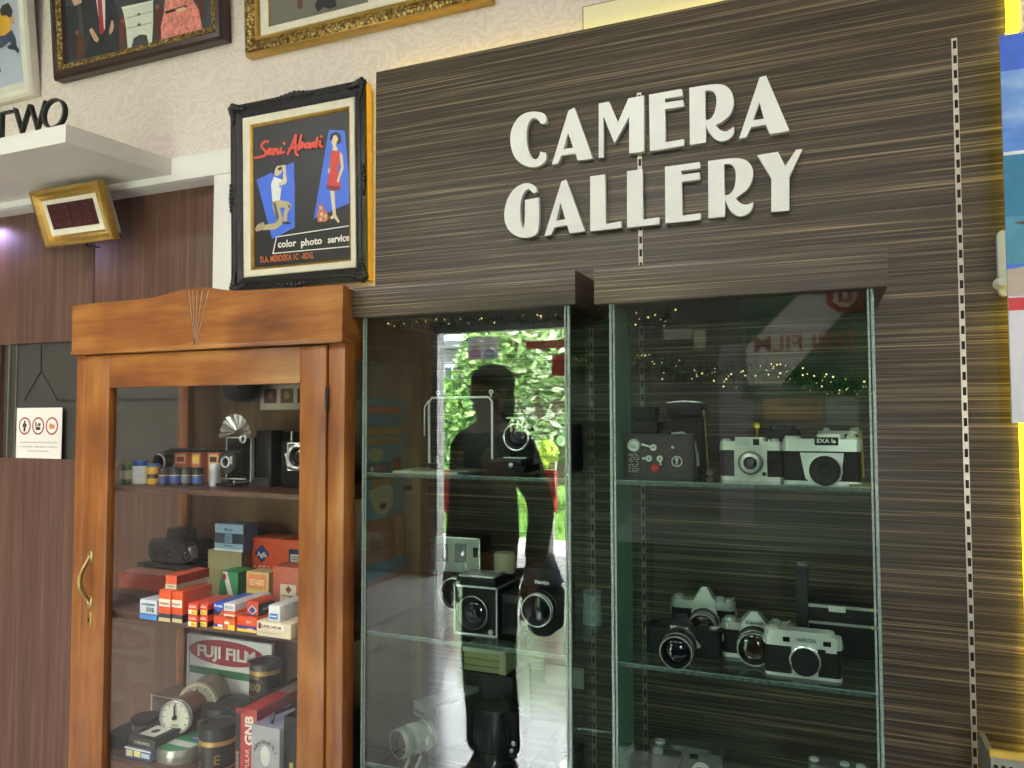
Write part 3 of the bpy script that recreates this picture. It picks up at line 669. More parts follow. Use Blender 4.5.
GL = [ # outlines traced on the letters; a third item marks a soft point
 ('C', [[(168, 171, 1), (178, 188, 1), (192, 186, 1), (195, 168, 1), (186, 153, 1), (150, 149, 1), (118, 160, 1), (96, 188, 1), (86, 225, 1), (91, 262, 1), (104, 291, 1), (128, 309, 1), (158, 315, 1), (182, 306, 1), (195, 290, 1), (193, 271), (176, 268), (172, 284, 1), (162, 292, 1), (148, 283, 1), (138, 255, 1), (135, 215, 1), (140, 185, 1), (152, 168, 1)]], 'first white letter C of CAMERA'),
 ('A', [[(210, 305), (258, 148), (276, 138), (330, 287), (285, 294), (279, 273), (238, 279), (228, 303)], [(245, 260), (272, 256), (257, 212)]], 'white letter A beside the C of CAMERA'),
 ('M', [[(347, 127), (377, 121), (403, 182), (434, 112), (480, 103), (480, 267), (436, 273), (436, 165), (393, 243), (361, 165), (361, 283), (347, 286)]], 'white letter M of CAMERA over the slotted rail'),
 ('E', [[(494, 101), (590, 84), (594, 104), (541, 112), (541, 124), (594, 116), (597, 135), (541, 143), (543, 240), (597, 231), (597, 250), (497, 266)]], 'white letter E of CAMERA'),
 ('R', [[(612, 81), (690, 68, 1), (722, 74, 1), (740, 98, 1), (743, 130, 1), (733, 160, 1), (706, 183, 1), (690, 189), (703, 206, 1), (722, 210, 1), (742, 194), (744, 214, 1), (728, 233, 1), (703, 239, 1), (682, 228, 1), (666, 206, 1), (661, 190), (661, 240), (614, 248)], [(659, 90), (682, 88, 1), (693, 110, 1), (688, 152, 1), (674, 173, 1), (660, 176)]], 'white letter R of CAMERA'),
 ('A', [[(758, 229), (818, 50), (837, 45), (906, 207), (848, 216), (836, 189), (793, 196), (779, 226)], [(799, 176), (831, 171), (817, 122)]], 'last white letter A of CAMERA'),
 ('G', [[(168, 385), (162, 367, 1), (136, 357, 1), (103, 371, 1), (80, 402, 1), (69, 445, 1), (73, 482, 1), (92, 509, 1), (125, 521, 1), (155, 517, 1), (173, 500, 1), (172, 402), (131, 409), (131, 470, 1), (127, 496, 1), (119, 482, 1), (116, 440, 1), (120, 405, 1), (131, 382, 1), (143, 375, 1), (150, 385, 1), (156, 390, 1)]], 'first white letter G of GALLERY'),
 ('A', [[(188, 515), (238, 355), (252, 349), (306, 500), (262, 507), (254, 483), (217, 489), (207, 512)], [(223, 470), (249, 465), (235, 418)]], 'white letter A of GALLERY'),
 ('L', [[(322, 340), (366, 334), (368, 480), (413, 471), (413, 490), (322, 501)]], 'first white letter L of GALLERY, beside its A'),
 ('L', [[(430, 325), (475, 319), (477, 466), (524, 460), (524, 480), (430, 490)]], 'second white letter L of GALLERY, on the slotted rail'),
 ('E', [[(541, 312), (642, 298), (644, 316), (588, 324), (589, 336), (642, 328), (644, 349), (590, 356), (592, 455), (645, 448), (645, 467), (542, 478)]], 'white letter E of GALLERY'),
 ('R', [[(667, 295), (745, 285, 1), (780, 291, 1), (799, 315, 1), (799, 345, 1), (786, 375, 1), (758, 397, 1), (748, 404), (762, 420, 1), (780, 424, 1), (800, 415), (797, 438, 1), (777, 457, 1), (750, 457, 1), (731, 441, 1), (719, 415, 1), (717, 405), (717, 458), (668, 463)], [(714, 305), (738, 303, 1), (750, 330, 1), (745, 375, 1), (731, 393, 1), (716, 396)]], 'white letter R of GALLERY'),
 ('Y', [[(811, 278), (872, 268), (893, 310), (925, 262), (943, 260), (905, 340), (905, 440), (852, 444), (852, 345)]], 'last white letter Y of GALLERY')]
YLF = 1.868
for ch, outl, lab in GL:
    pix = [[(480+x/2.926, 60+y/2.926) for x, y in smooth_outline(s_)] for s_ in outl]
    pts = [[(at(x, y, YLF).x, at(x, y, YLF).z) for x, y in s_] for s_ in pix]
    cx = sum(p[0] for p in pts[0])/len(pts[0]); cz = min(p[1] for p in pts[0])
    mb = MB(); mb.shape([[(x-cx, z-cz) for x, z in s_] for s_ in pts], .008, LW, FACE(0, 0, 0))
    o = mb.build('sign_letter', None, (cx, PY-.0081, cz)); tag(o, lab + ' on the striped panel', 'letter', 'white letters of the CAMERA GALLERY sign')

# ------------------------------------------------------------------ calendar, bracket and rack by the edge
YC = 1.822; a = at(999.5, 36, YC); b = at(1016.5, 423, YC); zr = at(1010, 296, YC).z; cwid = .40
def beach():
    m, nt, p = nm('beach_print'); tc = nt.nodes.new('ShaderNodeTexCoord'); n = nt.nodes.new('ShaderNodeTexNoise'); n.inputs['Scale'].default_value = 9; n.inputs['Detail'].default_value = 4
    mp = nt.nodes.new('ShaderNodeMapping'); mp.inputs['Scale'].default_value = (.6, 1, 1.6); nt.links.new(tc.outputs['Object'], mp.inputs['Vector']); nt.links.new(mp.outputs[0], n.inputs['Vector'])
    c = ramp(nt, n.outputs['Fac'], [(.35, '4f86dc'), (.5, '6f9fe6'), (.62, 'a9c6ee'), (.75, 'e6edf5')]); nt.links.new(c, p.inputs['Base Color']); p.inputs['Roughness'].default_value = .35; return m
t = thing('wall_calendar', 'wall calendar with a blue seaside photo over a white date pad', 'calendar', (a.x+cwid/2, YC, b.z))
H = a.z-b.z; hr = zr-b.z
mb = MB(); mb.box(-cwid/2, cwid/2, 0, .004, hr, H, mat('4a7be0', .35, 0, .08, 6)); D_ = []
W_ = cwid; Hp = H-hr; MP = FACE(-W_/2, 0, hr)
mb.raw([(0, .38*Hp, .0004), (W_, .38*Hp, .0004), (W_, .97*Hp, .0004), (0, .97*Hp, .0004)], [(0, 1, 2, 3)], beach(), MP, False)
decorate(mb, MP @ T(Vector((0, 0, .0004))), W_, Hp, [('r', 0, .86, 1, 1, '3f6fdd'), ('r', 0, .28, 1, .545, '2f7fa6'), ('r', 0, .535, 1, .548, 'dfe6e6'), ('r', 0, .12, 1, .30, '4d93b2'), ('p', [(0, .1), (.3, .13), (1, .2), (1, 0), (0, 0)], 'b9a99a'), ('p', [(.03, .275), (.5, .31), (1, .36), (1, .34), (.5, .285), (.1, .262)], '5b3d30'), ('r', .08, .2, .1, .28, '5b3d30'), ('r', .3, .2, .33, .3, '5b3d30')])
mb.build('picture_sheet', t)
mb = MB(); mb.box(-cwid/2+.001, cwid/2, .001, .007, 0, hr, mat('dcdce6', .5, 0, .02)); decorate(mb, FACE(-cwid/2+.001, .001, 0), cwid, hr, [('r', 0, .885, 1, .985, 'cf3a3f')]); mb.build('date_pad', t)
mb = MB()
for k in range(28): mb.tube([(-cwid/2+.010+.0143*k, .006, H-.006), (-cwid/2+.010+.0143*k, -.003, H-.003), (-cwid/2+.010+.0143*k, .001, H+.006), (-cwid/2+.010+.0143*k, .007, H+.002)], .0012, mat('e6e6ea', .4), 6)
mb.build('wire_binding', t)
# white plastic holder behind the calendar
c = at(1004, 292, 1.85); t = thing('plastic_holder', 'white plastic pivot holder beside the calendar edge', 'holder', (c.x, 1.884, c.z))
WP = mat('dcdcd6', .4, 0, .04, 20, name='white_plastic')
mb = MB(); mb.prism(rrect(.022, .14, .010, 5, .006, .065), 0, .016, WP, 'y'); mb.build('plate', t)
mb = MB(); mb.lathe([(0, .0), (.014, 0), (.014, .012), (.011, .024), (.011, .03), (.009, .033), (0, .033)], WP, 'y', (.000, 0, .022), 20); mb.build('knob', t)
# perforated metal rack corner
c = at(990.5, 750, 1.72); t = thing('metal_rack', 'perforated grey metal rack with a yellow top edge in the bottom corner of the view', 'rack', (c.x+.2, 1.78, 0))
PM = mat('a2a29a', .35, .5, .08, 60, name='rack_metal')
mb = MB(); mb.box(-.2, .2, -.06, -.056, 0, c.z-.012, PM); 
for i in range(12):
    for k in range(9):
        P = disc(.0042, 10, -.192+.0125*i+(k % 2)*.006, c.z-.03-.011*k); mb.raw([(x, -.0602, z) for x, z in P], [tuple(range(10))], SLOT, None, False)
mb.build('perforated_panel', t)
mb = MB(); mb.box(-.202, .2, -.063, -.054, c.z-.012, c.z, mat('c9a94a', .4, 0, .1)); mb.build('top_edge', t)
mb = MB(); mb.box(-.2, -.19, -.056, .06, 0, c.z-.012, PM); mb.box(.19, .2, -.056, .06, 0, c.z-.012, PM); mb.build('side_panel', t)
# ------------------------------------------------------------------ teak display cabinet
CXa, CXb = -1.890, -1.012; CYf, CYb = 1.46, 1.86
cab = thing('display_cabinet', 'orange-brown teak display cabinet with glazed door and carved fan on its header', 'cabinet', (0, 0, 0))
pr = [at(x, y, 1.44) for x, y in ((72, 306), (100, 302.5), (128, 300.3), (148, 298.5), (158, 296.6), (166, 294.2), (174, 291.8), (183, 289.6), (194, 288), (204, 287.5), (213, 288), (222, 289.4), (231, 290.6), (243, 290.7), (270, 289.2), (305, 287.2), (343, 284.7))]
prof = [(CXa, 1.674)] + [(CXa if i == 0 else p.x, p.z) for i, p in enumerate(pr)] + [(CXb, 1.674)]
mb = MB(); n = len(prof)
mb.raw([(x, y, z) for y in (1.44, 1.462) for x, z in prof], [tuple(range(n)), tuple(range(n, 2*n))[::-1]] + [(i, n+i, n+(i+1) % n, (i+1) % n) for i in range(n)], WOODH, None)
mb.box(CXa+.001, CXb-.001, 1.462, CYb, 1.674, 1.799, WOODH); mb.box(CXa-.002, CXb+.002, 1.437, 1.47, 1.671, 1.681, WOODH, bev=.003)
hd = mb.build('header', cab)
mb = MB(); FANC = mat('5c3a26', .6, 0, .2)
fb = at(194.3, 346.5, 1.4385); 
for px in (187.5, 191.5, 196, 201, 207.5):
    e = at(px, 290.5, 1.4385); mb.tube([(fb.x+(e.x-fb.x)*.02, 1.4395, fb.z), (e.x, 1.4395, e.z)], [.0008, .0016], FANC, 6)
    mb.tube([(fb.x+(e.x-fb.x)*.02+.0012, 1.4395, fb.z), (e.x+.0022, 1.4395, e.z)], [.0006, .001], mat('c9a382', .5), 6)
mb.build('carved_fan', hd)
def post(x0, x1, y0, y1, nm_='post'):
    MB().box(x0, x1, y0, y1, 0, 1.674, WOODV, bev=.002).build(nm_, cab)
post(-1.889, -1.855, 1.456, 1.50); post(-1.060, -1.015, 1.456, 1.50); post(-1.885, -1.853, CYb-.045, CYb); post(-1.047, -1.016, CYb-.045, CYb)
for xa, xb in ((-1.887, -1.862), (-1.042, -1.017)):
    for za_, zb_ in ((1.637, 1.70), (.42, .57)): mb = MB(); mb.box(xa, xb, 1.498, CYb-.04, za_, zb_, WOODH); mb.build('side_rail', cab)
    x = (xa+xb)/2; MB().box(x-.002, x+.002, 1.497, CYb-.042, .595, 1.64, PANEC).build('side_pane', cab)
MB().box(-1.855, -1.045, CYb-.022, CYb-.010, .42, 1.70, WOODD).build('back_panel', cab)
MB().box(-1.86, -1.04, 1.47, CYb-.02, 1.66, 1.70, WOODD).build('top_board', cab)
ZT, ZM, ZB = 1.315, .985, .60
for z, yf, tk in ((ZT, 1.492, .013), (ZM, 1.488, .020), (ZB, 1.478, .03)):
    MB().box(-1.86, -1.043, yf, CYb-.022, z-tk, z, SHELFW, bev=.0015).build('shelf', cab)
MB().box(-1.853, -1.06, 1.462, 1.50, .34, .435, WOODH, bev=.002).build('plinth_rail', cab)
dr = MB(); gx0, gx1, gz1, gz0 = -1.760, -1.138, 1.581, .53
dr.box(-1.8505, gx0, 1.452, 1.477, .44, 1.668, WOODV, bev=.002); dr.box(gx1, -1.0635, 1.452, 1.477, .44, 1.668, WOODV, bev=.002)
dr.box(gx0, gx1, 1.4525, 1.477, gz1, 1.668, WOODH, bev=.0015); dr.box(gx0, gx1, 1.4525, 1.477, .44, gz0, WOODH, bev=.0015)
door = dr.build('door', cab)
MB().box(gx0-.005, gx1+.005, 1.466, 1.470, gz0-.005, gz1+.005, PANEC).build('door_pane', door)
BRASS = mat('a58d58', .35, .8, .2, 80, name='worn_brass'); 
h0, h1 = at(90, 557, 1.45), at(89.5, 602, 1.45)
mb = MB(); n = 12
mb.tube([(h0.x + (h1.x-h0.x)*i/n, 1.45-.030*math.sin(PI*i/n), h0.z+(h1.z-h0.z)*i/n) for i in range(n+1)], [.0045+.002*math.sin(PI*i/n) for i in range(n+1)], BRASS)
for p in (h0, h1): mb.ell((p.x, 1.451, p.z), (.011, .004, .017), BRASS); mb.ell((p.x, 1.446, p.z), (.004, .003, .004), CHROME)
mb.build('handle', door)
k = at(89.5, 619, 1.452); mb = MB(); mb.ell((k.x, 1.452, k.z), (.009, .0025, .02), BRASS); mb.box(k.x-.0018, k.x+.0018, 1.4485, 1.451, k.z-.006, k.z+.004, SLOT); mb.build('keyhole_plate', door)
k = at(328.5, 399, 1.452); mb = MB(); mb.cyl(.004, k.z-.028, k.z+.028, DARKM, 'z', (-1.0612, 1.4515, 0), 12); mb.build('hinge', door)

# ------------------------------------------------------------------ its top shelf
def jar(name, label, px0, px1, pyt, pyb, body, lid, bands=(), z=ZT, lidh=.2, group=None, lidr=1.0, cat='canister', Y=None):
    P = on((px0+px1)/2, pyb, z) if Y is None else at((px0+px1)/2, pyb, Y); Y = P.y
    r = (at(px1, pyb, Y).x-at(px0, pyb, Y).x)/2*.92; h = at((px0+px1)/2, pyt, Y).z-z
    t = thing(name, label, cat, (at((px0+px1)/2, pyb, Y+r).x, Y+r, z), group=group)
    hb = h*(1-lidh)
    mb = MB(); pr_ = [(0, 0), (r*.9, 0), (r, r*.12)]
    for (a, b, c) in bands: pr_ += [(r, hb*a), (r, hb*b, c)]
    pr_ += [(r, hb*.96, body), (r*.93, hb, body), (0, hb, body)]
    mb.lathe(pr_, body); mb.build('body', t)
    if lid:
        mb = MB(); rl = r*lidr; mb.lathe([(0, hb), (rl*.98, hb), (rl, hb+.001), (rl, h-.002), (rl*.93, h), (rl*.5, h), (rl*.45, h-.001), (0, h-.001)], lid); mb.build('lid', t)
    return t
g_ = 'old film canisters on the cabinet top shelf'
PL = lambda c, r=.35, **k: mat(c, r, 0, .08, 60, **k)
cg = glass('clear_tumbler', (.9, .93, .92), .09)
jar('glass_tumbler', 'small clear glass tumbler at the end of the canister row, beside the door stile', 115, 121.5, 461, 483, cg, None, cat='tumbler')
jar('film_canister', 'green film canister with pale band in the canister row', 122, 132.5, 462, 484.5, PL('5d7a3a'), PL('8fa05a'), [(.25, .7, PL('c6c7a0'))], group=g_, lidh=.12)
jar('film_canister', 'tall white film canister with a blue cap', 134, 147, 461, 485, PL('d5d8d4'), PL('2c62b0'), group=g_, lidh=.22, lidr=.85)
jar('film_canister', 'yellow film canister with a blue cap', 148.5, 158.5, 464, 485, PL('d2a416'), PL('30508f'), [(.35, .6, PL('3a2b14'))], group=g_, lidh=.16)
NV, LBL = PL('28304c'), PL('b98d6a')
for i, (a, b, lab, c1, c2) in enumerate(((159.5, 169.5, 'dark blue film canister beside the yellow one', '2f3f7c', 'c08a72'), (170.5, 181, 'blue and white banded film canister, second of the dark four', '3b4d96', 'aab0c8'), (182, 191.5, 'grey-brown banded film canister, third of the dark four', '5a5f74', 'b39a86'), (193, 202.5, 'blue and cream film canister, last of the dark four', '3c57a2', 'c8b79c'))):
    jar('film_canister', lab, a, b, 468, 486, PL('2a2724'), PL('1d1d20'), [(.18, .58, PL(c1)), (.62, .70, PL(c2))], group=g_, lidh=.14)
for (a, b, lab) in ((173, 182.5, 'white-capped film canister behind the dark blue one'), (184.5, 194, 'white-capped film canister in the middle of the back row'), (199.5, 208.5, 'white-capped film canister at the end of the back row')):
    jar('film_canister', lab, a, b, 463, 480, PL('8b8e92'), PL('dfe0dc'), group='white-capped canisters in the back row', lidh=.35)
jar('film_canister', 'plain grey metal film canister beside the folding camera', 210, 220, 464, 487, mat('a4a8aa', .4, .4), mat('c9ccca', .35, .3), group=g_, lidh=.28)
for (a, b, lab, c2) in ((174.5, 186.5, 'small orange film box, first in the row behind the canisters', '9a3030'), (191.5, 200, 'small orange film box with a yellow stripe, middle of the row behind the canisters', 'e8c848'), (207.5, 219, 'small orange film box with a dark window, nearest the folding camera', '3a3028')):
    Y = 1.66; A = at(a, 452.5, Y); B = at(b, 470, Y)
    carton('film_box', lab, 'box', ((A.x+B.x)/2, Y, ZT), B.x-A.x, .035, A.z-ZT, 'c8704a', [('r', .12, .62, .88, .94, 'e6b08a'), ('r', .2, .7, .8, .86, c2)], group='orange film boxes behind the canisters')

# photographic camera kit ---------------------------------------------------------------
def slab(mb, w, d, z0, z1, m, r=.008, y=0.0, x=0.0): mb.prism(rrect(w, d, min(r, w/2.1, d/2.1), 4, x, y), z0, z1, m); return mb
def lens_parts(t, x, y, z, r, L, barrel, ringm=CHROME, front=LENSG, name='lens', grip=True, tilt=0.0):
    """lens along -y from the body front"""
    M = T(Vector((x, y, z))) @ Matrix.Rotation(tilt, 4, 'Z'); mb = MB()
    mb.lathe([(0, -.002), (r*1.06, -.002, ringm), (r*1.06, L*.12, ringm), (r*.92, L*.14, barrel), (r*.92, L*.3, barrel), (r*1.0, L*.33, barrel), (r*1.0, L*.62, barrel), (r*.95, L*.65, ringm), (r*.95, L*.72, ringm), (r*.99, L*.74, barrel), (r*.99, L*.985, barrel), (r*.97, L, ringm), (r*.91, L, ringm), (r*.89, L*.96, BLACK), (r*.76, L*.84, BLACK)], barrel, 'y', seg=36, M=M)
    if grip:
        for k in range(28):
            a = 2*PI*k/28; mb.boxc((r*1.0*math.cos(a), -L*.47, r*1.0*math.sin(a)), (.0016, L*.26, .0016), barrel, M)
    o = mb.build(name, t)
    mb = MB(); mb.lathe([(r*.77, L*.835), (r*.6, L*.885), (r*.35, L*.92), (0, L*.93)], front, 'y', seg=28, M=M); mb.build('front_element', o)
    return o
def dial(t, x, y, z, r, h, m, name='dial', ridge=True):
    mb = MB(); mb.lathe([(0, 0), (r, 0), (r, h*.8), (r*.85, h), (r*.4, h), (r*.36, h*.9), (0, h*.9)], m, 'z', (x, y, z), 20)
    if ridge:
        for k in range(18): a = 2*PI*k/18; mb.boxc((x+r*math.cos(a), y+r*math.sin(a), z+h*.4), (.001, .001, h*.7), m)
    return mb.build(name, t)
def strap_lugs(t, w, z, m=CHROME):
    for s in (-1, 1):
        mb = MB(); mb.ring(.006, .0013, 0, m, 'x', (s*(w/2+.002), 0, z), 16); mb.boxc((s*w/2, 0, z+.006), (.006, .006, .006), m); mb.build('strap_lug', t)
def slr(name, label, loc, w=.145, h=.092, d=.034, rz=0.0, top=SILVER, body=LEATHER, base=SILVER, prism_m=None, word=None, wordm='2a2a2a', lens_r=.033, lens_L=.055, lx=.004, barrel=BLACK, ringm=CHROME, front=LENSG, group=None, ph=.034, pw=.05):
    t = thing(name, label, 'camera', loc, rz, group)
    b0, b1 = h*.10, h*.68
    slab(MB(), w, d, b0, b1, body, .014).build('body', t)
    slab(MB(), w+.001, d+.002, 0, b0, base, .014).build('base_plate', t)
    mb = slab(MB(), w+.001, d+.002, b1, h*.86, top, .014); mb.build('top_plate', t)
    p = prism_m or top; mb = MB(); zt = h*.86; f = -d/2-.008
    M_ = T(Vector((lx, 0, 0)))
    mb.raw([(-pw/2, f, zt-.018), (pw/2, f, zt-.018), (pw/2, d/2, zt-.002), (-pw/2, d/2, zt-.002), (-pw*.46, f, zt), (pw*.46, f, zt), (pw*.5, d/2, zt), (-pw*.5, d/2, zt), (-pw*.10, f+.008, zt+ph*.72), (pw*.10, f+.008, zt+ph*.72), (pw*.15, d/2-.004, zt+ph*.66), (-pw*.15, d/2-.004, zt+ph*.66)],
           [(0, 1, 5, 4), (1, 2, 6, 5), (2, 3, 7, 6), (3, 0, 4, 7), (4, 5, 9, 8), (5, 6, 10, 9), (6, 7, 11, 10), (7, 4, 8, 11), (8, 9, 10, 11), (3, 2, 1, 0)], p, M_)
    mb.box(-.011, .011, -.004, d/2-.006, zt+ph*.68, zt+ph*.68+.004, DARKM, M_)
    pr_ = mb.build('prism_housing', t)
    if word:
        mb = MB(); mb.text(word, .0095, mat(wordm, .4), T(Vector((lx, f-.0008, zt+.001))) @ Matrix.Rotation(-math.atan2(.008, ph*.72), 4, 'X') @ FACE(0, 0, 0), .0004, 'CENTER', bold=.0004, width=pw*.60); mb.build('name_plate', pr_)
    mb = MB(); mb.prism(rrect(pw*1.05, h*.62, .012, 4, lx, h*.44), d/2-.001, d/2+.006, top if top is not BLACK else BLACK, 'y'); mb.build('mount_plate', t)
    lens_parts(t, lx, -d/2-.005, h*.42, lens_r, lens_L, barrel, ringm, front)
    dial(t, -w*.38, 0, h*.86, .0105, .008, top, 'rewind_knob'); dial(t, w*.27, 0, h*.86, .009, .008, DARKM if top is BLACK else top, 'shutter_dial')
    mb = MB(); mb.tube([(w*.40, 0, h*.86+.003), (w*.46, .004, h*.86+.004), (w*.47, .014, h*.86+.004)], .0025, CHROME); mb.cyl(.008, 0, .005, CHROME, 'z', (w*.40, 0, h*.86), 16); mb.build('advance_lever', t)
    mb = MB(); mb.cyl(.005, 0, .007, CHROME, 'y', (lx+pw*.62, -d/2, h*.40), 14); mb.tube([(lx+pw*.62, -d/2-.006, h*.40), (lx+pw*.56, -d/2-.008, h*.58)], .0022, CHROME); mb.build('timer_lever', t)
    strap_lugs(t, w, h*.60)
    return t

# folding camera with fan reflector
P = on(238, 486, ZT); Y = P.y+.02; A = at(227, 437, Y); B = at(251, 480, Y); wF, hF = B.x-A.x, A.z-ZT
t = thing('folding_camera', 'black folding camera with an opened silver fan flash reflector', 'camera', ((A.x+B.x)/2, Y, ZT))
mb = MB(); mb.box(-wF/2, wF/2, 0, .035, .006, hF, LEATHER, bev=.004)
for sx in (-1, 1): mb.box(sx*wF/2-.0015, sx*wF/2+.0015, -.002, .01, .008, hF, SILVER)
mb.box(-wF/2, wF/2, -.002, .01, hF-.003, hF, SILVER); mb.build('body', t)
mb = MB(); mb.prism(rrect(wF*.8, hF*.62, .006, 3, 0, hF*.5), .0, .018, BLACK, 'y', taper=.8); mb.prism(rrect(wF*.6, hF*.5, .006, 3, 0, hF*.5), .018, .036, mat('222226', .6), 'y', taper=.85); mb.build('bellows', t)
mb = MB(); mb.cyl(wF*.36, .036, .045, DARKM, 'y', (0, 0, hF*.5)); mb.ring(wF*.16, .0025, .046, CHROME, 'y', (-wF*.05, 0, hF*.5)); mb.lathe([(wF*.15, .045), (0, .050)], LENSG, 'y', (-wF*.05, 0, hF*.5)); mb.box(wF*.16, wF*.26, -.05, -.045, hF*.46, hF*.62, CHROME); mb.build('lens', t)
mb = MB(); 
for s in (-1, 1): mb.tube([(s*wF*.42, .0, .012), (s*wF*.42, -.055, .012)], .0018, CHROME); mb.ell((s*wF*.42, -.055, .014), (.004, .004, .004), CHROME)
mb.tube([(-wF*.6, -.03, .02), (wF*.6, -.03, .02)], .0018, CHROME); mb.box(-wF*.45, wF*.45, -.06, 0, .003, .009, BLACK, bev=.001); mb.build('lens_bed', t)
mb = MB(); nseg = 11; SF = mat('d9d9d4', .22, .85, .05, name='fan_reflector_metal')
for k in range(nseg):
    a0, a1 = PI*(1.02-1.04*k/nseg), PI*(1.02-1.04*(k+1)/nseg); am = (a0+a1)/2; R1 = .054
    c = (0, -.004, hF+.012); mb.raw([(c[0]+.010*math.cos(am), -.002, c[2]+.006*math.sin(am)), (R1*math.cos(a0), -.014, c[2]-.012+R1*1.15*math.sin(a0)), (R1*math.cos(am), -.019, c[2]-.012+R1*1.2*math.sin(am)), (R1*math.cos(a1), -.014, c[2]-.012+R1*1.15*math.sin(a1))], [(0, 1, 2), (0, 2, 3)], SF, None, False)
mb.build('fan_reflector', t, recalc=False)
mb = MB(); mb.ring(.009, .0035, .014, CHROME, 'y', (.026, 0, hF-.004)); mb.lathe([(.009, .012), (0, .016)], LENSA, 'y', (.026, 0, hF-.004)); mb.tube([(.02, 0, hF*.9), (.026, -.01, hF-.014)], .003, CHROME); mb.build('bulb_socket', t)
# black stand behind
Y = 1.64; A = at(253, 430, Y); B = at(268, 487, Y)
t = thing('tall_camera', 'tall black folded camera with a flared foot behind the fan flash camera', 'camera', ((A.x+B.x)/2+.01, Y, ZT))
mb = MB(); ww = (B.x-A.x); mb.box(-ww/2, ww/2, 0, .05, .02, A.z-ZT, BLACK, bev=.004); mb.build('body', t)
mb = MB(); mb.prism(rrect(ww*1.6, .08, .01, 3, 0, .02), 0, .022, BLACK, 'z', taper=.7); mb.build('foot', t)
# camera with bright ring
Y = 1.62; A = at(281, 441, Y); B = at(307, 487, Y); wK = .13; hK = at(285, 432, Y).z-ZT
t = thing('plate_camera', 'black camera with a bright ringed lens half hidden by the cabinet door frame', 'camera', (A.x+wK/2, Y, ZT))
mb = MB(); mb.box(-wK/2, wK/2, 0, .05, 0, hK-.02, LEATHER, bev=.004); mb.build('body', t)
lc = at(297.5, 457, Y-.02); lx, lz = lc.x-(A.x+wK/2), lc.z-ZT
mb = MB(); mb.prism(rrect(.075, .07, .004, 3, lx, lz), 0, .012, mat('4a4643', .5), 'y'); 
for sx in (-1, 1): mb.tube([(lx+sx*.0375, -.012, lz-.036), (lx+sx*.0375, -.012, lz+.036)], .0022, CHROME)
for sz in (-1, 1): mb.tube([(lx-.038, -.012, lz+sz*.035), (lx+.038, -.012, lz+sz*.035)], .0018, CHROME)
mb.build('lens_board', t)
mb = MB(); mb.ring(.029, .0045, .022, CHROME, 'y', (lx, 0, lz)); mb.lathe([(.029, .012), (.029, .022), (.02, .014), (.012, .018, LENSG), (0, .021, LENSG)], DARKM, 'y', (lx, 0, lz)); mb.build('lens', t)
for k_ in range(2):
    mb = MB()
    if k_ == 0: mb.tube([(lx-.028, -.008, lz+.035), (lx-.028, -.008, lz+.066)], .0035, CHROME)
    else: mb.ell((lx-.042, -.012, lz+.005), (.006, .005, .005), CHROME); mb.tube([(lx-.042, -.012, lz+.005), (lx-.034, -.014, lz-.02), (lx-.02, -.02, lz-.03)], .004, CHROME)
    mb.build('lever', t)
# dark camera lying behind the canisters and its ring
Y = 1.72; A = at(160, 449, Y); B = at(222, 470, Y)
t = thing('flat_camera', 'flat black camera lying behind the small orange film boxes', 'camera', ((A.x+B.x)/2, Y, ZT))
mb = MB(); slab(mb, B.x-A.x, .07, 0, A.z-ZT-.004, BLACK, .02, .035); mb.build('body', t)
mb = MB(); slab(mb, (B.x-A.x)*.86, .06, A.z-ZT-.004, A.z-ZT, DARKM, .02, .035); mb.ell((.02, .03, A.z-ZT), (.01, .01, .006), CHROME); mb.build('top_plate', t)
P = at(162, 462, 1.60); t = thing('lens', 'black lens with a bright rim standing behind the dark blue canister', 'lens', (P.x, 1.62, ZT))
mb = MB(); zz = P.z-ZT; mb.lathe([(0, 0), (.024, 0), (.024, .03), (.021, .034, CHROME), (.016, .03)], BLACK, 'y', (0, 0, zz)); mb.box(-.018, .018, -.03, 0, 0, zz-.015, BLACK); mb.build('barrel', t)
mb = MB(); mb.lathe([(.0165, .028), (0, .031)], LENSG, 'y', (0, 0, zz)); mb.build('front_element', t)
# paper with three portraits pinned to the back
Y = 1.836; A = at(260.5, 384, Y); B = at(305, 409.5, Y)
mb = MB(); W_, H_ = B.x-A.x+.04, A.z-B.z; mb.box(0, W_, 0, .0012, 0, H_, mat('bfb8ab', .7, 0, .05)); decorate(mb, FACE(0, 0, 0), W_, H_, [('r', .07, .25, .3, .8, '6b5142'), ('r', .37, .25, .6, .8, '6b5142'), ('r', .67, .25, .9, .8, '6b5142'), ('e', .185, .55, .05, .14, '9a7a64'), ('e', .485, .55, .05, .14, '9a7a64'), ('e', .785, .55, .05, .14, '9a7a64')])
tag(mb.build('portrait_sheet', None, (A.x, Y, B.z)), 'pale sheet with three small brown portraits pinned inside the cabinet', 'photo')
Y = 1.75; A = at(270, 432, Y); B = at(330, 480, Y)
t = thing('camera_case', 'dark leather camera case at the back of the top shelf', 'case', ((A.x+B.x)/2, Y, ZT)); mb = MB(); mb.box(-.09, .09, 0, .07, 0, A.z-ZT, mat('2b2523', .6, 0, .2, 40, .3), bev=.012); mb.build('body', t)
mb = MB(); mb.box(-.092, .092, -.003, .072, (A.z-ZT)*.66, (A.z-ZT)+.003, mat('241f1e', .6, 0, .2, 40), bev=.012); mb.ell((0, -.004, (A.z-ZT)*.62), (.007, .003, .007), BRASS); mb.build('flap', t)
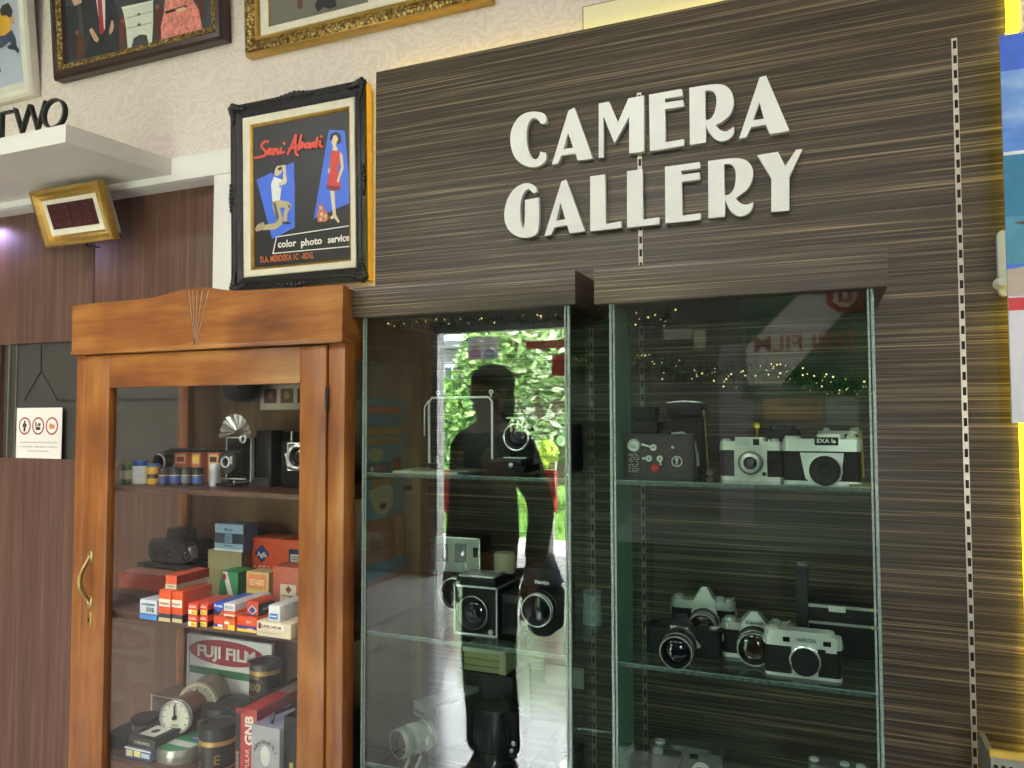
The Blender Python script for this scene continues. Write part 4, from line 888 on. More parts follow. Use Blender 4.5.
# dark dome modelled in place of a round reflection in the door pane
P = at(243, 388, 1.76); t = thing('reflection_dome', 'dark dome standing in for a round reflection above the fan flash camera', 'reflection', (P.x, 1.76, P.z))
mb = MB(); mb.lathe([(.062, .03), (.066, .028), (.064, .0), (.05, -.028), (.03, -.04), (0, -.045)], mat('1f2226', .3, .4, .1), 'z'); mb.build('shade', t)
mb = MB(); mb.cyl(.012, .0, .16, BLACK, 'z'); mb.build('stem', t)

# ------------------------------------------------------------------ middle shelf
gm = 'film boxes on the cabinet middle shelf'
def fbox(label, px0, px1, pyt, pyb, base, front=(), right=(), top=(), depth=.085, z=ZM, Y=None, name='film_box', **kw):
    if Y is None: Y = on((px0+px1)/2, pyb, z).y
    A = at(px0, pyt, Y); B = at(px1, pyb, Y)
    o = carton(name, label, 'box', ((A.x+B.x)/2, Y, z), B.x-A.x, depth, A.z-z, base, front, right, top, group=gm, **kw); return o, z+(A.z-z), Y
OR = 'd8532c'
f1 = [('r', 0, 0, 1, .12, 'c2b384'), ('r', 0, .12, 1, .25, '333a4c'), ('r', .04, .48, .96, .72, 'e9dfc9'), ('t', .5, .55, .09, 'Isopan', 'b23a28', .7)]
o, zr1, yr1 = fbox('tall orange film box with a cream band, first of the pair by the blue-footed box', 159.2, 170.4, 589.5, 621.5, OR, f1, [('r', 0, 0, 1, .25, '2c3040')], depth=.10)
o, zr2, yr2 = fbox('tall orange film box with a cream band, second of the pair', 170.7, 182.2, 590.5, 622.5, 'd4522b', f1, [('r', 0, 0, 1, .25, '2c3040')], depth=.10)
o, z_, y_ = fbox('orange film box lying on top of the tall orange pair', 165.5, 176.5, 575, 589, 'd9593a', [('r', 0, 0, 1, .36, 'd6cdb4'), ('t', .5, .12, .16, 'AGFA', '80503c', .6)], [('r', 0, 0, 1, .36, 'b5ad97'), ('r', 0, .36, 1, 1, '8e2f26')], depth=.11, z=zr1+.001, Y=yr1+.012)
fbox('white and blue film box at the shelf front', 140, 156.5, 599, 619.5, 'c6ccd2', [('r', 0, 0, 1, .26, '4a86c4'), ('r', 0, .24, 1, .30, '2c4a7c'), ('t', .62, .42, .22, '50$', '30333a', .45), ('t', .5, .72, .12, 'SCHULEUMIN', '4a5a72', .8)], [('r', 0, 0, 1, .26, '3a6ea8')], depth=.06)
gb = 'small red and yellow film boxes stacked two by two'
f2 = [('r', .04, .06, .34, .44, 'efe9da'), ('r', .36, .06, .92, .44, 'f2df4c'), ('t', .62, .14, .2, '21', '2a2420', .4), ('t', .5, .62, .22, 'AGFA', 'f3e2d2', .75)]
for (a, b, lab, up_) in ((188, 197.3, 'lower one beside the tall orange pair', 0), (197.6, 207.3, 'lower one beside the blue-topped stack', 0), (188, 197.3, 'upper one beside the tall orange pair', 1), (197.6, 207.3, 'upper one beside the blue-topped stack', 1)):
    Y = on((a+b)/2, 627, ZM).y; A = at(a, 614.5, Y); B = at(b, 627, Y); hh = A.z-ZM-.0005
    carton('film_box', 'red and yellow film box, ' + lab, 'box', ((A.x+B.x)/2, Y, ZM+up_*(hh+.0006)), (B.x-A.x), .095, hh, 'd84a34', f2, [('r', 0, 0, 1, .45, '2b2723')], group=gb)
def stack(label_list, px0, px1, pyt, pyb, layers, depth=.1):
    Y = on((px0+px1)/2, pyb, ZM).y; A = at(px0, pyt, Y); B = at(px1, pyb, Y); H_ = A.z-ZM; z = ZM
    for lab, (fr, base, front, right, top, dd) in zip(label_list, layers):
        carton('film_box', lab, 'box', ((A.x+B.x)/2, Y, z), B.x-A.x, dd, H_*fr-.0006, base, front, right, group=gm, topcol=top); z += H_*fr
stack(['orange film box with a purple and yellow foot under the blue one', 'blue film box with an orange corner on the orange one'], 213.8, 223.3, 602, 629, [
    (.5, 'dc4d26', [('r', 0, 0, 1, .16, 'e8c24a'), ('r', 0, .16, 1, .42, '53307c'), ('r', .45, .2, .95, .38, 'e6dfea')], [], None, .09),
    (.5, '2e55b4', [('p', [(0, 0), (1, 0), (1, .55), (.5, .3), (0, .55)], '3c2340'), ('p', [(.5, 0), (1, .1), (1, .6)], 'cf5a2c'), ('t', .5, .68, .2, 'Kodak', 'e9eef8', .8)], [], '2b57c2', .11)])
stack(['orange and yellow film box at the foot of the white-topped stack', 'thin orange film box in the middle of the white-topped stack', 'white film box on top of the orange boxes'], 223.9, 234.6, 603, 630.5, [
    (.42, 'e0602a', [('r', .4, .06, 1, .5, 'edc53c'), ('r', .1, .55, .5, .8, 'f4e6d4')], [], None, .10),
    (.30, 'd65a3a', [('r', 0, .4, 1, .6, 'f0d9c4'), ('t', .5, .1, .3, 'AGFA', '4a2c22', .6)], [('r', 0, .4, 1, .6, 'ead2bd')], None, .11),
    (.28, 'd2d3d6', [('t', .5, .3, .4, 'FOTO', '3a4a7a', .7)], [], 'd6d4d6', .13)])
o, z_, y_ = fbox('orange film box with yellow foot lying flat beside the white-topped stack', 237.2, 256.6, 616, 632, 'd94e28', [('r', 0, 0, 1, .2, 'e8c24a'), ('r', 0, .2, 1, .42, '49307a'), ('t', .7, .12, .18, 'NEG', 'efe6f2', .3), ('t', .6, .6, .2, 'CN 17', 'f0d6c0', .25)], [('r', 0, 0, 1, .4, 'c7a23e')], depth=.075)
fbox('orange and black film box standing on the flat orange one', 246.8, 258, 600.5, 618, 'd54a2a', [('p', [(.5, .08), (.92, .4), (.5, .72), (.08, .4)], 'd9dde8'), ('p', [(.5, .16), (.8, .4), (.5, .64), (.2, .4)], '2c3a78'), ('r', 0, 0, 1, .1, '33355c')], [('r', 0, 0, 1, .82, '28232a'), ('t', .5, .3, .2, 'AGFA', 'b9b4b4', .5)], z=z_+.0005, Y=y_+.012, depth=.06)
o, z_, y_ = fbox('cream flat box with maroon lettering at the shelf front', 256.9, 290.6, 620.5, 637.5, 'd9cbb0', [('r', .06, .5, .80, .88, 'f0e6d2'), ('t', .42, .56, .24, 'SUPERCHROM', '7c2d2e', .6), ('r', .05, .5, .13, .88, '7c3a34'), ('r', .06, .24, .6, .3, 'b9a88c')], depth=.10)
fbox('white box with a blue panel lying on the cream flat box', 268.6, 280, 605, 621.5, 'dcdcd8', [('r', .1, .15, .8, .5, '2f7fc8'), ('r', .2, .28, .7, .36, 'e6edf2')], [], depth=.12, z=z_+.0005, Y=y_+.006)
# bigger cartons behind
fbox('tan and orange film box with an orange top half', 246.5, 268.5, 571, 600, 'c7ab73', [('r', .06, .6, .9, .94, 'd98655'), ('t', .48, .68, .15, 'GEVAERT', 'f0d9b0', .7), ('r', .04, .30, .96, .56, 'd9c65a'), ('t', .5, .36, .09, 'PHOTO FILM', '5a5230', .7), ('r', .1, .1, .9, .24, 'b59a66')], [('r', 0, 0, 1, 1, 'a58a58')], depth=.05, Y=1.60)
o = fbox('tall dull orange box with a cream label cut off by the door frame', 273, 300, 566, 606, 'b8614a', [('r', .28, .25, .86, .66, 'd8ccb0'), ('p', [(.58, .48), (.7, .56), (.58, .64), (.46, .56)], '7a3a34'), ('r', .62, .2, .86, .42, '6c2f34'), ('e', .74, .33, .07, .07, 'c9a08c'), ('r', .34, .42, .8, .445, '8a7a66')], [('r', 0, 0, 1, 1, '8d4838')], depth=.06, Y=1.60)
Y = 1.72; A = at(250, 537, Y); B = at(306, 600, Y)
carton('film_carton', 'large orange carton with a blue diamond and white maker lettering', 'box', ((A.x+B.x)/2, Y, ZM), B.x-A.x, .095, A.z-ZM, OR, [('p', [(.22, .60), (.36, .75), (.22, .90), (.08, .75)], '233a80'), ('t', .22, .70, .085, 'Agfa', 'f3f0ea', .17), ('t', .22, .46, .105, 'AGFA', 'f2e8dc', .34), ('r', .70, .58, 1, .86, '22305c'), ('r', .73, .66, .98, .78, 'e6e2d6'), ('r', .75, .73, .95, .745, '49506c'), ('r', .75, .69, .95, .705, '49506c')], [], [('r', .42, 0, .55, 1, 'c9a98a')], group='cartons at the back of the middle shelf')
Y = 1.68; A = at(208, 549.5, Y); B = at(241, 600, Y); hO = A.z-ZM
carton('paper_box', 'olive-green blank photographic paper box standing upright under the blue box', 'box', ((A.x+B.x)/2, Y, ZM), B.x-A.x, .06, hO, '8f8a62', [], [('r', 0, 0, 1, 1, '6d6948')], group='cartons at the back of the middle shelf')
A2 = at(215, 523.5, Y); B2 = at(243, 549, Y)
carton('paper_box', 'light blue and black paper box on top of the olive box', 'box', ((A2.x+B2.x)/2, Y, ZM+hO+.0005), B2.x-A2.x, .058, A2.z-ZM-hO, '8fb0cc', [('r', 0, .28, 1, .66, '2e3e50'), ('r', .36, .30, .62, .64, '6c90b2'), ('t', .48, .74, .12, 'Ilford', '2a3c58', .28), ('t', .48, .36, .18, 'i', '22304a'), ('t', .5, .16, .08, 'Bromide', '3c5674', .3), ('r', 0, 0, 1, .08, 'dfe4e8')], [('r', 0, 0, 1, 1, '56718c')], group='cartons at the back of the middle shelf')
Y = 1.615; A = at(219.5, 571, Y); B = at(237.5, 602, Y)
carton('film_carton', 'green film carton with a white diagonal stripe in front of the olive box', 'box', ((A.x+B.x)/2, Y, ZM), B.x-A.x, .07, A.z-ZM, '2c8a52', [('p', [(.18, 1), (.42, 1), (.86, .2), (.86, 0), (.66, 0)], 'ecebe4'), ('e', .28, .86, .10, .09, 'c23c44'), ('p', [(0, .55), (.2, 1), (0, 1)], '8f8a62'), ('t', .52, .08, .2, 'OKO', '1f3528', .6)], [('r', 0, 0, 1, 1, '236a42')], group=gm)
# red cartons and the bakelite viewer at the far side
Y = 1.64; A = at(119, 571.5, Y); B = at(164, 589, Y); zlo = at(140, 590, Y).z
o = carton('dark_box', 'dull grey-brown flat box under the long red carton', 'box', ((A.x+B.x)/2, Y-.06, ZM), (B.x-A.x), .15, zlo-ZM-.0005, '5a4c48', [('r', .1, .2, .9, .3, '6c5c56')], [], group=gm)
carton('film_carton', 'long dull red carton lying on the grey-brown box', 'box', ((A.x+B.x)/2, Y, zlo), B.x-A.x, .09, A.z-zlo, 'a9503f', [('r', 0, .3, .4, 1, '96463a'), ('r', .45, .5, .95, .54, '7c352c')], [], topcol='c08a78', group=gm)
Y = 1.70; A = at(177, 571, Y); B = at(212, 597, Y); hR = at(190, 571, Y).z-ZM
carton('film_carton', 'russet carton under the black bakelite viewer', 'box', ((A.x+B.x)/2, Y, ZM), B.x-A.x, .11, hR, '97421f', [('r', .1, .2, .9, .25, '7c3418')], [], group=gm)
vp = at(182, 569, 1.70); zV = ZM+hR+.0005
t = thing('stereo_viewer', 'glossy black bakelite viewer on a dark plate, with round windows and a hump', 'viewer', (at(179.5, 560, 1.75).x, 1.75, zV))
A = at(152, 540, 1.71); B = at(207, 565, 1.71); wv = B.x-A.x; BK = mat('1b1b1d', .18, 0, .15, 30, coat=.6, name='glossy_bakelite')
mb = MB(); mb.box(-wv*.56, wv*.52, -.05, .045, 0, .010, mat('2a2928', .35), bev=.003); mb.build('plate', t)
mb = MB(); hv = at(182, 541, 1.71).z-zV; mb.prism(rrect(wv*.92, hv-.010, (hv-.010)*.42, 8, 0, .010+(hv-.010)/2), -.04, .028, BK, 'y'); mb.prism(rrect(wv*.92, hv-.010, (hv-.010)*.42, 8, 0, .010+(hv-.010)/2), .028, .042, BK, 'y', taper=.8); mb.build('body', t)
mb = MB(); zh = at(182, 530, 1.71).z-zV; mb.box(-.042, .042, -.018, .03, hv-.02, zh, BK, bev=.012); mb.build('hump', t)
for sx, r, m in ((.0, .010, DARKM), (-.055, .012, DARKM), (.068, .014, DARKM)):
    mb = MB(); mb.ring(r, .003, .040, m, 'y', (sx, 0, .04), 20); mb.lathe([(r, .036), (r, .04), (0, .042)], LENSG, 'y', (sx, 0, .04)); mb.build('window', t)

# ------------------------------------------------------------------ bottom shelf
Y = 1.78; A = at(188, 633, Y); B = at(272.5, 641.5, Y); wS = B.x-A.x; hS = A.z-ZB
t = thing('film_sign', 'upright white FUJI FILM sign with a red oval and green band', 'sign', ((A.x+B.x)/2, Y, ZB))
mb = MB(); mb.box(-wS/2, wS/2, 0, .012, 0, hS, mat('e8eae6', .35, 0, .03), bev=.002)
mb.box(wS/2-.008, wS/2, -.003, 0, 0, hS, mat('e4e4df', .4)); mb.box(-wS/2, -wS/2+.008, -.003, 0, 0, hS, mat('e4e4df', .4))
zf = lambda px, py: (at(px, py, Y).x-(A.x+B.x)/2+wS/2, at(px, py, Y).z-ZB)
ce = zf(226, 653.5); pts = [(ce[0]+.145*math.cos(2*PI*i/36)*.98, ce[1]+.037*math.sin(2*PI*i/36)) for i in range(36)]
M_ = FACE(-wS/2, 0, 0)
mb.raw([(x, z, .0008) for x, z in pts], [tuple(range(36))], mat('a52a38', .35), M_, False)
a_ = zf(190, 664.5); mb.raw([(.01, a_[1]-.022, .0008), (wS-.009, a_[1]-.022, .0008), (wS-.009, a_[1], .0008), (.01, a_[1], .0008)], [(0, 1, 2, 3)], mat('3f7f57', .35), M_, False)
mb.text('FUJI FILM', .047, mat('e9e6df', .35), M_ @ T(Vector((ce[0], ce[1]-.017, .0012))), .0003, 'CENTER', bold=.0016, width=.22)
mb.text('COLOR', .07, mat('2f6a48', .35), M_ @ T(Vector((ce[0]+.055, ce[1]-.165, .0012))), .0003, 'CENTER', bold=.0016, width=.25)
mb.build('board', t)
def filmtin(label, px0, px1, pyt, Y, z0, words, lidf=.22):
    A = at(px0, pyt, Y); B = at(px1, pyt, Y); r = (B.x-A.x)/2*.90; h = at((px0+px1)/2, pyt, Y).z-z0
    t = thing('film_tin', label, 'tin', ((A.x+B.x)/2, Y, z0)); BKT = mat('26241f', .4, .2, .1, 40); GT = mat('c7a25a', .35, .4, .1, 40)
    mb = MB(); h1 = h*(1-lidf); mb.lathe([(0, 0), (r, 0), (r, h*.05), (r, h*.09, GT), (r, h1-.012), (r, h1, GT), (0, h1)], BKT, seg=40)
    for (u, v, s_, tx) in words:                                  # lettering wrapped round the tin
        mb.text(tx, s_*h*1.35, GT, FACE(0, 0, v*h), .0001, 'CENTER', bold=s_*h*.02)
        for vv in mb.last:
            a = R_(u)+vv.co.x/r; vv.co = Vector(((r+.0006)*math.sin(a), -(r+.0006)*math.cos(a), vv.co.z))
    mb.build('body', t, recalc=False)
    mb = MB(); mb.lathe([(0, h1), (r*1.02, h1), (r*1.02, h-.004), (r*.97, h), (r*.8, h), (r*.78, h-.003), (0, h-.003)], mat('1a1a1b', .35, 0, .1), seg=40); mb.build('lid', t); return t
Y = 1.70; A = at(252, 700, Y); zc1 = at(266, 701, Y).z-.03
carton('carton', 'plain dark carton under the far black and gold film tin', 'box', (at(268, 700, Y).x+.01, Y-.005, ZB), .13, .12, zc1-ZB, '2c2b2a', [], [], group='cartons on the cabinet floor')
filmtin('black and gold film tin at the back, beside the white sign', 252, 280.5, 660, Y, zc1, [(-8, .50, .16, '400'), (-8, .72, .06, 'KODAK'), (-8, .36, .05, 'TRI-X pan'), (-10, .16, .1, '135N')], .13)
filmtin('black and gold film tin at the front of the cabinet floor', 203, 234, 722, 1.555, ZB, [(-40, .42, .17, '400'), (-38, .14, .12, '135N'), (-38, .62, .05, 'KODAK'), (40, .2, .22, 'E')], .30)
Y = 1.70; A = at(207, 704, Y); B = at(248, 704, Y); r = (B.x-A.x)/2*.9; hB = at(228, 702, Y).z-ZB
t = thing('black_tank', 'black round developing tank behind the front film tin', 'tank', ((A.x+B.x)/2, Y, ZB)); TK = mat('1b1b1c', .4, 0, .15, 40)
mb = MB(); mb.lathe([(0, 0), (r*.93, 0), (r*.93, hB*.72), (0, hB*.72)], TK, seg=40); mb.build('body', t)
mb = MB(); mb.lathe([(0, hB*.72), (r, hB*.72), (r, hB*.92), (r*.96, hB), (r*.3, hB), (r*.28, hB-.004), (0, hB-.004)], TK, seg=40); mb.tube([(r*.5, -r*.4, hB), (r*.8, -r*.7, hB+.006), (r*1.02, -r*.5, hB*.8)], .003, DARKM); mb.build('lid', t)
def timer(label, px, py, rpx, Y, body, face, rim, L=.075, rz=-.28):
    c = at(px, py, Y); r = at(px, py-rpx, Y).z-c.z; zc = c.z-ZB
    t = thing('darkroom_timer', label, 'timer', (c.x, Y, ZB), rz)
    mb = MB(); mb.lathe([(0, -L), (r*.9, -L), (r*.97, -L*.9), (r*.97, -.012), (r, -.008), (r, -.004)], body, 'y', (0, 0, zc), 36); mb.boxc((0, .04, (zc-r)/2+.006), (r*1.1, .05, zc-r+.012), body); mb.build('housing', t)
    mb = MB(); mb.ring(r*.98, .0035, .0, rim, 'y', (0, 0, zc), 40); mb.ring(r*1.0, .0025, -.010, rim, 'y', (0, 0, zc), 40); mb.build('rim', t)
    mb = MB(); mb.lathe([(r*.97, -.001), (0, -.001)], face, 'y', (0, 0, zc), 40); dk = mat('2a2a2a', .5)
    for k in range(12):
        a = 2*PI*k/12; M_ = T(Vector((r*.8*math.sin(a), 0, zc+r*.8*math.cos(a)))) @ Matrix.Rotation(a, 4, 'Y'); mb.boxc((0, 0, 0), (.0018, .002, r*.12), mat('6d6a62', .5), M_)
    mb.text('TIMER', r*.2, mat('7a776c', .5), FACE(0, -.0008, zc-r*.55), .0002, 'CENTER'); f_ = mb.build('dial_face', t)
    mb = MB(); mb.boxc((0, -.004, zc+r*.35), (.004, .002, r*.8), dk); mb.cyl(r*.13, .0, .008, dk, 'y', (0, 0, zc), 16); mb.build('hand', f_)
DIAL = mat('d3d2c2', .4, 0, .04, 30)
timer('burgundy round darkroom timer with a white dial', 175, 717.5, 16.5, 1.585, mat('74232a', .3, 0, .15, 30, coat=.3), DIAL, CHROME, .10, .22)
timer('cream round darkroom timer behind the burgundy one', 197.5, 703, 19, 1.67, mat('b5aa8a', .4, 0, .08, 30), mat('b9b59f', .4), mat('ddd5b8', .4), .10, .35)
# silver tin with green label
Y = 1.575; A = at(162.5, 748, Y); B = at(205.5, 748, Y); r = (B.x-A.x)/2*.90; hT = max(.035, at(184, 741, Y).z-ZB)
t = thing('round_tin', 'flat round silver tin with a green label on its lid', 'tin', ((A.x+B.x)/2, Y, ZB)); TIN = mat('a3a39a', .35, .7, .08, 30)
mb = MB(); mb.lathe([(0, 0), (r*.98, 0), (r*.98, hT*.55), (0, hT*.55)], TIN, seg=44); mb.build('body', t)
mb = MB(); mb.lathe([(0, hT*.5), (r, hT*.5), (r*1.01, hT*.53), (r, hT*.58), (r, hT-.003), (r*.97, hT), (0, hT)], TIN, seg=44)
P_ = disc(r*.92, 40); mb.raw([(x, y, hT+.0004) for x, y in P_], [tuple(range(40))], mat('3fa06a', .4), None, False); MM = T(Vector((0, 0, hT+.0007)))
mb.raw([(x*r, y*r, hT+.0008) for x, y in ((-.75, -.45), (.75, -.45), (.8, -.05), (-.85, -.05))], [(0, 1, 2, 3)], mat('e3e6df', .4), None, False)
mb.raw([(x*r, y*r, hT+.0008) for x, y in ((.1, .1), (.75, .1), (.62, .5), (.1, .5))], [(0, 1, 2, 3)], mat('2c4f9a', .4), None, False)
mb.text('FOMA', r*.28, mat('e3e6ee', .4), T(Vector((r*.4, r*.2, hT+.0011))), .0002, 'CENTER', width=r*.5); mb.build('lid', t)
# small boxes by the door stile
zz = ZB; 
for lab, a, b, yt, Y, base, fr, tp, dd in (('flat dark box at the bottom of the small stack', 115, 150, 756, 1.495, '2d2b28', [('r', .66, .2, .96, .9, 'c9bd96'), ('r', .05, .5, .4, .6, '9a8f6c')], '3b3934', .10), ('blue and white film box in the middle of the small stack', 125, 151, 746, 1.50, '4a5580', [('r', .05, .2, .3, .75, 'd8d29c'), ('r', .36, .25, .6, .8, 'e6dc8a'), ('r', .64, .3, .95, .7, 'b9c8dc'), ('r', 0, .85, 1, 1, 'dfe2e8')], 'c9ccd4', .09), ('black box with a green and white label on top of the small stack', 129, 155, 735, 1.505, '2a2927', [('t', .5, .35, .3, 'ORWO', 'b9b3a2', .6)], '55705a', .10)):
    A = at(a, yt, Y); B = at(b, yt, Y); o = carton('film_box', lab, 'box', ((A.x+B.x)/2, Y, zz), B.x-A.x, dd, A.z-zz, base, fr, [], [('r', .2, .15, .8, .75, 'dfe2da'), ('e', .5, .45, .12, .12, '3a3a36')] if 'green' in lab else [('r', .05, .05, .95, .95, tp)], group='stack of small film boxes'); zz = A.z+.0005
Y = 1.53; A = at(104, 733, Y); B = at(127, 733, Y)
carton('carton', 'dark green film carton beside the door stile', 'box', ((A.x+B.x)/2, Y, ZB), B.x-A.x, .08, A.z-ZB, '2f4438', [('r', .6, .1, .62, .9, '4d6a58')], [], topcol='26302a', group='cartons on the cabinet floor')
Y = 1.60; c = at(146, 716, Y); A = at(134, 720, Y); B = at(157, 720, Y); r = (B.x-A.x)/2
t = thing('lens_cap_jar', 'small clear jar with a flat dark lid in front of the pale box', 'jar', ((A.x+B.x)/2, Y, ZB)); hj = c.z-ZB
mb = MB(); mb.lathe([(0, 0), (r*.7, 0), (r*.75, hj*.75), (r*.6, hj*.8)], mat('8a8078', .3, 0, .08)); mb.build('body', t)
mb = MB(); mb.lathe([(0, hj*.8), (r*.85, hj*.8), (r*.9, hj*.85), (r*.9, hj*.96), (r*.84, hj), (0, hj)], mat('3c3a3c', .3)); mb.build('lid', t)
Y = 1.72; A = at(151, 694, Y); B = at(185, 694, Y)
carton('carton', 'pale-edged grey carton behind the burgundy timer', 'box', ((A.x+B.x)/2, Y, ZB), B.x-A.x, .09, A.z-ZB, '6c6258', [('r', 0, 0, .04, 1, 'b5ada0'), ('r', 0, .94, 1, 1, 'b5ada0')], [], topcol='8d8376', group='cartons on the cabinet floor')
# red slide box, grey box, black box
Y = 1.50; A = at(236, 707, Y); B = at(257, 707, Y)
t = thing('flash_box', 'tall red and black box with white vertical lettering', 'box', ((A.x+B.x)/2, Y, ZB), 0.0); wq, hq = B.x-A.x, A.z-ZB
mb = carton_mb(wq, .28, hq, 'b23436', [('r', 0, 0, .24, 1, '2a2021'), ('r', .0, .93, .5, 1, '8d2c2c')], [('r', 0, 0, 1, 1, '2a2021'), ('r', 0, .85, 1, 1, '9a2f30')], [('r', 0, 0, .3, 1, '2a2021'), ('r', .35, .45, .95, .75, 'b8a99a')])
RV = Matrix.Rotation(R_(90), 4, 'Z')
mb.text('GNB', wq*.52, mat('e8e0d4', .4), FACE(wq*.32, -.0006, hq*.72) @ RV, .0002, 'CENTER', bold=wq*.02); mb.text('POPULAR', wq*.26, mat('e0cfc4', .4), FACE(wq*.16, -.0006, hq*.28) @ RV, .0002, 'CENTER'); mb.text('GNOME', wq*.2, mat('c9a59c', .4), FACE(-wq*.33, -.0006, hq*.3) @ RV, .0002, 'CENTER')
mb.build('carton', t)
Y = 1.485; A = at(251, 724, Y); B = at(279, 724, Y); wq, hq = B.x-A.x, A.z-ZB
t = thing('motor_box', 'grey box with a white disc and curved lettering in front of the red box', 'box', ((A.x+B.x)/2+.002, Y, ZB))
mb = carton_mb(wq, .14, hq, 'a6a8ac', [('e', .5, .56, .17, .15, 'd6d6d2'), ('t', .56, .28, .06, 'Mini 750', '4a4c50', .4)], [], topcol='a2a2c0')
tx = 'MOTOR DRIVE MK 2'
for i, ch in enumerate(tx):
    a = R_(70-140*i/(len(tx)-1)); rr_ = wq*.34
    if ch != ' ': mb.text(ch, .012, mat('333538', .4), FACE(0, -.0006, 0) @ T(Vector((-rr_*math.sin(a), hq*.56+rr_*math.cos(a), 0))) @ Matrix.Rotation(a, 4, 'Z'), .0002, 'CENTER')
mb.build('carton', t)
mb = MB(); mb.tube([(0, .02, hq), (0, .03, hq+.02), (.01, .10, hq+.018), (.01, .11, hq)], .005, mat('3a3c3e', .5)); mb.build('handle', t)
Y = 1.50; A = at(284, 716, Y)
carton('black_case', 'black case half hidden by the cabinet door frame', 'case', (A.x+.07, Y, ZB), .14, .12, A.z-ZB, '1f1f21', [('r', .12, .3, .2, .42, 'b5a45a')], [])
# ------------------------------------------------------------------ glass display cases
GY, GB = 1.50, 1.884
Z1, Z2, Z3 = 1.371, 1.007, .71
def case(label, x0, x1, hx0, hx1, hz0, hz1):
    t = thing('glass_case', label, 'display case', ((x0+x1)/2, GY, 0), group='glass display cases under laminate headers'); cx = (x0+x1)/2
    w = x1-x0
    mb = MB(); mb.box(hx0-cx, hx1-cx, -.020, .002, hz0, hz1, ZEBRA, bev=.0008); mb.box(hx0-cx, hx0-cx+.018, .002, GB-GY, hz0, hz1, ZEBRA); mb.box(hx1-cx-.018, hx1-cx, .002, GB-GY, hz0, hz1, ZEBRA)
    mb.box(hx0-cx+.018, hx1-cx-.018, .002, GB-GY, hz0+.004, hz0+.02, mat('3a332c', .6)); mb.build('header', t)
    mb = MB(); mb.box(-w/2+.006, w/2-.006, 0, .005, .42, hz0+.004, PANEF); mb.build('front_pane', t)
    for s in (-1, 1):
        mb = MB(); xa = s*(w/2-.0025); mb.box(xa-.0025, xa+.0025, .006, GB-GY-.002, .42, hz0+.004, PANET); sp_ = mb.build('side_pane', t)
        mb = MB(); mb.box(xa-.0026, xa+.0026, -.0012, .0058, .42, hz0+.004, EDGE); mb.box(xa-.0018-s*.007, xa+.0018-s*.007, -.0014, .0004, .42, hz0+.004, EDGE); mb.build('ground_edge', sp_)
    for z in (Z1, Z2, Z3):
        mb = MB(); mb.box(-w/2+.006, w/2-.006, .012, GB-GY-.004, z-.008, z, PANEG); sh = mb.build('shelf', t)
        mb = MB(); mb.box(-w/2+.006, w/2-.006, .0085, .012, z-.0082, z+.0002, EDGED); mb.box(-w/2+.006, w/2-.006, .0082, .0092, z-.0012, z+.0006, EDGE); mb.build('ground_edge', sh)
    mb = MB(); mb.box(-w/2, w/2, -.004, GB-GY, 0, .42, ZEBRA, bev=.001); mb.build('plinth', t)
    return t
def painted_reflection():  # diffuse tint paints in the pale reflection on the side pane
    m = bpy.data.materials.new('pale_green_reflection'); m.use_nodes = True; nt = m.node_tree; nt.nodes.clear()
    tr = nt.nodes.new('ShaderNodeBsdfTransparent'); tr.inputs['Color'].default_value = (.62, .8, .73, 1)
    df = nt.nodes.new('ShaderNodeBsdfDiffuse'); n = nt.nodes.new('ShaderNodeTexNoise'); n.inputs['Scale'].default_value = 14
    c = ramp(nt, n.outputs['Fac'], [(.3, '9fc0b3'), (.7, 'a9c9bd')]); nt.links.new(c, df.inputs['Color'])
    mx = nt.nodes.new('ShaderNodeMixShader'); mx.inputs[0].default_value = .30; o = nt.nodes.new('ShaderNodeOutputMaterial')
    nt.links.new(tr.outputs[0], mx.inputs[1]); nt.links.new(df.outputs[0], mx.inputs[2]); nt.links.new(mx.outputs[0], o.inputs[0]); return m
case('glass case with folding and box cameras whose pane mirrors the street doorway', -.995, -.487, -1.012, -.468, 1.732, 1.803)
rc = case('glass case with silver rangefinder and reflex cameras under the GALLERY letters', -.402, .088, -.428, .110, 1.7295, 1.8025)
mb = MB(); mb.box(-.2395, -.2355, .008, .14, .42, 1.728, painted_reflection()); mb.build('reflection_strip', rc)  # added strip that carries the painted side-pane reflection

def fit(px0, px1, pyt, Y, z):
    A = at(px0, pyt, Y); B = at(px1, pyt, Y); return (A.x+B.x)/2, B.x-A.x, A.z-z
# ---------------- right-hand case, upper shelf
# cine camera with cranks
Y = 1.56; x, wC, hC = fit(625, 693, 434, Y, Z1)
t = thing('cine_camera', 'dark maroon cine camera with winding cranks and a red button', 'camera', (x, Y, Z1))
mb = MB(); mb.prism(rrect(wC, hC, .006, 4, 0, hC/2), -.055, 0, mat('2c2a2b', .5, .2, .2, 200, .3, 500), 'y'); mb.build('body', t)
mb = MB(); mb.prism(rrect(wC*.90, hC*.88, .006, 4, 0, hC/2), 0, .0016, mat('3a2f31', .5, .1, .2, 200, .3, 400), 'y'); mb.build('side_plate', t)
fx = lambda px: at(px, 455, Y).x-x; fz = lambda py: at(660, py, Y).z-Z1
mb = MB(); mb.lathe([(.0135, 0), (.0135, .006), (.012, .008), (.008, .006), (.005, .007), (.003, .009), (0, .009)], SILVER, 'y', (fx(634.5), 0, fz(445.5)), 28); mb.build('footage_dial', t)
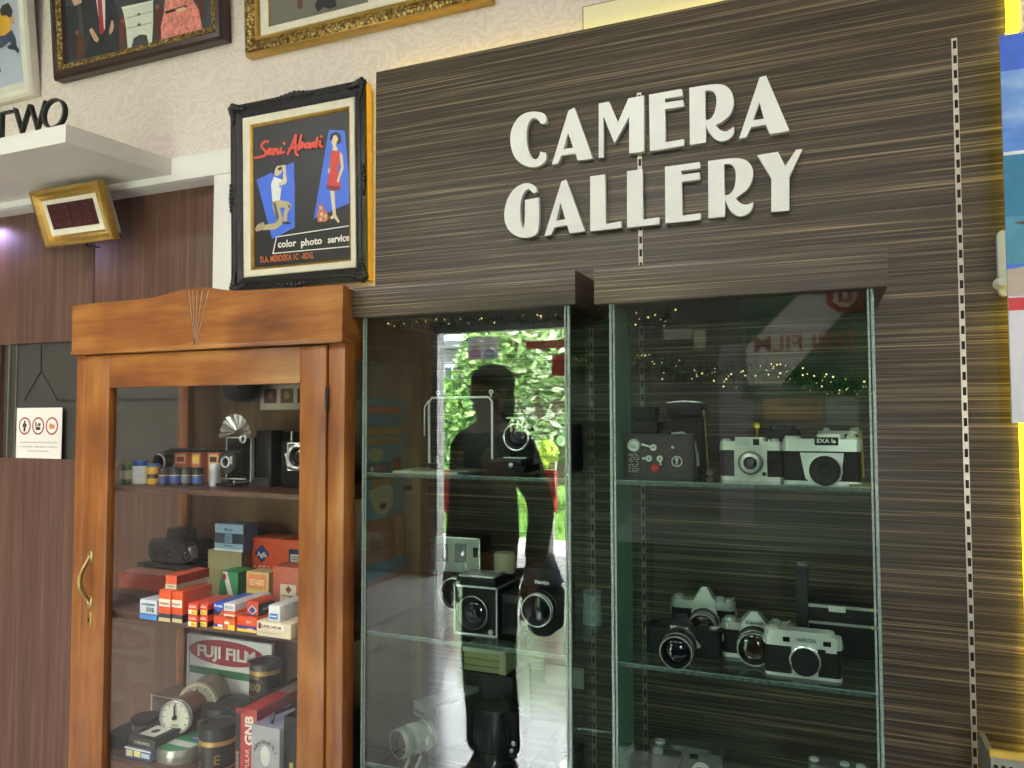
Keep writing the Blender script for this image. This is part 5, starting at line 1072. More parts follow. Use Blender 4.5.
for px, py, r, (ax, az) in ((654, 447.5, .007, (-.022, .006)), (649.5, 458.5, .0065, (-.011, 0)), (660.5, 458.5, .0065, (.002, -.011))):
    mb = MB(); X_, Z_ = fx(px), fz(py); mb.cyl(r, .0, .009, SILVER, 'y', (X_, 0, Z_), 20); mb.tube([(X_, -.007, Z_), (X_+ax, -.008, Z_+az)], .0022, SILVER); mb.ell((X_+ax, -.009, Z_+az), (.0028, .003, .0028), SILVER); mb.cyl(.002, .009, .0105, DARKM, 'y', (X_, 0, Z_), 10); mb.build('crank', t)
mb = MB(); mb.ell((fx(655.5), -.001, fz(468)), (.0105, .007, .0095), mat('a8281e', .35, 0, .08, name='red_button')); mb.build('button', t)
mb = MB(); X_, Z_ = fx(677), fz(461); mb.ring(.010, .0012, .002, SILVER, 'y', (X_, 0, Z_), 24); mb.box(X_-.0015, X_+.0015, -.005, 0, Z_-.006, Z_+.006, SILVER); mb.cyl(.0035, 0, .005, SILVER, 'y', (X_, 0, Z_+.004), 12); mb.cyl(.0032, 0, .004, SILVER, 'y', (fx(673), 0, fz(447)), 12); mb.build('speed_dial', t)
mb = MB(); mb.box(fx(628), fx(641), -.0022, 0, fz(474.5), fz(452.5), mat('151415', .5)); WD = mat('c9c5b9', .5); random.seed(3)
for i in range(11):
    for k in range(6):
        if random.random() < .75: mb.box(fx(629)+.0038*k, fx(629)+.0038*k+random.uniform(.0012, .003), -.0026, -.0018, fz(454)-.0037*i-.0014, fz(454)-.0037*i, WD)
mb.build('exposure_table', t)
mb = MB(); mb.tube([(fx(668), .02, hC), (fx(681), .02, hC+.003), (fx(692), .02, hC-.010), (fx(696), .018, hC*.55), (fx(696.5), .018, hC*.3)], .0028, mat('a9a9a4', .4, .5)); mb.build('strap', t)
mb = MB(); mb.prism(rrect(.02, .04, .004, 3, fx(665), .02), hC, hC+.006, BLACK); mb.build('viewfinder', t)
# tall leather camera
Y = 1.70; x, wC, hC = fit(667, 704, 402.5, Y, Z1)
t = thing('box_camera', 'tall black leather box camera behind the maroon cine camera', 'camera', (x, Y, Z1))
mb = MB(); mb.box(-wC*.40, wC*.40, 0, .10, 0, hC*.80, LEATHER, bev=.005); mb.build('body', t)
mb = MB(); mb.box(-wC*.5, wC*.46, -.012, .10, hC*.80, hC-.002, BLACK, bev=.006); mb.tube([(-wC*.48, -.012, hC-.001), (0, -.012, hC+.002), (wC*.45, -.012, hC-.001)], .002, CHROME); mb.build('hood', t)
mb = MB(); mb.tube([(wC*.5, .0, hC*.86), (wC*.54, .0, hC*.5), (wC*.6, -.005, hC*.06)], .002, BRASS); mb.ell((wC*.5, -.006, hC*.86), (.004, .004, .006), BRASS); mb.ell((wC*.66, -.02, .008), (.008, .006, .007), mat('a3a284', .4, .3)); mb.build('strap', t)
# black camera with hood, far corner
Y = 1.74; x, wC, hC = fit(626, 658, 421, Y, Z1)
t = thing('hooded_camera', 'small black camera with a raised hood behind the cine camera near the side glass', 'camera', (x, Y, Z1))
mb = MB(); mb.box(-wC/2, wC/2, 0, .06, 0, hC, BLACK, bev=.006); mb.build('body', t)
hh = at(645, 407, Y).z-Z1; mb = MB(); mb.prism(rrect(wC*.62, .05, .006, 3, .006, .03), hC, hh, BLACK, taper=1.12); mb.build('hood', t)
# silver rangefinder
def rangefinder(name, label, px0, px1, pyt, Y, z, word=None, lens=(0, .4, .024, .03), cap=False, housing=(-.22, .24), base_h=.09, top_h=.72, body=LEATHER, top=SILVER, win=(), rz=0, d=.034, plate=None, group=None, dials=((-.40, .009, .007), (.38, .010, .008))):
    x, w, h = fit(px0, px1, pyt, Y, z)
    t = thing(name, label, 'camera', (x, Y+d/2, z), rz, group)
    slab(MB(), w, d, h*base_h, h*top_h, body, .010).build('body', t)
    slab(MB(), w+.001, d+.002, 0, h*base_h, top, .010).build('base_plate', t)
    mb = slab(MB(), w+.001, d+.002, h*top_h, h*.90, top, .010)
    if housing: mb.prism(rrect(w*(housing[1]-housing[0]), d+.001, .006, 3, w*(housing[0]+housing[1])/2, 0), h*.88, h, top)
    mb.build('top_plate', t)
    f = -d/2-.0015
    for (u0, v0, u1, v1, c) in win:
        mb = MB(); mb.box(u0*w, u1*w, f-.0015, f+.004, v0*h, v1*h, mat(c, .15, 0, .1, 20, spec=.8)); mb.build('viewfinder_window', t)
    if plate:
        mb = MB(); mb.prism([(u*w, v*h) for u, v in plate], d/2-.001, d/2+.005, top, 'y'); mb.build('front_plate', t)
    if word:
        mb = MB(); (tx, u, v, s_, c, wd) = word; mb.text(tx, s_*h*1.35, mat(c, .4), FACE(u*w, f-.0008, v*h), .0003, 'CENTER', bold=s_*h*.02, width=wd*w); mb.build('name_lettering', t)
    for (u, r, hh_) in dials: dial(t, u*w, 0, h*.90, r, hh_, top, 'dial')
    mb = MB(); mb.cyl(.004, 0, .005, CHROME, 'z', (w*.28, -.002, h*.9), 12); mb.build('shutter_button', t)
    strap_lugs(t, w, h*.72)
    return t, w, h, d
t, wC, hC, d_ = rangefinder('rangefinder_camera', 'all-silver viewfinder camera with square front plate between cine camera and EXA camera', 720, 783, 437, 1.585, Z1, housing=(-.27, .22), top_h=.70, base_h=.10, win=((-.25, .82, -.03, .96, 'aebdb4'), (.03, .82, .13, .96, '2b3230'), (.26, .80, .44, .86, 'd5d8d2')), top=mat('bfc2b8', .35, .55, .06, 40), plate=[(-.27, .10), (.25, .10), (.25, .80), (-.27, .80)], dials=((-.42, .008, .005), (.36, .008, .006)))
mb = MB(); M2 = mat('c3c6bc', .32, .6, .05, 40); c_ = (-.01*wC, 0, .42*hC)
mb.lathe([(.0245, .02), (.0245, .027), (.023, .029), (.022, .027, DARKM), (.021, .029, M2), (.0185, .033), (.013, .035), (.0125, .031, DARKM), (.010, .029, BLACK), (.008, .030, LENSG), (0, .032, LENSG)], M2, 'y', c_, 36); mb.build('lens', t)
mb = MB(); mb.cyl(.004, 0, .006, DARKM, 'y', (wC*.20, -d_/2-.004, hC*.17), 12); mb.build('sync_socket', t)
# EXA
t, wC, hC, d_ = rangefinder('reflex_camera', 'silver and black reflex camera with EXA 1a name plate and black body cap', 783, 861, 434, 1.545, Z1, housing=(-.06, .26), top_h=.66, base_h=.07, word=('EXA Ia', .06, .83, .085, 'e6e6df', .24), plate=[(-.28, .63), (.28, .63), (.275, .56), (.24, .10), (.16, .06), (-.16, .06), (-.215, .12), (-.265, .5)], win=(), d=.044, dials=((-.38, .014, .006), (.40, .010, .004)))
mb = MB(); mb.box(-.09*wC, .215*wC, -d_/2-.0022, -d_/2, .78*hC, .94*hC, BLACK, bev=.001); mb.build('name_panel', t)
mb = MB(); c_ = (.035*wC, 0, .29*hC); r = .0275; mb.lathe([(r*1.12, d_/2+.004, SILVER), (r*1.12, d_/2+.009, SILVER), (r, d_/2+.010, SILVER), (r, d_/2+.02, BLACK), (r*.95, d_/2+.022), (r*.9, d_/2+.018), (r*.4, d_/2+.016), (r*.36, d_/2+.018), (0, d_/2+.018)], BLACK, 'y', c_, 40); mb.build('body_cap', t)
for u, v in ((-.235, .59), (.235, .60), (.20, .10)):
    mb = MB(); mb.cyl(.0032, 0, .004, SILVER if v > .1 else CHROME, 'y', (u*wC, -d_/2-.005, v*hC), 12); mb.build('screw', t)
# camera behind it with a meter window
t, wC, hC, d_ = rangefinder('meter_camera', 'silver topped camera with a half-moon meter window behind the EXA camera', 818, 861, 425.5, 1.67, Z1, housing=None, top_h=.62, base_h=.05, win=((.12, .74, .42, .84, '1c1c1c'),), dials=((-.3, .006, .006), (.38, .006, .007)), top=mat('a9aaa4', .35, .6))
mb = MB(); mb.lathe([(0, 0), (.010, 0), (.010, .003), (0, .003)], mat('d8d49a', .4), 'y', (.27*wC, -d_/2-.003, .76*hC), 20); mb.build('meter_window', t)
mb = MB(); mb.tube([(wC*.49, -.018, hC*.92), (wC*.51, -.018, hC*.55), (wC*.53, -.018, hC*.05)], .0022, mat('b8a23c', .4, .3)); mb.build('strap', t)
# little gilt finder, sitting on the wallside camera top
Y = 1.70; x, wC, hC = fit(764, 800, 430, Y, Z1)
t = thing('dark_camera', 'dark camera in the shade between the silver viewfinder camera and the EXA camera', 'camera', (x, Y, Z1)); mb = MB(); mb.box(-wC/2, wC/2, 0, .05, 0, hC, BLACK, bev=.006); mb.build('body', t)
mb = MB(); slab(mb, wC*.7, .04, hC, hC+.010, DARKM, .008, .025); mb.build('top_plate', t)
c = at(757, 425.5, 1.64); t = thing('accessory_finder', 'tiny gilt accessory finder on a thin stem behind the silver viewfinder camera', 'finder', (c.x, 1.64, Z1)); zz = c.z-Z1
mb = MB(); mb.cyl(.003, 0, zz-.005, BRASS, 'z', (0, 0, 0), 12); mb.cyl(.010, 0, .004, BRASS); mb.build('stem', t)
mb = MB(); mb.lathe([(0, -.008), (.007, -.007), (.0085, 0), (.007, .006), (.005, .004), (0, .002)], mat('d8c24a', .25, .6, .1, name='bright_gilt'), 'y', (0, 0, zz)); mb.build('finder', t)
P = on(868, 488, Z1); mb = MB(); mb.box(-.026, .022, 0, .10, 0, .0025, mat('8f8860', .6, 0, .08), bev=.0005); tag(mb.build('card', None, (P.x-.004, P.y+.004, Z1)), 'olive-tan card lying beside the EXA camera', 'card')

# ---------------- right-hand case, lower shelf
Y = 1.60; x, wC, hC = fit(646, 721, 622, Y, Z2)
t = slr('reflex_camera', 'black reflex camera with a large lens, front of the lower shelf', (x, Y+.01, Z2), wC, hC/.93, .036, .06, BLACK, LEATHER, BLACK, word='Nikkormat', wordm='d8d8d2', lens_r=.033, lens_L=.066, lx=-.006, barrel=mat('1a1a1b', .35, .1, .1, 60), front=LENSG, ph=.030, pw=.06)
Y = 1.735; x, wC, hC = fit(672, 735, 596, Y, Z2)
slr('reflex_camera', 'silver topped reflex camera at the back of the lower shelf, behind the black one', (x, Y, Z2), wC, hC/.87, .034, .05, mat('bcc4bd', .34, .7), LEATHER, SILVER, lens_r=.030, lens_L=.05, front=LENSA, ph=.042, pw=.052)
Y = 1.645; x, wC, hC = fit(722, 792, 617, Y, Z2)
slr('reflex_camera', 'silver topped Canon reflex camera behind the silver rangefinder', (x, Y, Z2), wC, hC/.90, .034, .06, mat('b5bab3', .34, .7), LEATHER, SILVER, word='Canon', wordm='3a3f3d', lens_r=.033, lens_L=.05, lx=-.004, front=LENSA, ph=.034, pw=.056)
t, wC, hC, d_ = rangefinder('rangefinder_camera', 'silver Nikon rangefinder camera with a black body cap, nearest the pane', 764, 841, 628, 1.545, Z2, word=('NIKON', .06, .785, .085, '5b5d5a', .24), housing=(-.46, .40), top_h=.66, base_h=.065, win=((-.25, .76, -.16, .86, '1b1d22'), (.27, .74, .37, .84, '1b1d22')), d=.032, plate=[(-.14, .06), (.20, .06), (.20, .68), (-.14, .68)], dials=((-.40, .012, .011), (.33, .012, .010), (-.12, .008, .006), (.12, .006, .005)))
mb = MB(); c_ = (.035*wC, 0, .40*hC); r = .0245; mb.lathe([(r*1.14, d_/2+.003), (r*1.14, d_/2+.009), (r*1.02, d_/2+.011), (r*1.02, d_/2+.013)], CHROME, 'y', c_, 40); mb.build('lens_mount', t)
mb = MB(); mb.lathe([(r, d_/2+.008), (r, d_/2+.022), (r*.94, d_/2+.024), (0, d_/2+.024)], BLACK, 'y', c_, 40); mb.build('body_cap', t)
mb = MB(); mb.box(.30*wC, .44*wC, -d_/2-.002, 0, .60*hC, .70*hC, SILVER); mb.build('focus_wheel', t)
# pop-up flash camera behind
Y = 1.70; x, wC, hC = fit(806, 873, 601, Y, Z2)
t = thing('flash_camera', 'flat black pocket camera with a tall flash column at the back of the lower shelf', 'camera', (x, Y, Z2))
mb = MB(); mb.box(-wC/2, wC/2, 0, .045, 0, hC, BLACK, bev=.003); mb.build('body', t)
mb = MB(); mb.box(-wC/2, wC/2, -.003, .01, hC-.010, hC-.004, CHROME); mb.box(-wC/2, wC/2, -.003, .01, hC*.60, hC*.60+.005, CHROME); mb.box(-.02, .012, -.006, .01, hC-.016, hC-.006, SILVER); mb.build('trim_strip', t)
mb = MB(); mb.ell((wC*.5, -.002, hC-.007), (.005, .003, .004), mat('d8c020', .4)); mb.ell((wC*.5, -.002, hC*.61), (.005, .003, .004), mat('d8c020', .4)); mb.build('end_cap', t)
zt = at(802, 564, Y).z-Z2; xa, xb = at(796, 600, Y).x-x, at(808.5, 600, Y).x-x
mb = MB(); mb.box(xa, xb, -.005, .04, 0, zt-.012, mat('222324', .5), bev=.003); mb.build('flash_column', t)
mb = MB(); mb.box(xa+.004, xb-.002, -.005, .035, zt-.014, zt-.002, DARKM, bev=.002); mb.box(xa+.006, xb-.003, -.004, .02, zt-.003, zt, CHROME); mb.build('flash_head', t)
# ---------------- right-hand case, bottom shelf
Y = 1.60; x, wC, hC = fit(648, 724, 741, Y, Z3)
t = thing('slide_camera', 'grey bodied camera with a rounded metal top on the bottom shelf', 'camera', (x, Y+.02, Z3), .05)
mb = MB(); slab(mb, wC, .05, 0, hC*.80, mat('4a4c4d', .45, .3), .014); mb.build('body', t)
GT_ = mat('6f726f', .32, .6, .1, 40); mb = MB(); slab(mb, wC*.98, .046, hC*.80, hC*.94, GT_, .014); mb.prism(rrect(wC*.55, .036, .012, 4, .01, 0), hC*.94, hC, GT_); mb.build('top_plate', t)
mb = MB(); mb.box(-wC*.30, -wC*.05, -.0262, -.02, hC*.82, hC*.92, DARKM); mb.box(wC*.05, wC*.16, -.0262, -.02, hC*.83, hC*.91, mat('14161a', .15)); mb.build('viewfinder_window', t)
dial(t, -wC*.36, 0, hC*.94, .010, .006, CHROME, 'dial')
lens_parts(t, wC*.2, -.025, hC*.62, .018, .02, SILVER, CHROME, LENSG, grip=False)
Y = 1.60; x, wC, hC = fit(808, 870, 761, Y, Z3)
t = thing('compact_camera', 'flat silver topped camera near the outer side glass on the bottom shelf', 'camera', (x, Y+.02, Z3))
mb = MB(); slab(mb, wC, .04, 0, hC*.8, LEATHER, .01); mb.build('body', t); mb = MB(); slab(mb, wC*1.01, .042, hC*.8, hC*.96, mat('6f716d', .35, .6), .01); mb.build('top_plate', t)
for u in (-.4, .1, .36): dial(t, u*wC, 0, hC*.95, .008, .006, SILVER, 'dial')
Y = 1.62; x, wC, hC = fit(616, 634, 741, Y, Z3)
t = thing('lens', 'pale metal lens standing on end by the inner side glass on the bottom shelf', 'lens', (x, Y, Z3))
mb = MB(); r = wC/2; mb.lathe([(0, 0), (r*.9, 0), (r*.9, hC*.3), (r*.75, hC*.35), (r*.75, hC*.8), (r, hC*.83), (r, hC*.97), (r*.85, hC)], SILVER); mb.build('barrel', t)
mb = MB(); mb.lathe([(r*.86, hC*.985), (0, hC*.97)], LENSG); mb.build('front_element', t)

# ---------------- left-hand case, upper shelf
Y = 1.62; A = at(427.5, 393, Y); B = at(493, 466, Y); wV = B.x-A.x; hV = A.z-Z1; xc = (A.x+B.x)/2
t = thing('press_camera', 'black press camera with a white wire frame finder and round ringed lens', 'camera', (xc, Y, Z1)); WIRE = mat('e6e7e3', .4, 0, .05, name='white_wire')
mb = MB(); f0, f1 = -wV/2, wV/2; zt = hV-.012
mb.tube([(f0+.006, 0, .012), (f0+.004, 0, zt-.012), (f0+.012, 0, zt), (f1-.012, 0, zt), (f1-.002, 0, zt-.010), (f1-.002, 0, .012)], .003, WIRE)
mb.tube([(f0+.004, 0, zt-.006), (f0-.006, -.004, zt-.022), (f0-.006, -.004, hV*.45)], .0016, WIRE)
for X_ in (at(438, 393, Y).x-xc, at(491, 393, Y).x-xc): mb.tube([(X_, 0, zt), (X_, 0, zt+.010)], .002, WIRE); mb.ring(.0042, .0016, 0, WIRE, 'y', (X_, 0, zt+.012), 14)
mb.build('wire_finder', t)
mb = MB(); xb0 = at(462, 430, Y).x-xc; mb.box(xb0, f1-.004, .004, .05, .008, zt-.004, mat('1a1b1b', .5, 0, .15, 60), bev=.003); mb.build('body', t)
mb = MB(); X0, X1 = f1-.002, at(510, 440, Y).x-xc
for k in range(5): 
    xa = X0+(X1-X0)*k/5; mb.prism(rrect((X1-X0)/5*.96, .115-.006*k, .002, 2, xa+(X1-X0)/10, .085-.004*k), -.05, -.002, mat('161617', .6), 'y')
mb.build('bellows', t)
ac = at(519, 437, Y); ax, az = ac.x-xc, ac.z-Z1
mb = MB(); mb.prism(rrect(.06, .085, .004, 3, ax-.004, az-.004), -.03, -.018, BLACK, 'y'); mb.build('lens_board', t)
mb = MB(); mb.ring(.030, .0022, .018, CHROME, 'y', (ax, 0, az), 36); mb.lathe([(.030, -.018), (.030, .016), (.022, .010), (.016, .014, LENSG), (0, .018, LENSG)], DARKM, 'y', (ax, 0, az), 32); mb.ell((ax-.033, -.012, az), (.004, .004, .004), CHROME)
for s in (-.012, .004, .016): mb.box(ax+s-.0012, ax+s+.0012, -.02, -.012, az+.012, az+.040, CHROME)
mb.box(ax-.024, ax+.022, -.022, -.012, az+.042, az+.045, CHROME); mb.box(ax-.03, ax+.026, -.022, -.012, az-.048, az-.045, CHROME); mb.build('lens', t)
mb = MB(); mb.box(at(497, 460, Y).x-xc, at(534, 460, Y).x-xc, -.06, .04, .004, .020, BLACK, bev=.002); mb.box(at(500, 460, Y).x-xc, at(530, 460, Y).x-xc, -.055, .03, .020, .034, mat('202122', .4), bev=.003); mb.ell((at(521, 458, Y).x-xc, -.062, .022), (.006, .004, .006), CHROME); mb.build('lens_bed', t)
P = at(447, 465, 1.56); mb = MB(); mb.box(-.09, .06, 0, .10, 0, .003, mat('6d6f6c', .4, .2), bev=.0006); tag(mb.build('glass_plate', None, (P.x, 1.55, Z1+.0045)), 'grey plate on top of a pale plate under the wire frame finder', 'plate', 'plates under the wire frame camera')
mb = MB(); mb.box(-.11, .06, 0, .12, 0, .004, mat('b7b39c', .5, 0, .08), bev=.0006); tag(mb.build('glass_plate', None, (P.x-.02, 1.535, Z1)), 'pale plate lying directly on the shelf under the wire frame finder', 'plate', 'plates under the wire frame camera')
P = at(437, 462, 1.585); t = thing('lens_hood', 'low grey metal lens hood lying on the plates below the wire finder', 'lens hood', (P.x, 1.60, Z1+.0075))
mb = MB(); mb.lathe([(0, 0), (.022, 0), (.030, .008), (.031, .012), (.029, .012)], mat('3c3d3e', .35, .4)); mb.build('rim', t); mb = MB(); mb.lathe([(.026, .012), (.016, .014), (.016, .026), (.010, .028), (0, .028)], mat('7a7c7c', .3, .7)); mb.build('collar', t)
# dark camera behind, next to the side glass
Y = 1.70; x, wC, hC = fit(556, 568, 424, Y, Z1)
t = thing('boxed_camera', 'dark maroon box camera beside the inner side glass of the upper shelf', 'camera', (x, Y, Z1)); mb = MB(); mb.box(-wC/2, wC/2+.01, 0, .09, 0, hC, mat('251a1c', .45, 0, .15, 60, .3), bev=.004); mb.build('body', t)
mb = MB(); mb.cyl(.012, 0, .008, CHROME, 'y', (0, 0, hC*.65)); mb.build('lens', t)
# printed sheets taped to the outside of the cabinet's side, seen through the case's side glass
XS = -1.0118
def sidept(px, py): q = at(px, py, 1.0)-EYE; k = XS/q.x; return EYE+q*k
def sheet(label, px0, px1, py0, py1, base, items):
    a, b = sidept(px0, py1), sidept(px1, py0); zlo = sidept((px0+px1)/2, py1).z; zhi = sidept((px0+px1)/2, py0).z; wq, hq = b.y-a.y, zhi-zlo
    mb = MB(); mb.box(0, .0015, 0, wq, 0, hq, mat(base, .4, 0, .08, 20)); decorate(mb, SIDE(.0016, 0, 0), wq, hq, items)
    tag(mb.build('printed_sheet', None, (XS-.0016, a.y, zlo)), label, 'poster', 'printed sheets on the cabinet side')
sheet('blue printed sheet with orange lettering bars on the teak cabinet side, behind the case glass', 365, 402, 399, 474, '5f9cbe', [('r', .06, .80, .94, .90, 'e07a5c'), ('r', .03, .52, .97, .62, 'd99a3c'), ('r', .05, .40, .9, .48, 'd99a3c'), ('e', .26, .27, .2, .09, 'e0c99a'), ('r', .04, .02, .66, .16, '3f6a8c'), ('r', .72, .04, .96, .2, 'b04050'), ('c', .16, .08, .035, 'e6ded2'), ('r', .28, .06, .55, .10, 'd0656a')])
sheet('red and blue printed sheet with a drawn smiling face on the teak cabinet side', 364, 404, 479, 582, 'c9654c', [('r', 0, .62, 1, 1, '6fa6c4'), ('p', [(.10, .86), (.18, .95), (.5, .96), (.72, .9), (.7, .72), (.5, .64), (.28, .68)], 'ecd0aa'), ('p', [(.08, .9), (.2, 1.0), (.7, 1.0), (.85, .92), (.5, .95)], 'c98f50'), ('e', .44, .74, .09, .03, '5a2a24'), ('r', 0, .06, 1, .20, '5f9cbe'), ('r', .1, .46, .9, .475, '9a4a38'), ('r', .1, .40, .9, .415, '9a4a38'), ('r', .1, .34, .9, .355, '9a4a38'), ('r', .75, .2, 1, .6, 'd98a3c')])
# ---------------- left-hand case, lower shelf
Y = 1.71; x, wC, hC = fit(436, 480, 535.5, Y, Z2)
t = thing('instant_camera', 'grey faced camera with a big round black lens standing on the lower shelf', 'camera', (x, Y, Z2)); GF = mat('a6aaa2', .4, .3, .05, 40)
mb = MB(); mb.box(-wC/2, wC/2, 0, .07, 0, hC, BLACK, bev=.004); mb.build('body', t)
mb = MB(); mb.box(-wC/2+.002, wC/2-.002, -.003, .002, hC*.55, hC-.004, GF, bev=.001); mb.box(-wC/2-.001, wC/2+.001, -.004, 0, hC-.004, hC, CHROME)
for s in (-1, 1): mb.box(s*wC/2-.0015, s*wC/2+.0015, -.004, 0, .004, hC, CHROME)
mb.build('face_plate', t)
mb = MB(); mb.box(-wC*.05, wC*.20, -.005, 0, hC*.68, hC*.92, mat('5a6260', .2)); mb.box(wC*.36, wC*.46, -.005, 0, hC*.76, hC*.88, BLACK); mb.box(-wC*.45, -wC*.22, -.005, 0, hC*.68, hC*.90, mat('3c4242', .2)); mb.build('viewfinder_window', t)
lens_parts(t, wC*.02, 0, hC*.30, .040, .028, BLACK, CHROME, LENSG, grip=False)
mb = MB(); mb.cyl(.007, 0, .016, CHROME, 'x', (-wC/2-.016, .02, hC*.50), 14); mb.cyl(.009, 0, .014, mat('8d8f8c', .4, .4), 'x', (wC/2, .02, hC*.44), 14); mb.build('side_knob', t)
Y = 1.57; A = at(455, 584, Y); B = at(497, 632, Y); x = (A.x+B.x)/2; wC = B.x-A.x; hC = A.z-Z2
t = thing('medium_format_camera', 'black cube camera with chrome edged front and folded hood in front of the mirrored figure', 'camera', (x, Y, Z2), .0)
mb = MB(); mb.box(-wC/2, wC/2, 0, .10, 0, hC, LEATHER, bev=.002); mb.build('body', t)
mb = MB(); 
for s in (-1, 1): mb.box(s*wC/2-.0018, s*wC/2+.0018, -.003, .002, 0, hC, CHROME)
mb.box(-wC/2, wC/2, -.003, .002, 0, .004, CHROME); mb.box(-wC/2, wC/2, -.003, .002, hC-.004, hC, CHROME); mb.box(wC/2-.002, wC/2+.002, 0, .10, hC-.005, hC-.001, CHROME); mb.build('chrome_trim', t)
mb = MB(); mb.box(-wC*.48, wC*.46, .0, .085, hC, hC+.016, BLACK, bev=.003); mb.box(-wC*.44, wC*.40, .006, .075, hC+.016, hC+.022, CHROME, bev=.002); mb.text('DISTAGON', .007, CHROME, FACE(0, -.0005, hC+.005), .0002, 'CENTER') if False else None; mb.build('folded_hood', t)
mb = MB(); mb.lathe([(.038, 0), (.038, .010), (.036, .012, CHROME), (.035, .010), (.024, .006), (.018, .009, LENSG), (0, .012, LENSG)], BLACK, 'y', (-.004, 0, hC*.47), 36); mb.build('lens', t)
mb = MB(); mb.cyl(.006, 0, .005, CHROME, 'y', (wC*.36, 0, hC*.10), 14); mb.build('release_button', t)
mb = MB(); mb.box(wC/2+.002, wC/2+.05, .015, .085, .004, hC*.86, mat('1d1e20', .5, 0, .15, 60), bev=.006); mb.box(wC/2+.012, wC/2+.04, .010, .016, .02, hC*.7, BLACK, bev=.002); mb.build('side_grip', t)
Y = 1.74; x, wC, hC = fit(492, 511, 553, Y, Z2)
t = thing('lens_tube', 'black upright lens with a cream cap behind the cube camera', 'lens', (x, Y+.02, Z2)); r = wC/2
mb = MB(); mb.lathe([(0, 0), (r, 0), (r, hC*.68), (0, hC*.68)], BLACK); mb.build('barrel', t)
mb = MB(); mb.lathe([(0, hC*.68), (r*1.04, hC*.68), (r*1.04, hC*.95), (r*.95, hC), (0, hC)], mat('b9b392', .45)); mb.build('cap', t)
Y = 1.56; x, wC, hC = fit(521, 560, 578, Y, Z2)
t = thing('studio_camera', 'black studio camera lettered on its hood, seen in the mirrored bag at the inner end', 'camera', (x, Y+.01, Z2))
mb = MB(); mb.box(-wC/2, wC/2, .02, .10, 0, hC*.88, LEATHER, bev=.004); mb.build('body', t)
mb = MB(); mb.box(-wC*.48, wC*.40, .0, .09, hC*.88, hC*1.16, BLACK, bev=.003); mb.text('Mamiya', .011, mat('dcdcd8', .4), FACE(.0, -.0006, hC*.92), .0002, 'CENTER', bold=.0004); mb.build('viewing_hood', t)
lc = at(536, 611, Y); lens_parts(t, lc.x-x, .02, lc.z-Z2, .036, .03, BLACK, CHROME, LENSG, grip=True)
Y = 1.76; x, wC, hC = fit(588, 606, 592, Y, Z2)
t = thing('white_canister', 'frosted pale canister at the back beside the inner side glass', 'canister', (x-.012, Y, Z2)); r = .022
mb = MB(); mb.lathe([(0, 0), (r, 0), (r, hC*.5), (r*.9, hC*.55), (r*.95, hC*.95), (0, hC)], mat('b7c6c6', .35)); mb.build('body', t); mb = MB(); mb.lathe([(0, hC), (r, hC), (r, hC*1.05), (0, hC*1.06)], mat('8d9a9a', .4)); mb.build('lid', t)
# ---------------- left-hand case, bottom shelf
Y = 1.72; A = at(463, 651, Y); B = at(505, 676, Y)
dk = MB(); dk.box(A.x-.02, B.x+.02, Y, Y+.12, Z3, B.z-.0005, mat('18181a', .5), bev=.004); o = dk.build('storage_box'); tag(o, 'plain black storage box under the yellow-green box', 'box')
t = thing('slide_box', 'yellow-green box with a pale rim on the black storage box', 'box', ((A.x+B.x)/2, Y+.004, B.z)); wq, hq = B.x-A.x, A.z-B.z; YG = mat('a6aa72', .4, 0, .08, 30)
mb = MB(); mb.box(-wq/2, wq/2, 0, .08, 0, hq, YG, bev=.003); mb.box(wq*.36, wq/2+.002, -.004, .08, 0, hq+.002, mat('c2c69a', .4), bev=.002); mb.box(-wq/2, wq*.36, -.002, 0, hq*.30, hq*.34, mat('6f7348', .5)); mb.box(-wq/2, wq*.36, -.002, 0, hq*.64, hq*.68, mat('7f8358', .5)); mb.build('box', t)
mb = MB(); mb.box(-wq/2-.001, wq/2+.001, -.005, .081, hq, hq+.012, mat('c9ccae', .4), bev=.002); mb.build('lid', t)
P = at(578, 678.5, 1.872); mb = MB(); mb.box(-.055, .05, 0, .004, -.026, .026, mat('c3c6bc', .6, 0, .04), bev=.001); tag(mb.build('caption_card', None, (P.x-.035, 1.872, P.z)), 'blank pale caption card fixed at the back between the two glass cases', 'card')
# super-8 cine camera
Y = 1.58; lc = at(404, 733, Y); 
t = thing('cine_camera', 'grey cine camera with a silver zoom lens and pistol body on the bottom shelf', 'camera', (lc.x+.045, Y, Z3), -.42); zc = lc.z-Z3; GC = mat('46484a', .35, .4, .08, 40, name='grey_enamel')
r = .033
lens_parts(t, 0, .02, zc, r, .085, SILVER, CHROME, LENSA, grip=True)
mb = MB(); mb.prism(rrect(.06, .115, .012, 4, .0, zc+.012), -.20, -.02, GC, 'y'); mb.build('body', t)
mb = MB(); mb.prism(rrect(.044, .034, .004, 3, .002, zc+.062), -.16, .006, mat('8d8f8e', .4, .3), 'y'); mb.box(-.016, .020, -.0075, -.006, zc+.054, zc+.060, mat('4a4c4d', .4)); mb.build('name_block', t)
mb = MB(); mb.tube([(.03, -.02, zc-.03), (.036, -.045, zc-.055)], .004, CHROME); mb.tube([(.012, -.04, zc-.034), (.016, -.06, zc-.06)], .004, CHROME); mb.ell((.034, .0, zc), (.006, .012, .012), CHROME); mb.build('zoom_lever', t)
mb = MB(); mb.prism(rrect(.036, .06, .01, 4, 0, .12), 0, zc-.04, BLACK); mb.build('grip', t)
Y = 1.56; x, wC, hC = fit(467, 507, 710, Y, Z3)
t = thing('telephoto_lens', 'tall black telephoto lens standing on the bottom shelf before the mirrored legs', 'lens', (x, Y+.05, Z3)); r = wC/2; BL = mat('1c1d1f', .35, .1, .12, 50)
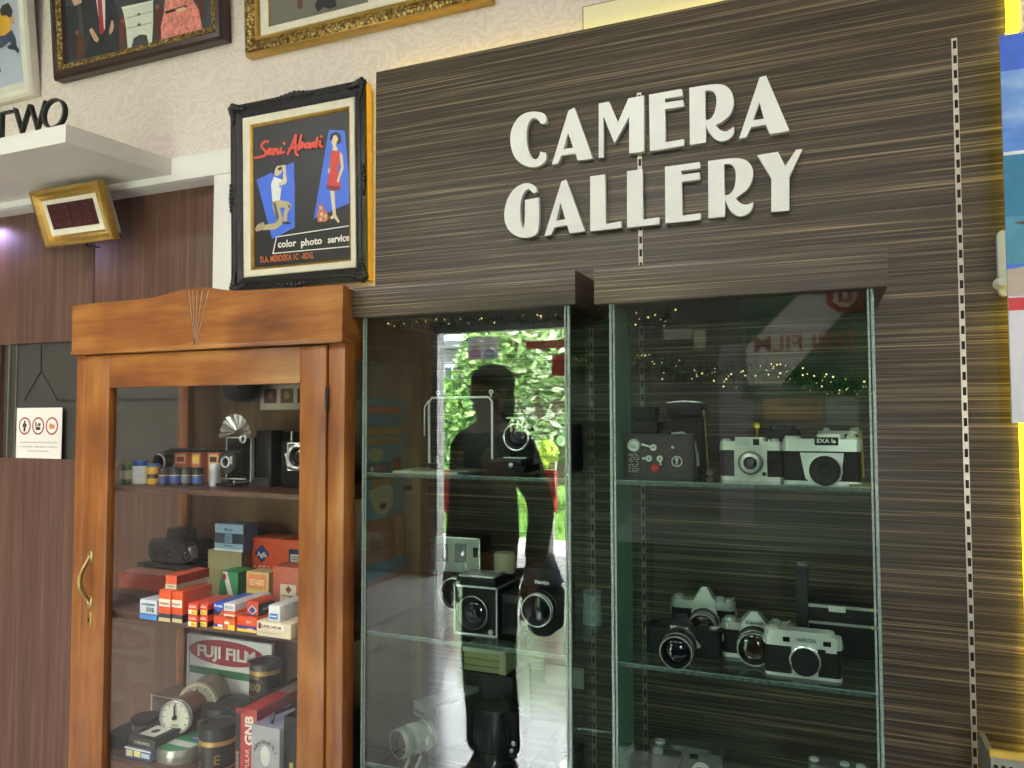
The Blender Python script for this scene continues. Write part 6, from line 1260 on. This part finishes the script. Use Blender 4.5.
mb = MB(); mb.lathe([(0, 0), (r*.92, 0), (r*.92, hC*.3), (r, hC*.33), (r, hC*.80), (r*.96, hC*.82), (r*.96, hC*.95), (r*.88, hC), (0, hC)], BL, seg=36)
for k in range(32): a = 2*PI*k/32; mb.boxc((r*math.cos(a), r*math.sin(a), hC*.55), (.002, .002, hC*.25), BL)
mb.text('135mm', .008, mat('b9bcbc', .4), FACE(0, -r*.965, hC*.87), .0002, 'CENTER') if False else None
mb.build('barrel', t)
mb = MB(); mb.box(r*.7, r*1.25, -.02, .02, hC*.2, hC*.98, BLACK, bev=.004); mb.ell((r*1.1, -.024, hC*.48), (.006, .004, .006), CHROME); mb.ell((r*1.0, -.024, hC*.36), (.005, .004, .005), CHROME); mb.build('mount_foot', t)
# stray small camera far inside the bottom shelf
Y = 1.62; x, wC, hC = fit(574, 600, 745, Y, Z3)
t = thing('small_camera', 'small black camera with chrome levers by the inner side glass on the bottom shelf', 'camera', (x-.04, Y, Z3)); mb = MB(); slab(mb, .06, .04, 0, hC, BLACK, .008); mb.build('body', t); mb = MB(); mb.tube([(-.01, -.022, hC*.8), (.006, -.026, hC*.9), (.016, -.022, hC*.8)], .003, CHROME); mb.build('lever', t); 
mb = MB(); mb.cyl(.014, 0, .012, CHROME, 'y', (0, -.02, hC*.5)); mb.build('lens', t)
# ---------------- tinsel garlands with small warm lights
def garland(label, pts, Y, n, spread, bulbs, seed, loose=.012):
    rnd = random.Random(seed); P = [at(x, y, Y) for x, y in pts]
    t = thing('garland', label, 'garland', P[0])
    def pos(u):
        u *= len(P)-1; i = min(int(u), len(P)-2); return P[i].lerp(P[i+1], u-i)
    TG = [mat('28502f', .45, .2, .3, 30), mat('3c6b38', .4, .3, .3, 30), mat('16341f', .5, 0, .3, 30)]
    mb = MB()
    for k in range(n):
        c = pos(rnd.random())-P[0]; a = Vector((rnd.gauss(0, 1), rnd.gauss(0, .5), rnd.gauss(0, 1))).normalized(); l = rnd.uniform(.3, 1)*spread
        s_ = a.orthogonal().normalized()*.0012; e = c+a*l
        mb.raw([c-s_, c+s_, e+s_*.4, e-s_*.4], [(0, 1, 2, 3)], rnd.choice(TG), None, False)
    mb.tube([p-P[0] for p in P], .0015, TG[2], 5); mb.build('tinsel', t, recalc=False)['kind'] = 'stuff'
    mb = MB(); G = emit('ffd98a', 2.2, 'warm_bulb')
    for k in range(bulbs):
        c = pos(rnd.random())-P[0]+Vector((rnd.gauss(0, loose), rnd.uniform(-.012, 0), rnd.gauss(0, loose))); r = rnd.choice((.0011, .0014, .0020)); mb.ell(c, (r, r, r), G, seg=6, rings=4)
    mb.build('fairy_lights', t)
garland('green tinsel garland with warm fairy lights hung across the case of silver cameras', [(628, 352), (655, 362), (690, 374), (730, 373), (770, 368), (805, 376), (840, 386), (866, 384)], 1.80, 1500, .038, 70, 5)
garland('short green tinsel swag at the top corner of the case of silver cameras', [(604, 318), (618, 326), (634, 322), (648, 314), (662, 322), (670, 314)], 1.62, 420, .022, 16, 6, .007)
garland('green tinsel swag along the top of the case that mirrors the doorway', [(382, 317), (398, 325), (418, 320), (440, 324), (470, 320), (500, 319), (530, 322), (560, 318)], 1.56, 620, .020, 22, 8, .006)
# ------------------------------------------------------------------ the shop behind the viewer and the garden outside, mirrored in the panes
for (lx, ly) in LAMPS:
    t = thing('ceiling_lamp', 'recessed white ceiling lamp panel, one of six out of direct view', 'lamp', (lx, ly, CEIL-.03), group='recessed ceiling lamps')
    mb = MB()
    for a, b, c, d in ((-.57, .57, -.16, -.14), (-.57, .57, .14, .16), (-.57, -.55, -.16, .16), (.55, .57, -.16, .16)): mb.box(a, b, c, d, -.012, .029, WHITE)
    mb.build('frame', t)
    mb = MB(); mb.box(-.55, .55, -.14, .14, -.002, .006, emit('fff4e4', 5.0, 'lamp_diffuser')); mb.build('diffuser', t)
def mpt(px, py, Yr): return atm(px, py, Yr)
# big green and white shop board
Yr = YB+.02
def mx(px): return mpt(px, 340, Yr).x
def mz(py, px=800): return mpt(px, py, Yr).z
x0, x1, z0, z1 = mx(744), mx(880), mz(398), mz(285)
t = thing('shop_board', 'green and white FUJI FILM board on the wall behind, mirrored in the pane', 'sign', ((x0+x1)/2, YB, z0))
bw, bh = x1-x0, z1-z0
BACKM = Matrix(((-1, 0, 0, bw/2), (0, 0, 1, .0215), (0, 1, 0, 0), (0, 0, 0, 1)))          # read from inside the shop
mb = MB(); mb.box(-bw/2, bw/2, 0, .02, 0, bh, mat('2c5a41', .4, 0, .05), bev=.002)
decorate(mb, BACKM, bw, bh, [('p', [(.05, 1), (.5, 1), (1, .45), (1, .12), (.72, .12)], 'd9d7d2')])
RD = 'b03038'
mb.text('FUJI FILM', bh*.2, mat(RD, .4), BACKM @ T(Vector((bw*.55, bh*.42, .001))), .0005, 'CENTER', bold=.003, width=bw*.74)
mb.shape([[(-.13, .13), (.13, .13), (.13, -.05), (.05, -.13), (-.13, -.13)], [(-.085, .085), (.085, .085), (.085, -.03), (.03, -.085), (-.085, -.085)]], .001, mat(RD, .4), BACKM @ T(Vector((bw*.24, bh*.86, .001))) @ Matrix.Diagonal((1, .8, 1, 1)))
mb.shape([[(-.05, .085), (-.02, .085), (-.02, -.02), (.02, -.02), (.02, .085), (.05, .085), (.05, -.05), (-.05, -.05)]], .001, mat(RD, .4), BACKM @ T(Vector((bw*.24, bh*.88, .001))))
mb.build('board', t)
mb = MB()
for s in (-1, 1): mb.box(s*bw/2-.012, s*bw/2+.012, -.001, .03, -.01, bh+.01, ALU)
mb.build('frame', t)
# ochre notice board and pale sheets
def panel(name, label, cat, px0, px1, py0, py1, col, lines=0, lcol='6d4a1c', Y_=YB):
    a, b = mpt(px0, py1, Y_), mpt(px1, py0, Y_); x0, x1 = a.x, b.x; z0 = min(a.z, b.z); h = abs(a.z-b.z); w_ = x1-x0
    mb = MB(); mb.box(0, w_, 0, .015, 0, h, mat(col, .5, 0, .06), bev=.001); M_ = Matrix(((-1, 0, 0, w_), (0, 0, 1, .0152), (0, 1, 0, 0), (0, 0, 0, 1)))
    for k in range(lines): decorate(mb, M_, w_, h, [('r', .08, .86-.8*k/lines, .92-.2*(k % 2), .86-.8*k/lines+.35*.8/lines, lcol)])
    return tag(mb.build(name, None, (x0, Y_+.001, z0)), label, cat)
panel('notice_board', 'ochre notice board with brown bars, mirrored below the green board', 'board', 764, 822, 368, 420, 'b98a34', 4)
panel('poster', 'pale poster beside the ochre board on the wall behind the viewer', 'poster', 826, 858, 382, 425, 'a9b4b0', 2, '8a9692')
panel('poster', 'tall pale panel between ochre board and doorway on the wall behind the viewer', 'poster', 722, 752, 345, 600, '8d8590', 0)
panel('poster', 'small bright poster with two dark blocks high on the wall behind the viewer', 'poster', 664, 692, 326, 340, 'c9c5b6', 1, '55504a')
panel('poster', 'dark framed picture high on the wall behind the viewer', 'poster', 694, 706, 330, 350, 'd8d2b0', 0)
# hanging red signs in the doorway
def hang(label, word, px0, px1, py0, py1, Y_):
    a, b = mpt(px0, py1, Y_), mpt(px1, py0, Y_); x0, x1, z0, z1 = a.x, b.x, a.z, b.z; w_, h = x1-x0, z1-z0
    t = thing('hanging_sign', label, 'sign', ((x0+x1)/2, Y_, z0))
    mb = MB(); mb.box(-w_/2, w_/2, -.01, .01, 0, h, mat('d8382f', .4, 0, .05), bev=.001); mb.text(word, h*.55, mat('f6d8c0', .4), Matrix(((-1, 0, 0, 0), (0, 0, 1, .0105), (0, 1, 0, h*.3), (0, 0, 0, 1))), .0003, 'CENTER', bold=.001, width=w_*.5); mb.build('board', t)
    mb = MB()
    for s in (-.4, .4): mb.tube([(s*w_, 0, h), (s*w_, 0, CEIL-z0)], .003, ALU, 6)
    mb.build('chain', t)
hang('long red hanging sign at the street doorway', 'ANG', 526, 600, 338, 349, YB+.25)
hang('red hanging TOILET sign below the long one at the street doorway', 'TOILET', 552, 600, 353, 376, YB+.35)
# red bollards / strips beside the doorway
for i, (px0, px1, lab) in enumerate(((445.5, 453, 'red and white strip post at the far jamb of the street doorway'), (544, 556, 'red and white strip post inside the street doorway'))):
    Y_ = YB-.35 if i == 0 else YB-.5; a, b = mpt(px0, 512, Y_), mpt(px1, 470, Y_)
    t = thing('strip_post', lab, 'post', ((a.x+b.x)/2, Y_, -.05)); wq = b.x-a.x
    mb = MB(); mb.box(-wq/2, wq/2, -.04, .04, a.z+.05, b.z+.05, mat('c8241c', .4, 0, .05), bev=.004); mb.build('red_band', t)
    mb = MB(); mb.box(-wq*.3, wq*.3, -.03, .03, .0, a.z+.05, mat('d8d8d0', .4), bev=.004); mb.build('shaft', t)
# ground outside; unseen yard paved to keep green bounce light down
def grassm():
    return mat('57802c', .8, 0, .45, 25, .6, 120, name='lawn_grass')
sbox('ground', -14, -.9, -16, -6.0, -.12, -.045, grassm()); sbox('ground', -.9, 8, -16, -6.0, -.12, -.042, mat('a8a4a2', .7, 0, .08, 8, name='yard_paving')); sbox('pavement', -14, 8, -6.0, YB-.13, -.12, -.04, mat('a8a4a2', .7, 0, .08, 8, name='outdoor_paving'))
mb = MB(); rnd = random.Random(4); GR = [mat('6d9a34', .7, 0, .3, 20), mat('4d7a26', .7, 0, .3, 20)]
for k in range(5200):
    x, y = rnd.uniform(-7.5, -1.0), rnd.uniform(-10.5, -6.0); h = rnd.uniform(.05, .14); a = rnd.uniform(0, PI); dx, dy = .008*math.cos(a), .008*math.sin(a); lx, ly = rnd.gauss(0, .03), rnd.gauss(0, .03)
    mb.raw([(x-dx, y-dy, -.046), (x+dx, y+dy, -.046), (x+lx, y+ly, h)], [(0, 1, 2)], rnd.choice(GR), None, False)
o = mb.build('grass', recalc=False); o['kind'] = 'stuff'; o['label'] = 'sunlit lawn grass outside the street doorway, mirrored in the pane'; o['category'] = 'grass'
sbox('wall_street', -16, 9, -16.2, -16, 0, 2.2, mat('b7b4aa', .7, 0, .08, 3, name='garden_wall'))
sbox('roof', DOORX0-1.5, DOORX1+1.5, YB-1.0, YB-.15, 2.50, 2.62, mat('c9cbb8', .6, 0, .04, 5, name='porch_soffit'))
sbox('roof', XL-.1, XR+.1, YB-.15, 2.2, CEIL+.1, CEIL+.3, mat('6a6a68', .8))
def leafy(mb, c, rad, n, size, mats, rnd):
    for k in range(n):
        v = Vector((rnd.gauss(0, 1), rnd.gauss(0, 1), rnd.gauss(0, 1))).normalized()*(rnd.random()**.45)
        p = Vector(c)+Vector((v.x*rad[0], v.y*rad[1], v.z*rad[2]))
        a = Vector((rnd.gauss(0, 1), rnd.gauss(0, 1), rnd.gauss(0, .6))).normalized(); b = a.orthogonal().normalized(); b = Matrix.Rotation(rnd.uniform(0, 6.28), 3, a) @ b
        s_ = size*rnd.uniform(.6, 1.3)
        mb.raw([p-a*s_, p+b*s_*.42, p+a*s_, p-b*s_*.42], [(0, 1, 2, 3)], rnd.choice(mats), None, False)
LM = lambda *cs: [mat(c, .5, 0, .25, 12) for c in cs]
BARK = mat('6a5c4a', .85, 0, .25, 18, .6, 60, name='bark')
def tree(label, base, trunk, blobs, n, size, mats, seed, name='garden_tree'):
    rnd = random.Random(seed); t = thing(name, label, 'tree', base, group=None)
    B = Vector(base)
    mb = MB()
    for pts, r in trunk: mb.tube([Vector(p)-B for p in pts], r, BARK, 8)
    mb.build('trunk', t)
    mb = MB()
    for c, rad, f in blobs: leafy(mb, Vector(c)-B, rad, int(n*f), size, mats, rnd)
    mb.build('foliage', t, recalc=False)['kind'] = 'stuff'
    return t
Yt = -8.2
c1 = mpt(466, 410, Yt); c2 = mpt(486, 360, Yt); c0 = mpt(462, 455, Yt)
tree('leafy green tree at the far jamb of the street doorway', (c1.x, Yt, -.045), [([(c1.x, Yt, -.06), (c1.x+.05, Yt, 1.2), (c2.x, Yt, 3.2)], [.09, .07, .03])], [(c1, (.55, .5, .7), 1), (c2, (.5, .5, .55), .8), (c0, (.4, .4, .4), .5)], 1500, .085, LM('74a34c', '9cc46c', '5b8a44', 'c4dca2'), 11)
Yt = -8.6
d1 = mpt(540, 375, Yt); d2 = mpt(565, 350, Yt); d3 = mpt(520, 345, Yt); b0 = mpt(548, 452, Yt); b1 = mpt(541, 415, Yt); b2 = mpt(560, 395, Yt)
tree('tall pale-leaved tree with a forked trunk beyond the street doorway', (b0.x, Yt, -.045), [([(b0.x+.05, Yt, -.06), b0, b1, d3], [.12, .10, .075, .03]), ([b0, mpt(548, 425, Yt), b2, d2], [.09, .075, .06, .03])], [(d1, (.75, .6, .5), 1.0), (d2, (.7, .6, .6), .9), (d3, (.55, .5, .55), .8), (mpt(556, 430, Yt), (.35, .35, .3), .25)], 1100, .10, LM('96b972', 'c8ddaa', '76a05c', 'e3edd0'), 12)
Yt = -6.3
e1 = mpt(541, 478, Yt); e2 = mpt(547, 452, Yt); e3 = mpt(535, 500, Yt)
tree('bright yellow-green bush at the lawn edge beyond the doorway', (e1.x, Yt, -.045), [([(e1.x, Yt, -.06), e1], [.03, .015])], [(e1, (.16, .2, .25), 1), (e2, (.14, .2, .18), .6), (e3, (.16, .2, .2), .6)], 420, .05, LM('a9c93a', 'c5dc5a', '7fa62c'), 13, 'garden_bush')
Yt = -13.5
for i, (px, py, sd, lab) in enumerate(((452, 400, 14, 'distant green tree by the far end of the garden wall'), (500, 380, 15, 'distant green tree in the middle of the garden wall'), (560, 390, 16, 'distant green tree by the near end of the garden wall'))):
    f1_ = mpt(px, py, Yt); tree(lab, (f1_.x, Yt, -.045), [([(f1_.x, Yt, -.06), (f1_.x+.1, Yt, 2.0)], [.12, .05])], [(f1_, (1.0, .7, 1.1), 1), ((f1_.x+.2, Yt, f1_.z-1.0), (.9, .7, .7), .6)], 480, .13, LM('6f9650', '92b577', '4d7438'), sd)
# house and banner outside
h0, h1 = mpt(440, 378, -10.5), mpt(466, 333, -10.5)
t = thing('garden_house', 'grey house with a white framed window beyond the garden', 'house', ((h0.x+h1.x)/2, -10.5, -.045)); wq = h1.x-h0.x
mb = MB(); mb.box(-wq/2-1, wq/2, -2, 0, 0, 2.9, mat('8d9296', .7, 0, .08)); mb.build('wall', t); mb = MB(); mb.box(-.22, .22, -.02, .03, 1.5, 2.6, mat('dfe3e0', .5)); mb.box(-.16, -.02, .03, .035, 1.56, 2.54, mat('4a5254', .3)); mb.box(.02, .16, .03, .035, 1.56, 2.54, mat('4a5254', .3)); mb.build('window', t)
mb = MB(); mb.box(-wq/2-1.1, wq/2+.15, -2.1, .25, 2.9, 3.05, mat('6d7276', .7)); mb.build('roof', t)
Yt = -4.3; a, b = mpt(468, 360, Yt), mpt(498, 336, Yt); wq, hq = b.x-a.x, b.z-a.z
mb = MB(); mb.box(-wq/2, wq/2, -.004, .004, 0, hq, mat('d5cfdc', .6, 0, .06)); M_ = Matrix(((-1, 0, 0, wq/2), (0, 0, 1, .0045), (0, 1, 0, 0), (0, 0, 0, 1)))
decorate(mb, M_, wq, hq, [('p', [(.1, .0), (.5, .1), (.45, .35), (.3, .6), (.12, .3)], '8a9ab8'), ('p', [(.55, .05), (.95, .05), (.9, .5), (.75, .65), (.6, .4)], 'b98aa8')]); tag(mb.build('banner', None, ((a.x+b.x)/2, Yt, a.z)), 'pale printed banner hung under the porch outside the street doorway', 'banner')

# ------------------------------------------------------------------ the bystander mirrored in the pane
def skin_body(name, parent, verts, edges, m, levels=2, root=0):
    me = bpy.data.meshes.new(name); me.from_pydata([v[:3] for v in verts], edges, []); o = bpy.data.objects.new(name, me); COL.objects.link(o)
    sk = o.modifiers.new('skin', 'SKIN'); sk.use_smooth_shade = True
    ss = o.modifiers.new('sub', 'SUBSURF'); ss.levels = levels; ss.render_levels = levels
    for i, v in enumerate(verts):
        s_ = me.skin_vertices[0].data[i]; r = v[3]; s_.radius = r if isinstance(r, tuple) else (r, r); s_.use_root = (i == root)
    me.materials.append(m); o.parent = parent; return o
pc_ = mpt(490, 500, .12); PX, PYY = pc_.x, .12
t = thing('person', 'person in dark clothes with a shoulder bag, mirrored in the pane', 'person', (PX, PYY, 0), rz=.35)
SKIN = mat('b98a6e', .5, 0, .05, 30, name='skin')
V = [(0, 0, .95, (.13, .10)), (0, 0, 1.12, (.125, .095)), (0, .01, 1.30, (.15, .10)), (0, 0, 1.42, (.10, .075)), (0, .005, 1.47, .052), (0, .01, 1.535, .062), (0, .012, 1.60, (.076, .092)), (0, .0, 1.665, (.066, .078))]
Ed = [(0, 1), (1, 2), (2, 3), (3, 4), (4, 5), (5, 6), (6, 7)]
def chain(start, pts):
    p = start
    for q in pts: V.append(q); Ed.append((p, len(V)-1)); p = len(V)-1
    return p
for s in (-1, 1):
    chain(0, [(s*.058, 0, .88, .070), (s*.056, .015, .50, .052), (s*.058, -.01, .28, .050), (s*.062, -.02, .085, .036), (s*.066, .06, .035, .036), (s*.07, .15, .025, .028)])
hands = {}
hands[-1] = chain(3, [(-.16, 0, 1.395, .052), (-.185, -.01, 1.12, .042), (-.167, .06, .88, .032), (-.16, .08, .82, (.026, .036))])
hands[1] = chain(3, [(.17, 0, 1.395, .052), (.26, -.02, 1.13, .042), (.27, .05, .90, .032), (.275, .07, .84, (.026, .036))])
for s in (-1, 1):
    hx, hy, hz = V[hands[s]][:3]
    for k, (dy, l) in enumerate(((.032, .068), (.011, .076), (-.010, .070), (-.030, .056))):
        chain(hands[s], [(hx, hy+dy, hz-.045, .0095), (hx-s*.006, hy+dy, hz-.045-l*.55, .0085), (hx-s*.022, hy+dy, hz-.045-l, .007)])
    chain(hands[s], [(hx-s*.012, hy+.042, hz-.012, .010), (hx-s*.02, hy+.055, hz-.045, .008)])
body = skin_body('body', t, V, Ed, SKIN)
mb = MB()
mb.ell((0, .10, 1.585), (.011, .018, .020), SKIN); mb.ell((0, .088, 1.545), (.022, .008, .006), mat('96584e', .5))
for s in (-1, 1): mb.ell((s*.078, .005, 1.595), (.010, .018, .028), SKIN); mb.ell((s*.030, .088, 1.607), (.011, .008, .006), mat('e6e0d8', .3)); mb.ell((s*.030, .095, 1.607), (.005, .003, .005), mat('201812', .2)); mb.ell((s*.030, .092, 1.625), (.016, .006, .004), mat('1b1512', .6))
mb.build('face', t)
mb = MB(); HR = mat('17130f', .5, 0, .2, 80, .4, 200, name='black_hair'); mb.ell((0, -.018, 1.645), (.090, .100, .080), HR, seg=24, rings=14); mb.ell((0, -.062, 1.56), (.072, .052, .095), HR, seg=20); mb.build('hair', t)
DK = mat('15161a', .75, 0, .15, 40, .2, 200, name='dark_cloth'); DK2 = mat('1b1c22', .8, 0, .15, 40, .2, 200, name='dark_trousers')
V2 = [(0, 0, .93, (.145, .115)), (0, 0, 1.02, (.14, .115)), (0, .005, 1.16, (.14, .11)), (0, .01, 1.31, (.155, .11)), (0, 0, 1.425, (.11, .085)), (0, 0, 1.462, .065)]
E2 = [(0, 1), (1, 2), (2, 3), (3, 4), (4, 5)]
for pts in (((-.165, 0, 1.395, .062), (-.19, -.01, 1.12, .054), (-.17, .05, .91, .045)), ((.175, 0, 1.395, .064), (.265, -.02, 1.13, .056), (.272, .04, .93, .045))):
    p = 4
    for q in pts: V2.append(q); E2.append((p, len(V2)-1)); p = len(V2)-1
skin_body('jacket', t, V2, E2, DK)
V3 = [(0, 0, .93, (.125, .105))]; E3 = []
for s in (-1, 1):
    p = 0
    for q in ((s*.058, 0, .86, .082), (s*.056, .015, .50, .076), (s*.058, -.01, .28, .074), (s*.062, -.015, .10, .070)): V3.append(q); E3.append((p, len(V3)-1)); p = len(V3)-1
skin_body('trousers', t, V3, E3, DK2)
for s in (-1, 1):
    mb = MB(); mb.prism(rrect(.086, .27, .04, 5, s*.068, .065), 0, .03, mat('2a2a2c', .6)); mb.ell((s*.068, .075, .035), (.043, .12, .035), mat('1a1a1c', .5)); mb.ell((s*.066, -.02, .07), (.045, .06, .05), mat('1a1a1c', .5)); mb.build('shoe', t)
bp = mpt(545, 606, .16); 
b_ = thing('shoulder_bag', 'small dark bag with a pale flap carried by the bystander in dark clothes', 'bag', (bp.x, .15, bp.z-.10))
mb = MB(); mb.prism(rrect(.12, .20, .05, 5, 0, .09), -.05, .05, mat('1b1a1c', .6, 0, .15, 60, .3), 'y'); mb.build('body', b_)
mb = MB(); mb.prism([(-.03, .30), (.02, .30), (.065, .19), (-.06, .19)], -.03, .03, mat('8f9cc0', .6, 0, .1), 'y'); mb.build('flap', b_)
mb = MB(); hx = PX+.26-bp.x; mb.tube([(0, 0, .28), (hx*.5, .02, .40), (-.20, .02, 1.42-(bp.z-.10)), (-.24, -.02, 1.40-(bp.z-.10)), (hx*.5-.03, -.04, .40), (-.01, -.01, .28)], .008, mat('222226', .6)); mb.build('strap', b_)

# unseen counter, added to keep floor glare out of the right-hand panes
t = thing('added_counter', 'long dark counter added behind the viewer to block floor reflections in the lower panes', 'counter', (.75, -.72, 0))
mb = MB(); mb.box(-1.70, 1.70, -.30, .30, .06, .90, mat('1c1a19', .6, 0, .15, 10), bev=.004); mb.box(-1.66, 1.66, -.26, .26, 0, .06, BLACK); mb.build('carcass', t)
mb = MB(); mb.box(-1.74, 1.74, -.33, .33, .90, .935, mat('2b2826', .5, 0, .1, 10), bev=.004); mb.build('worktop', t)
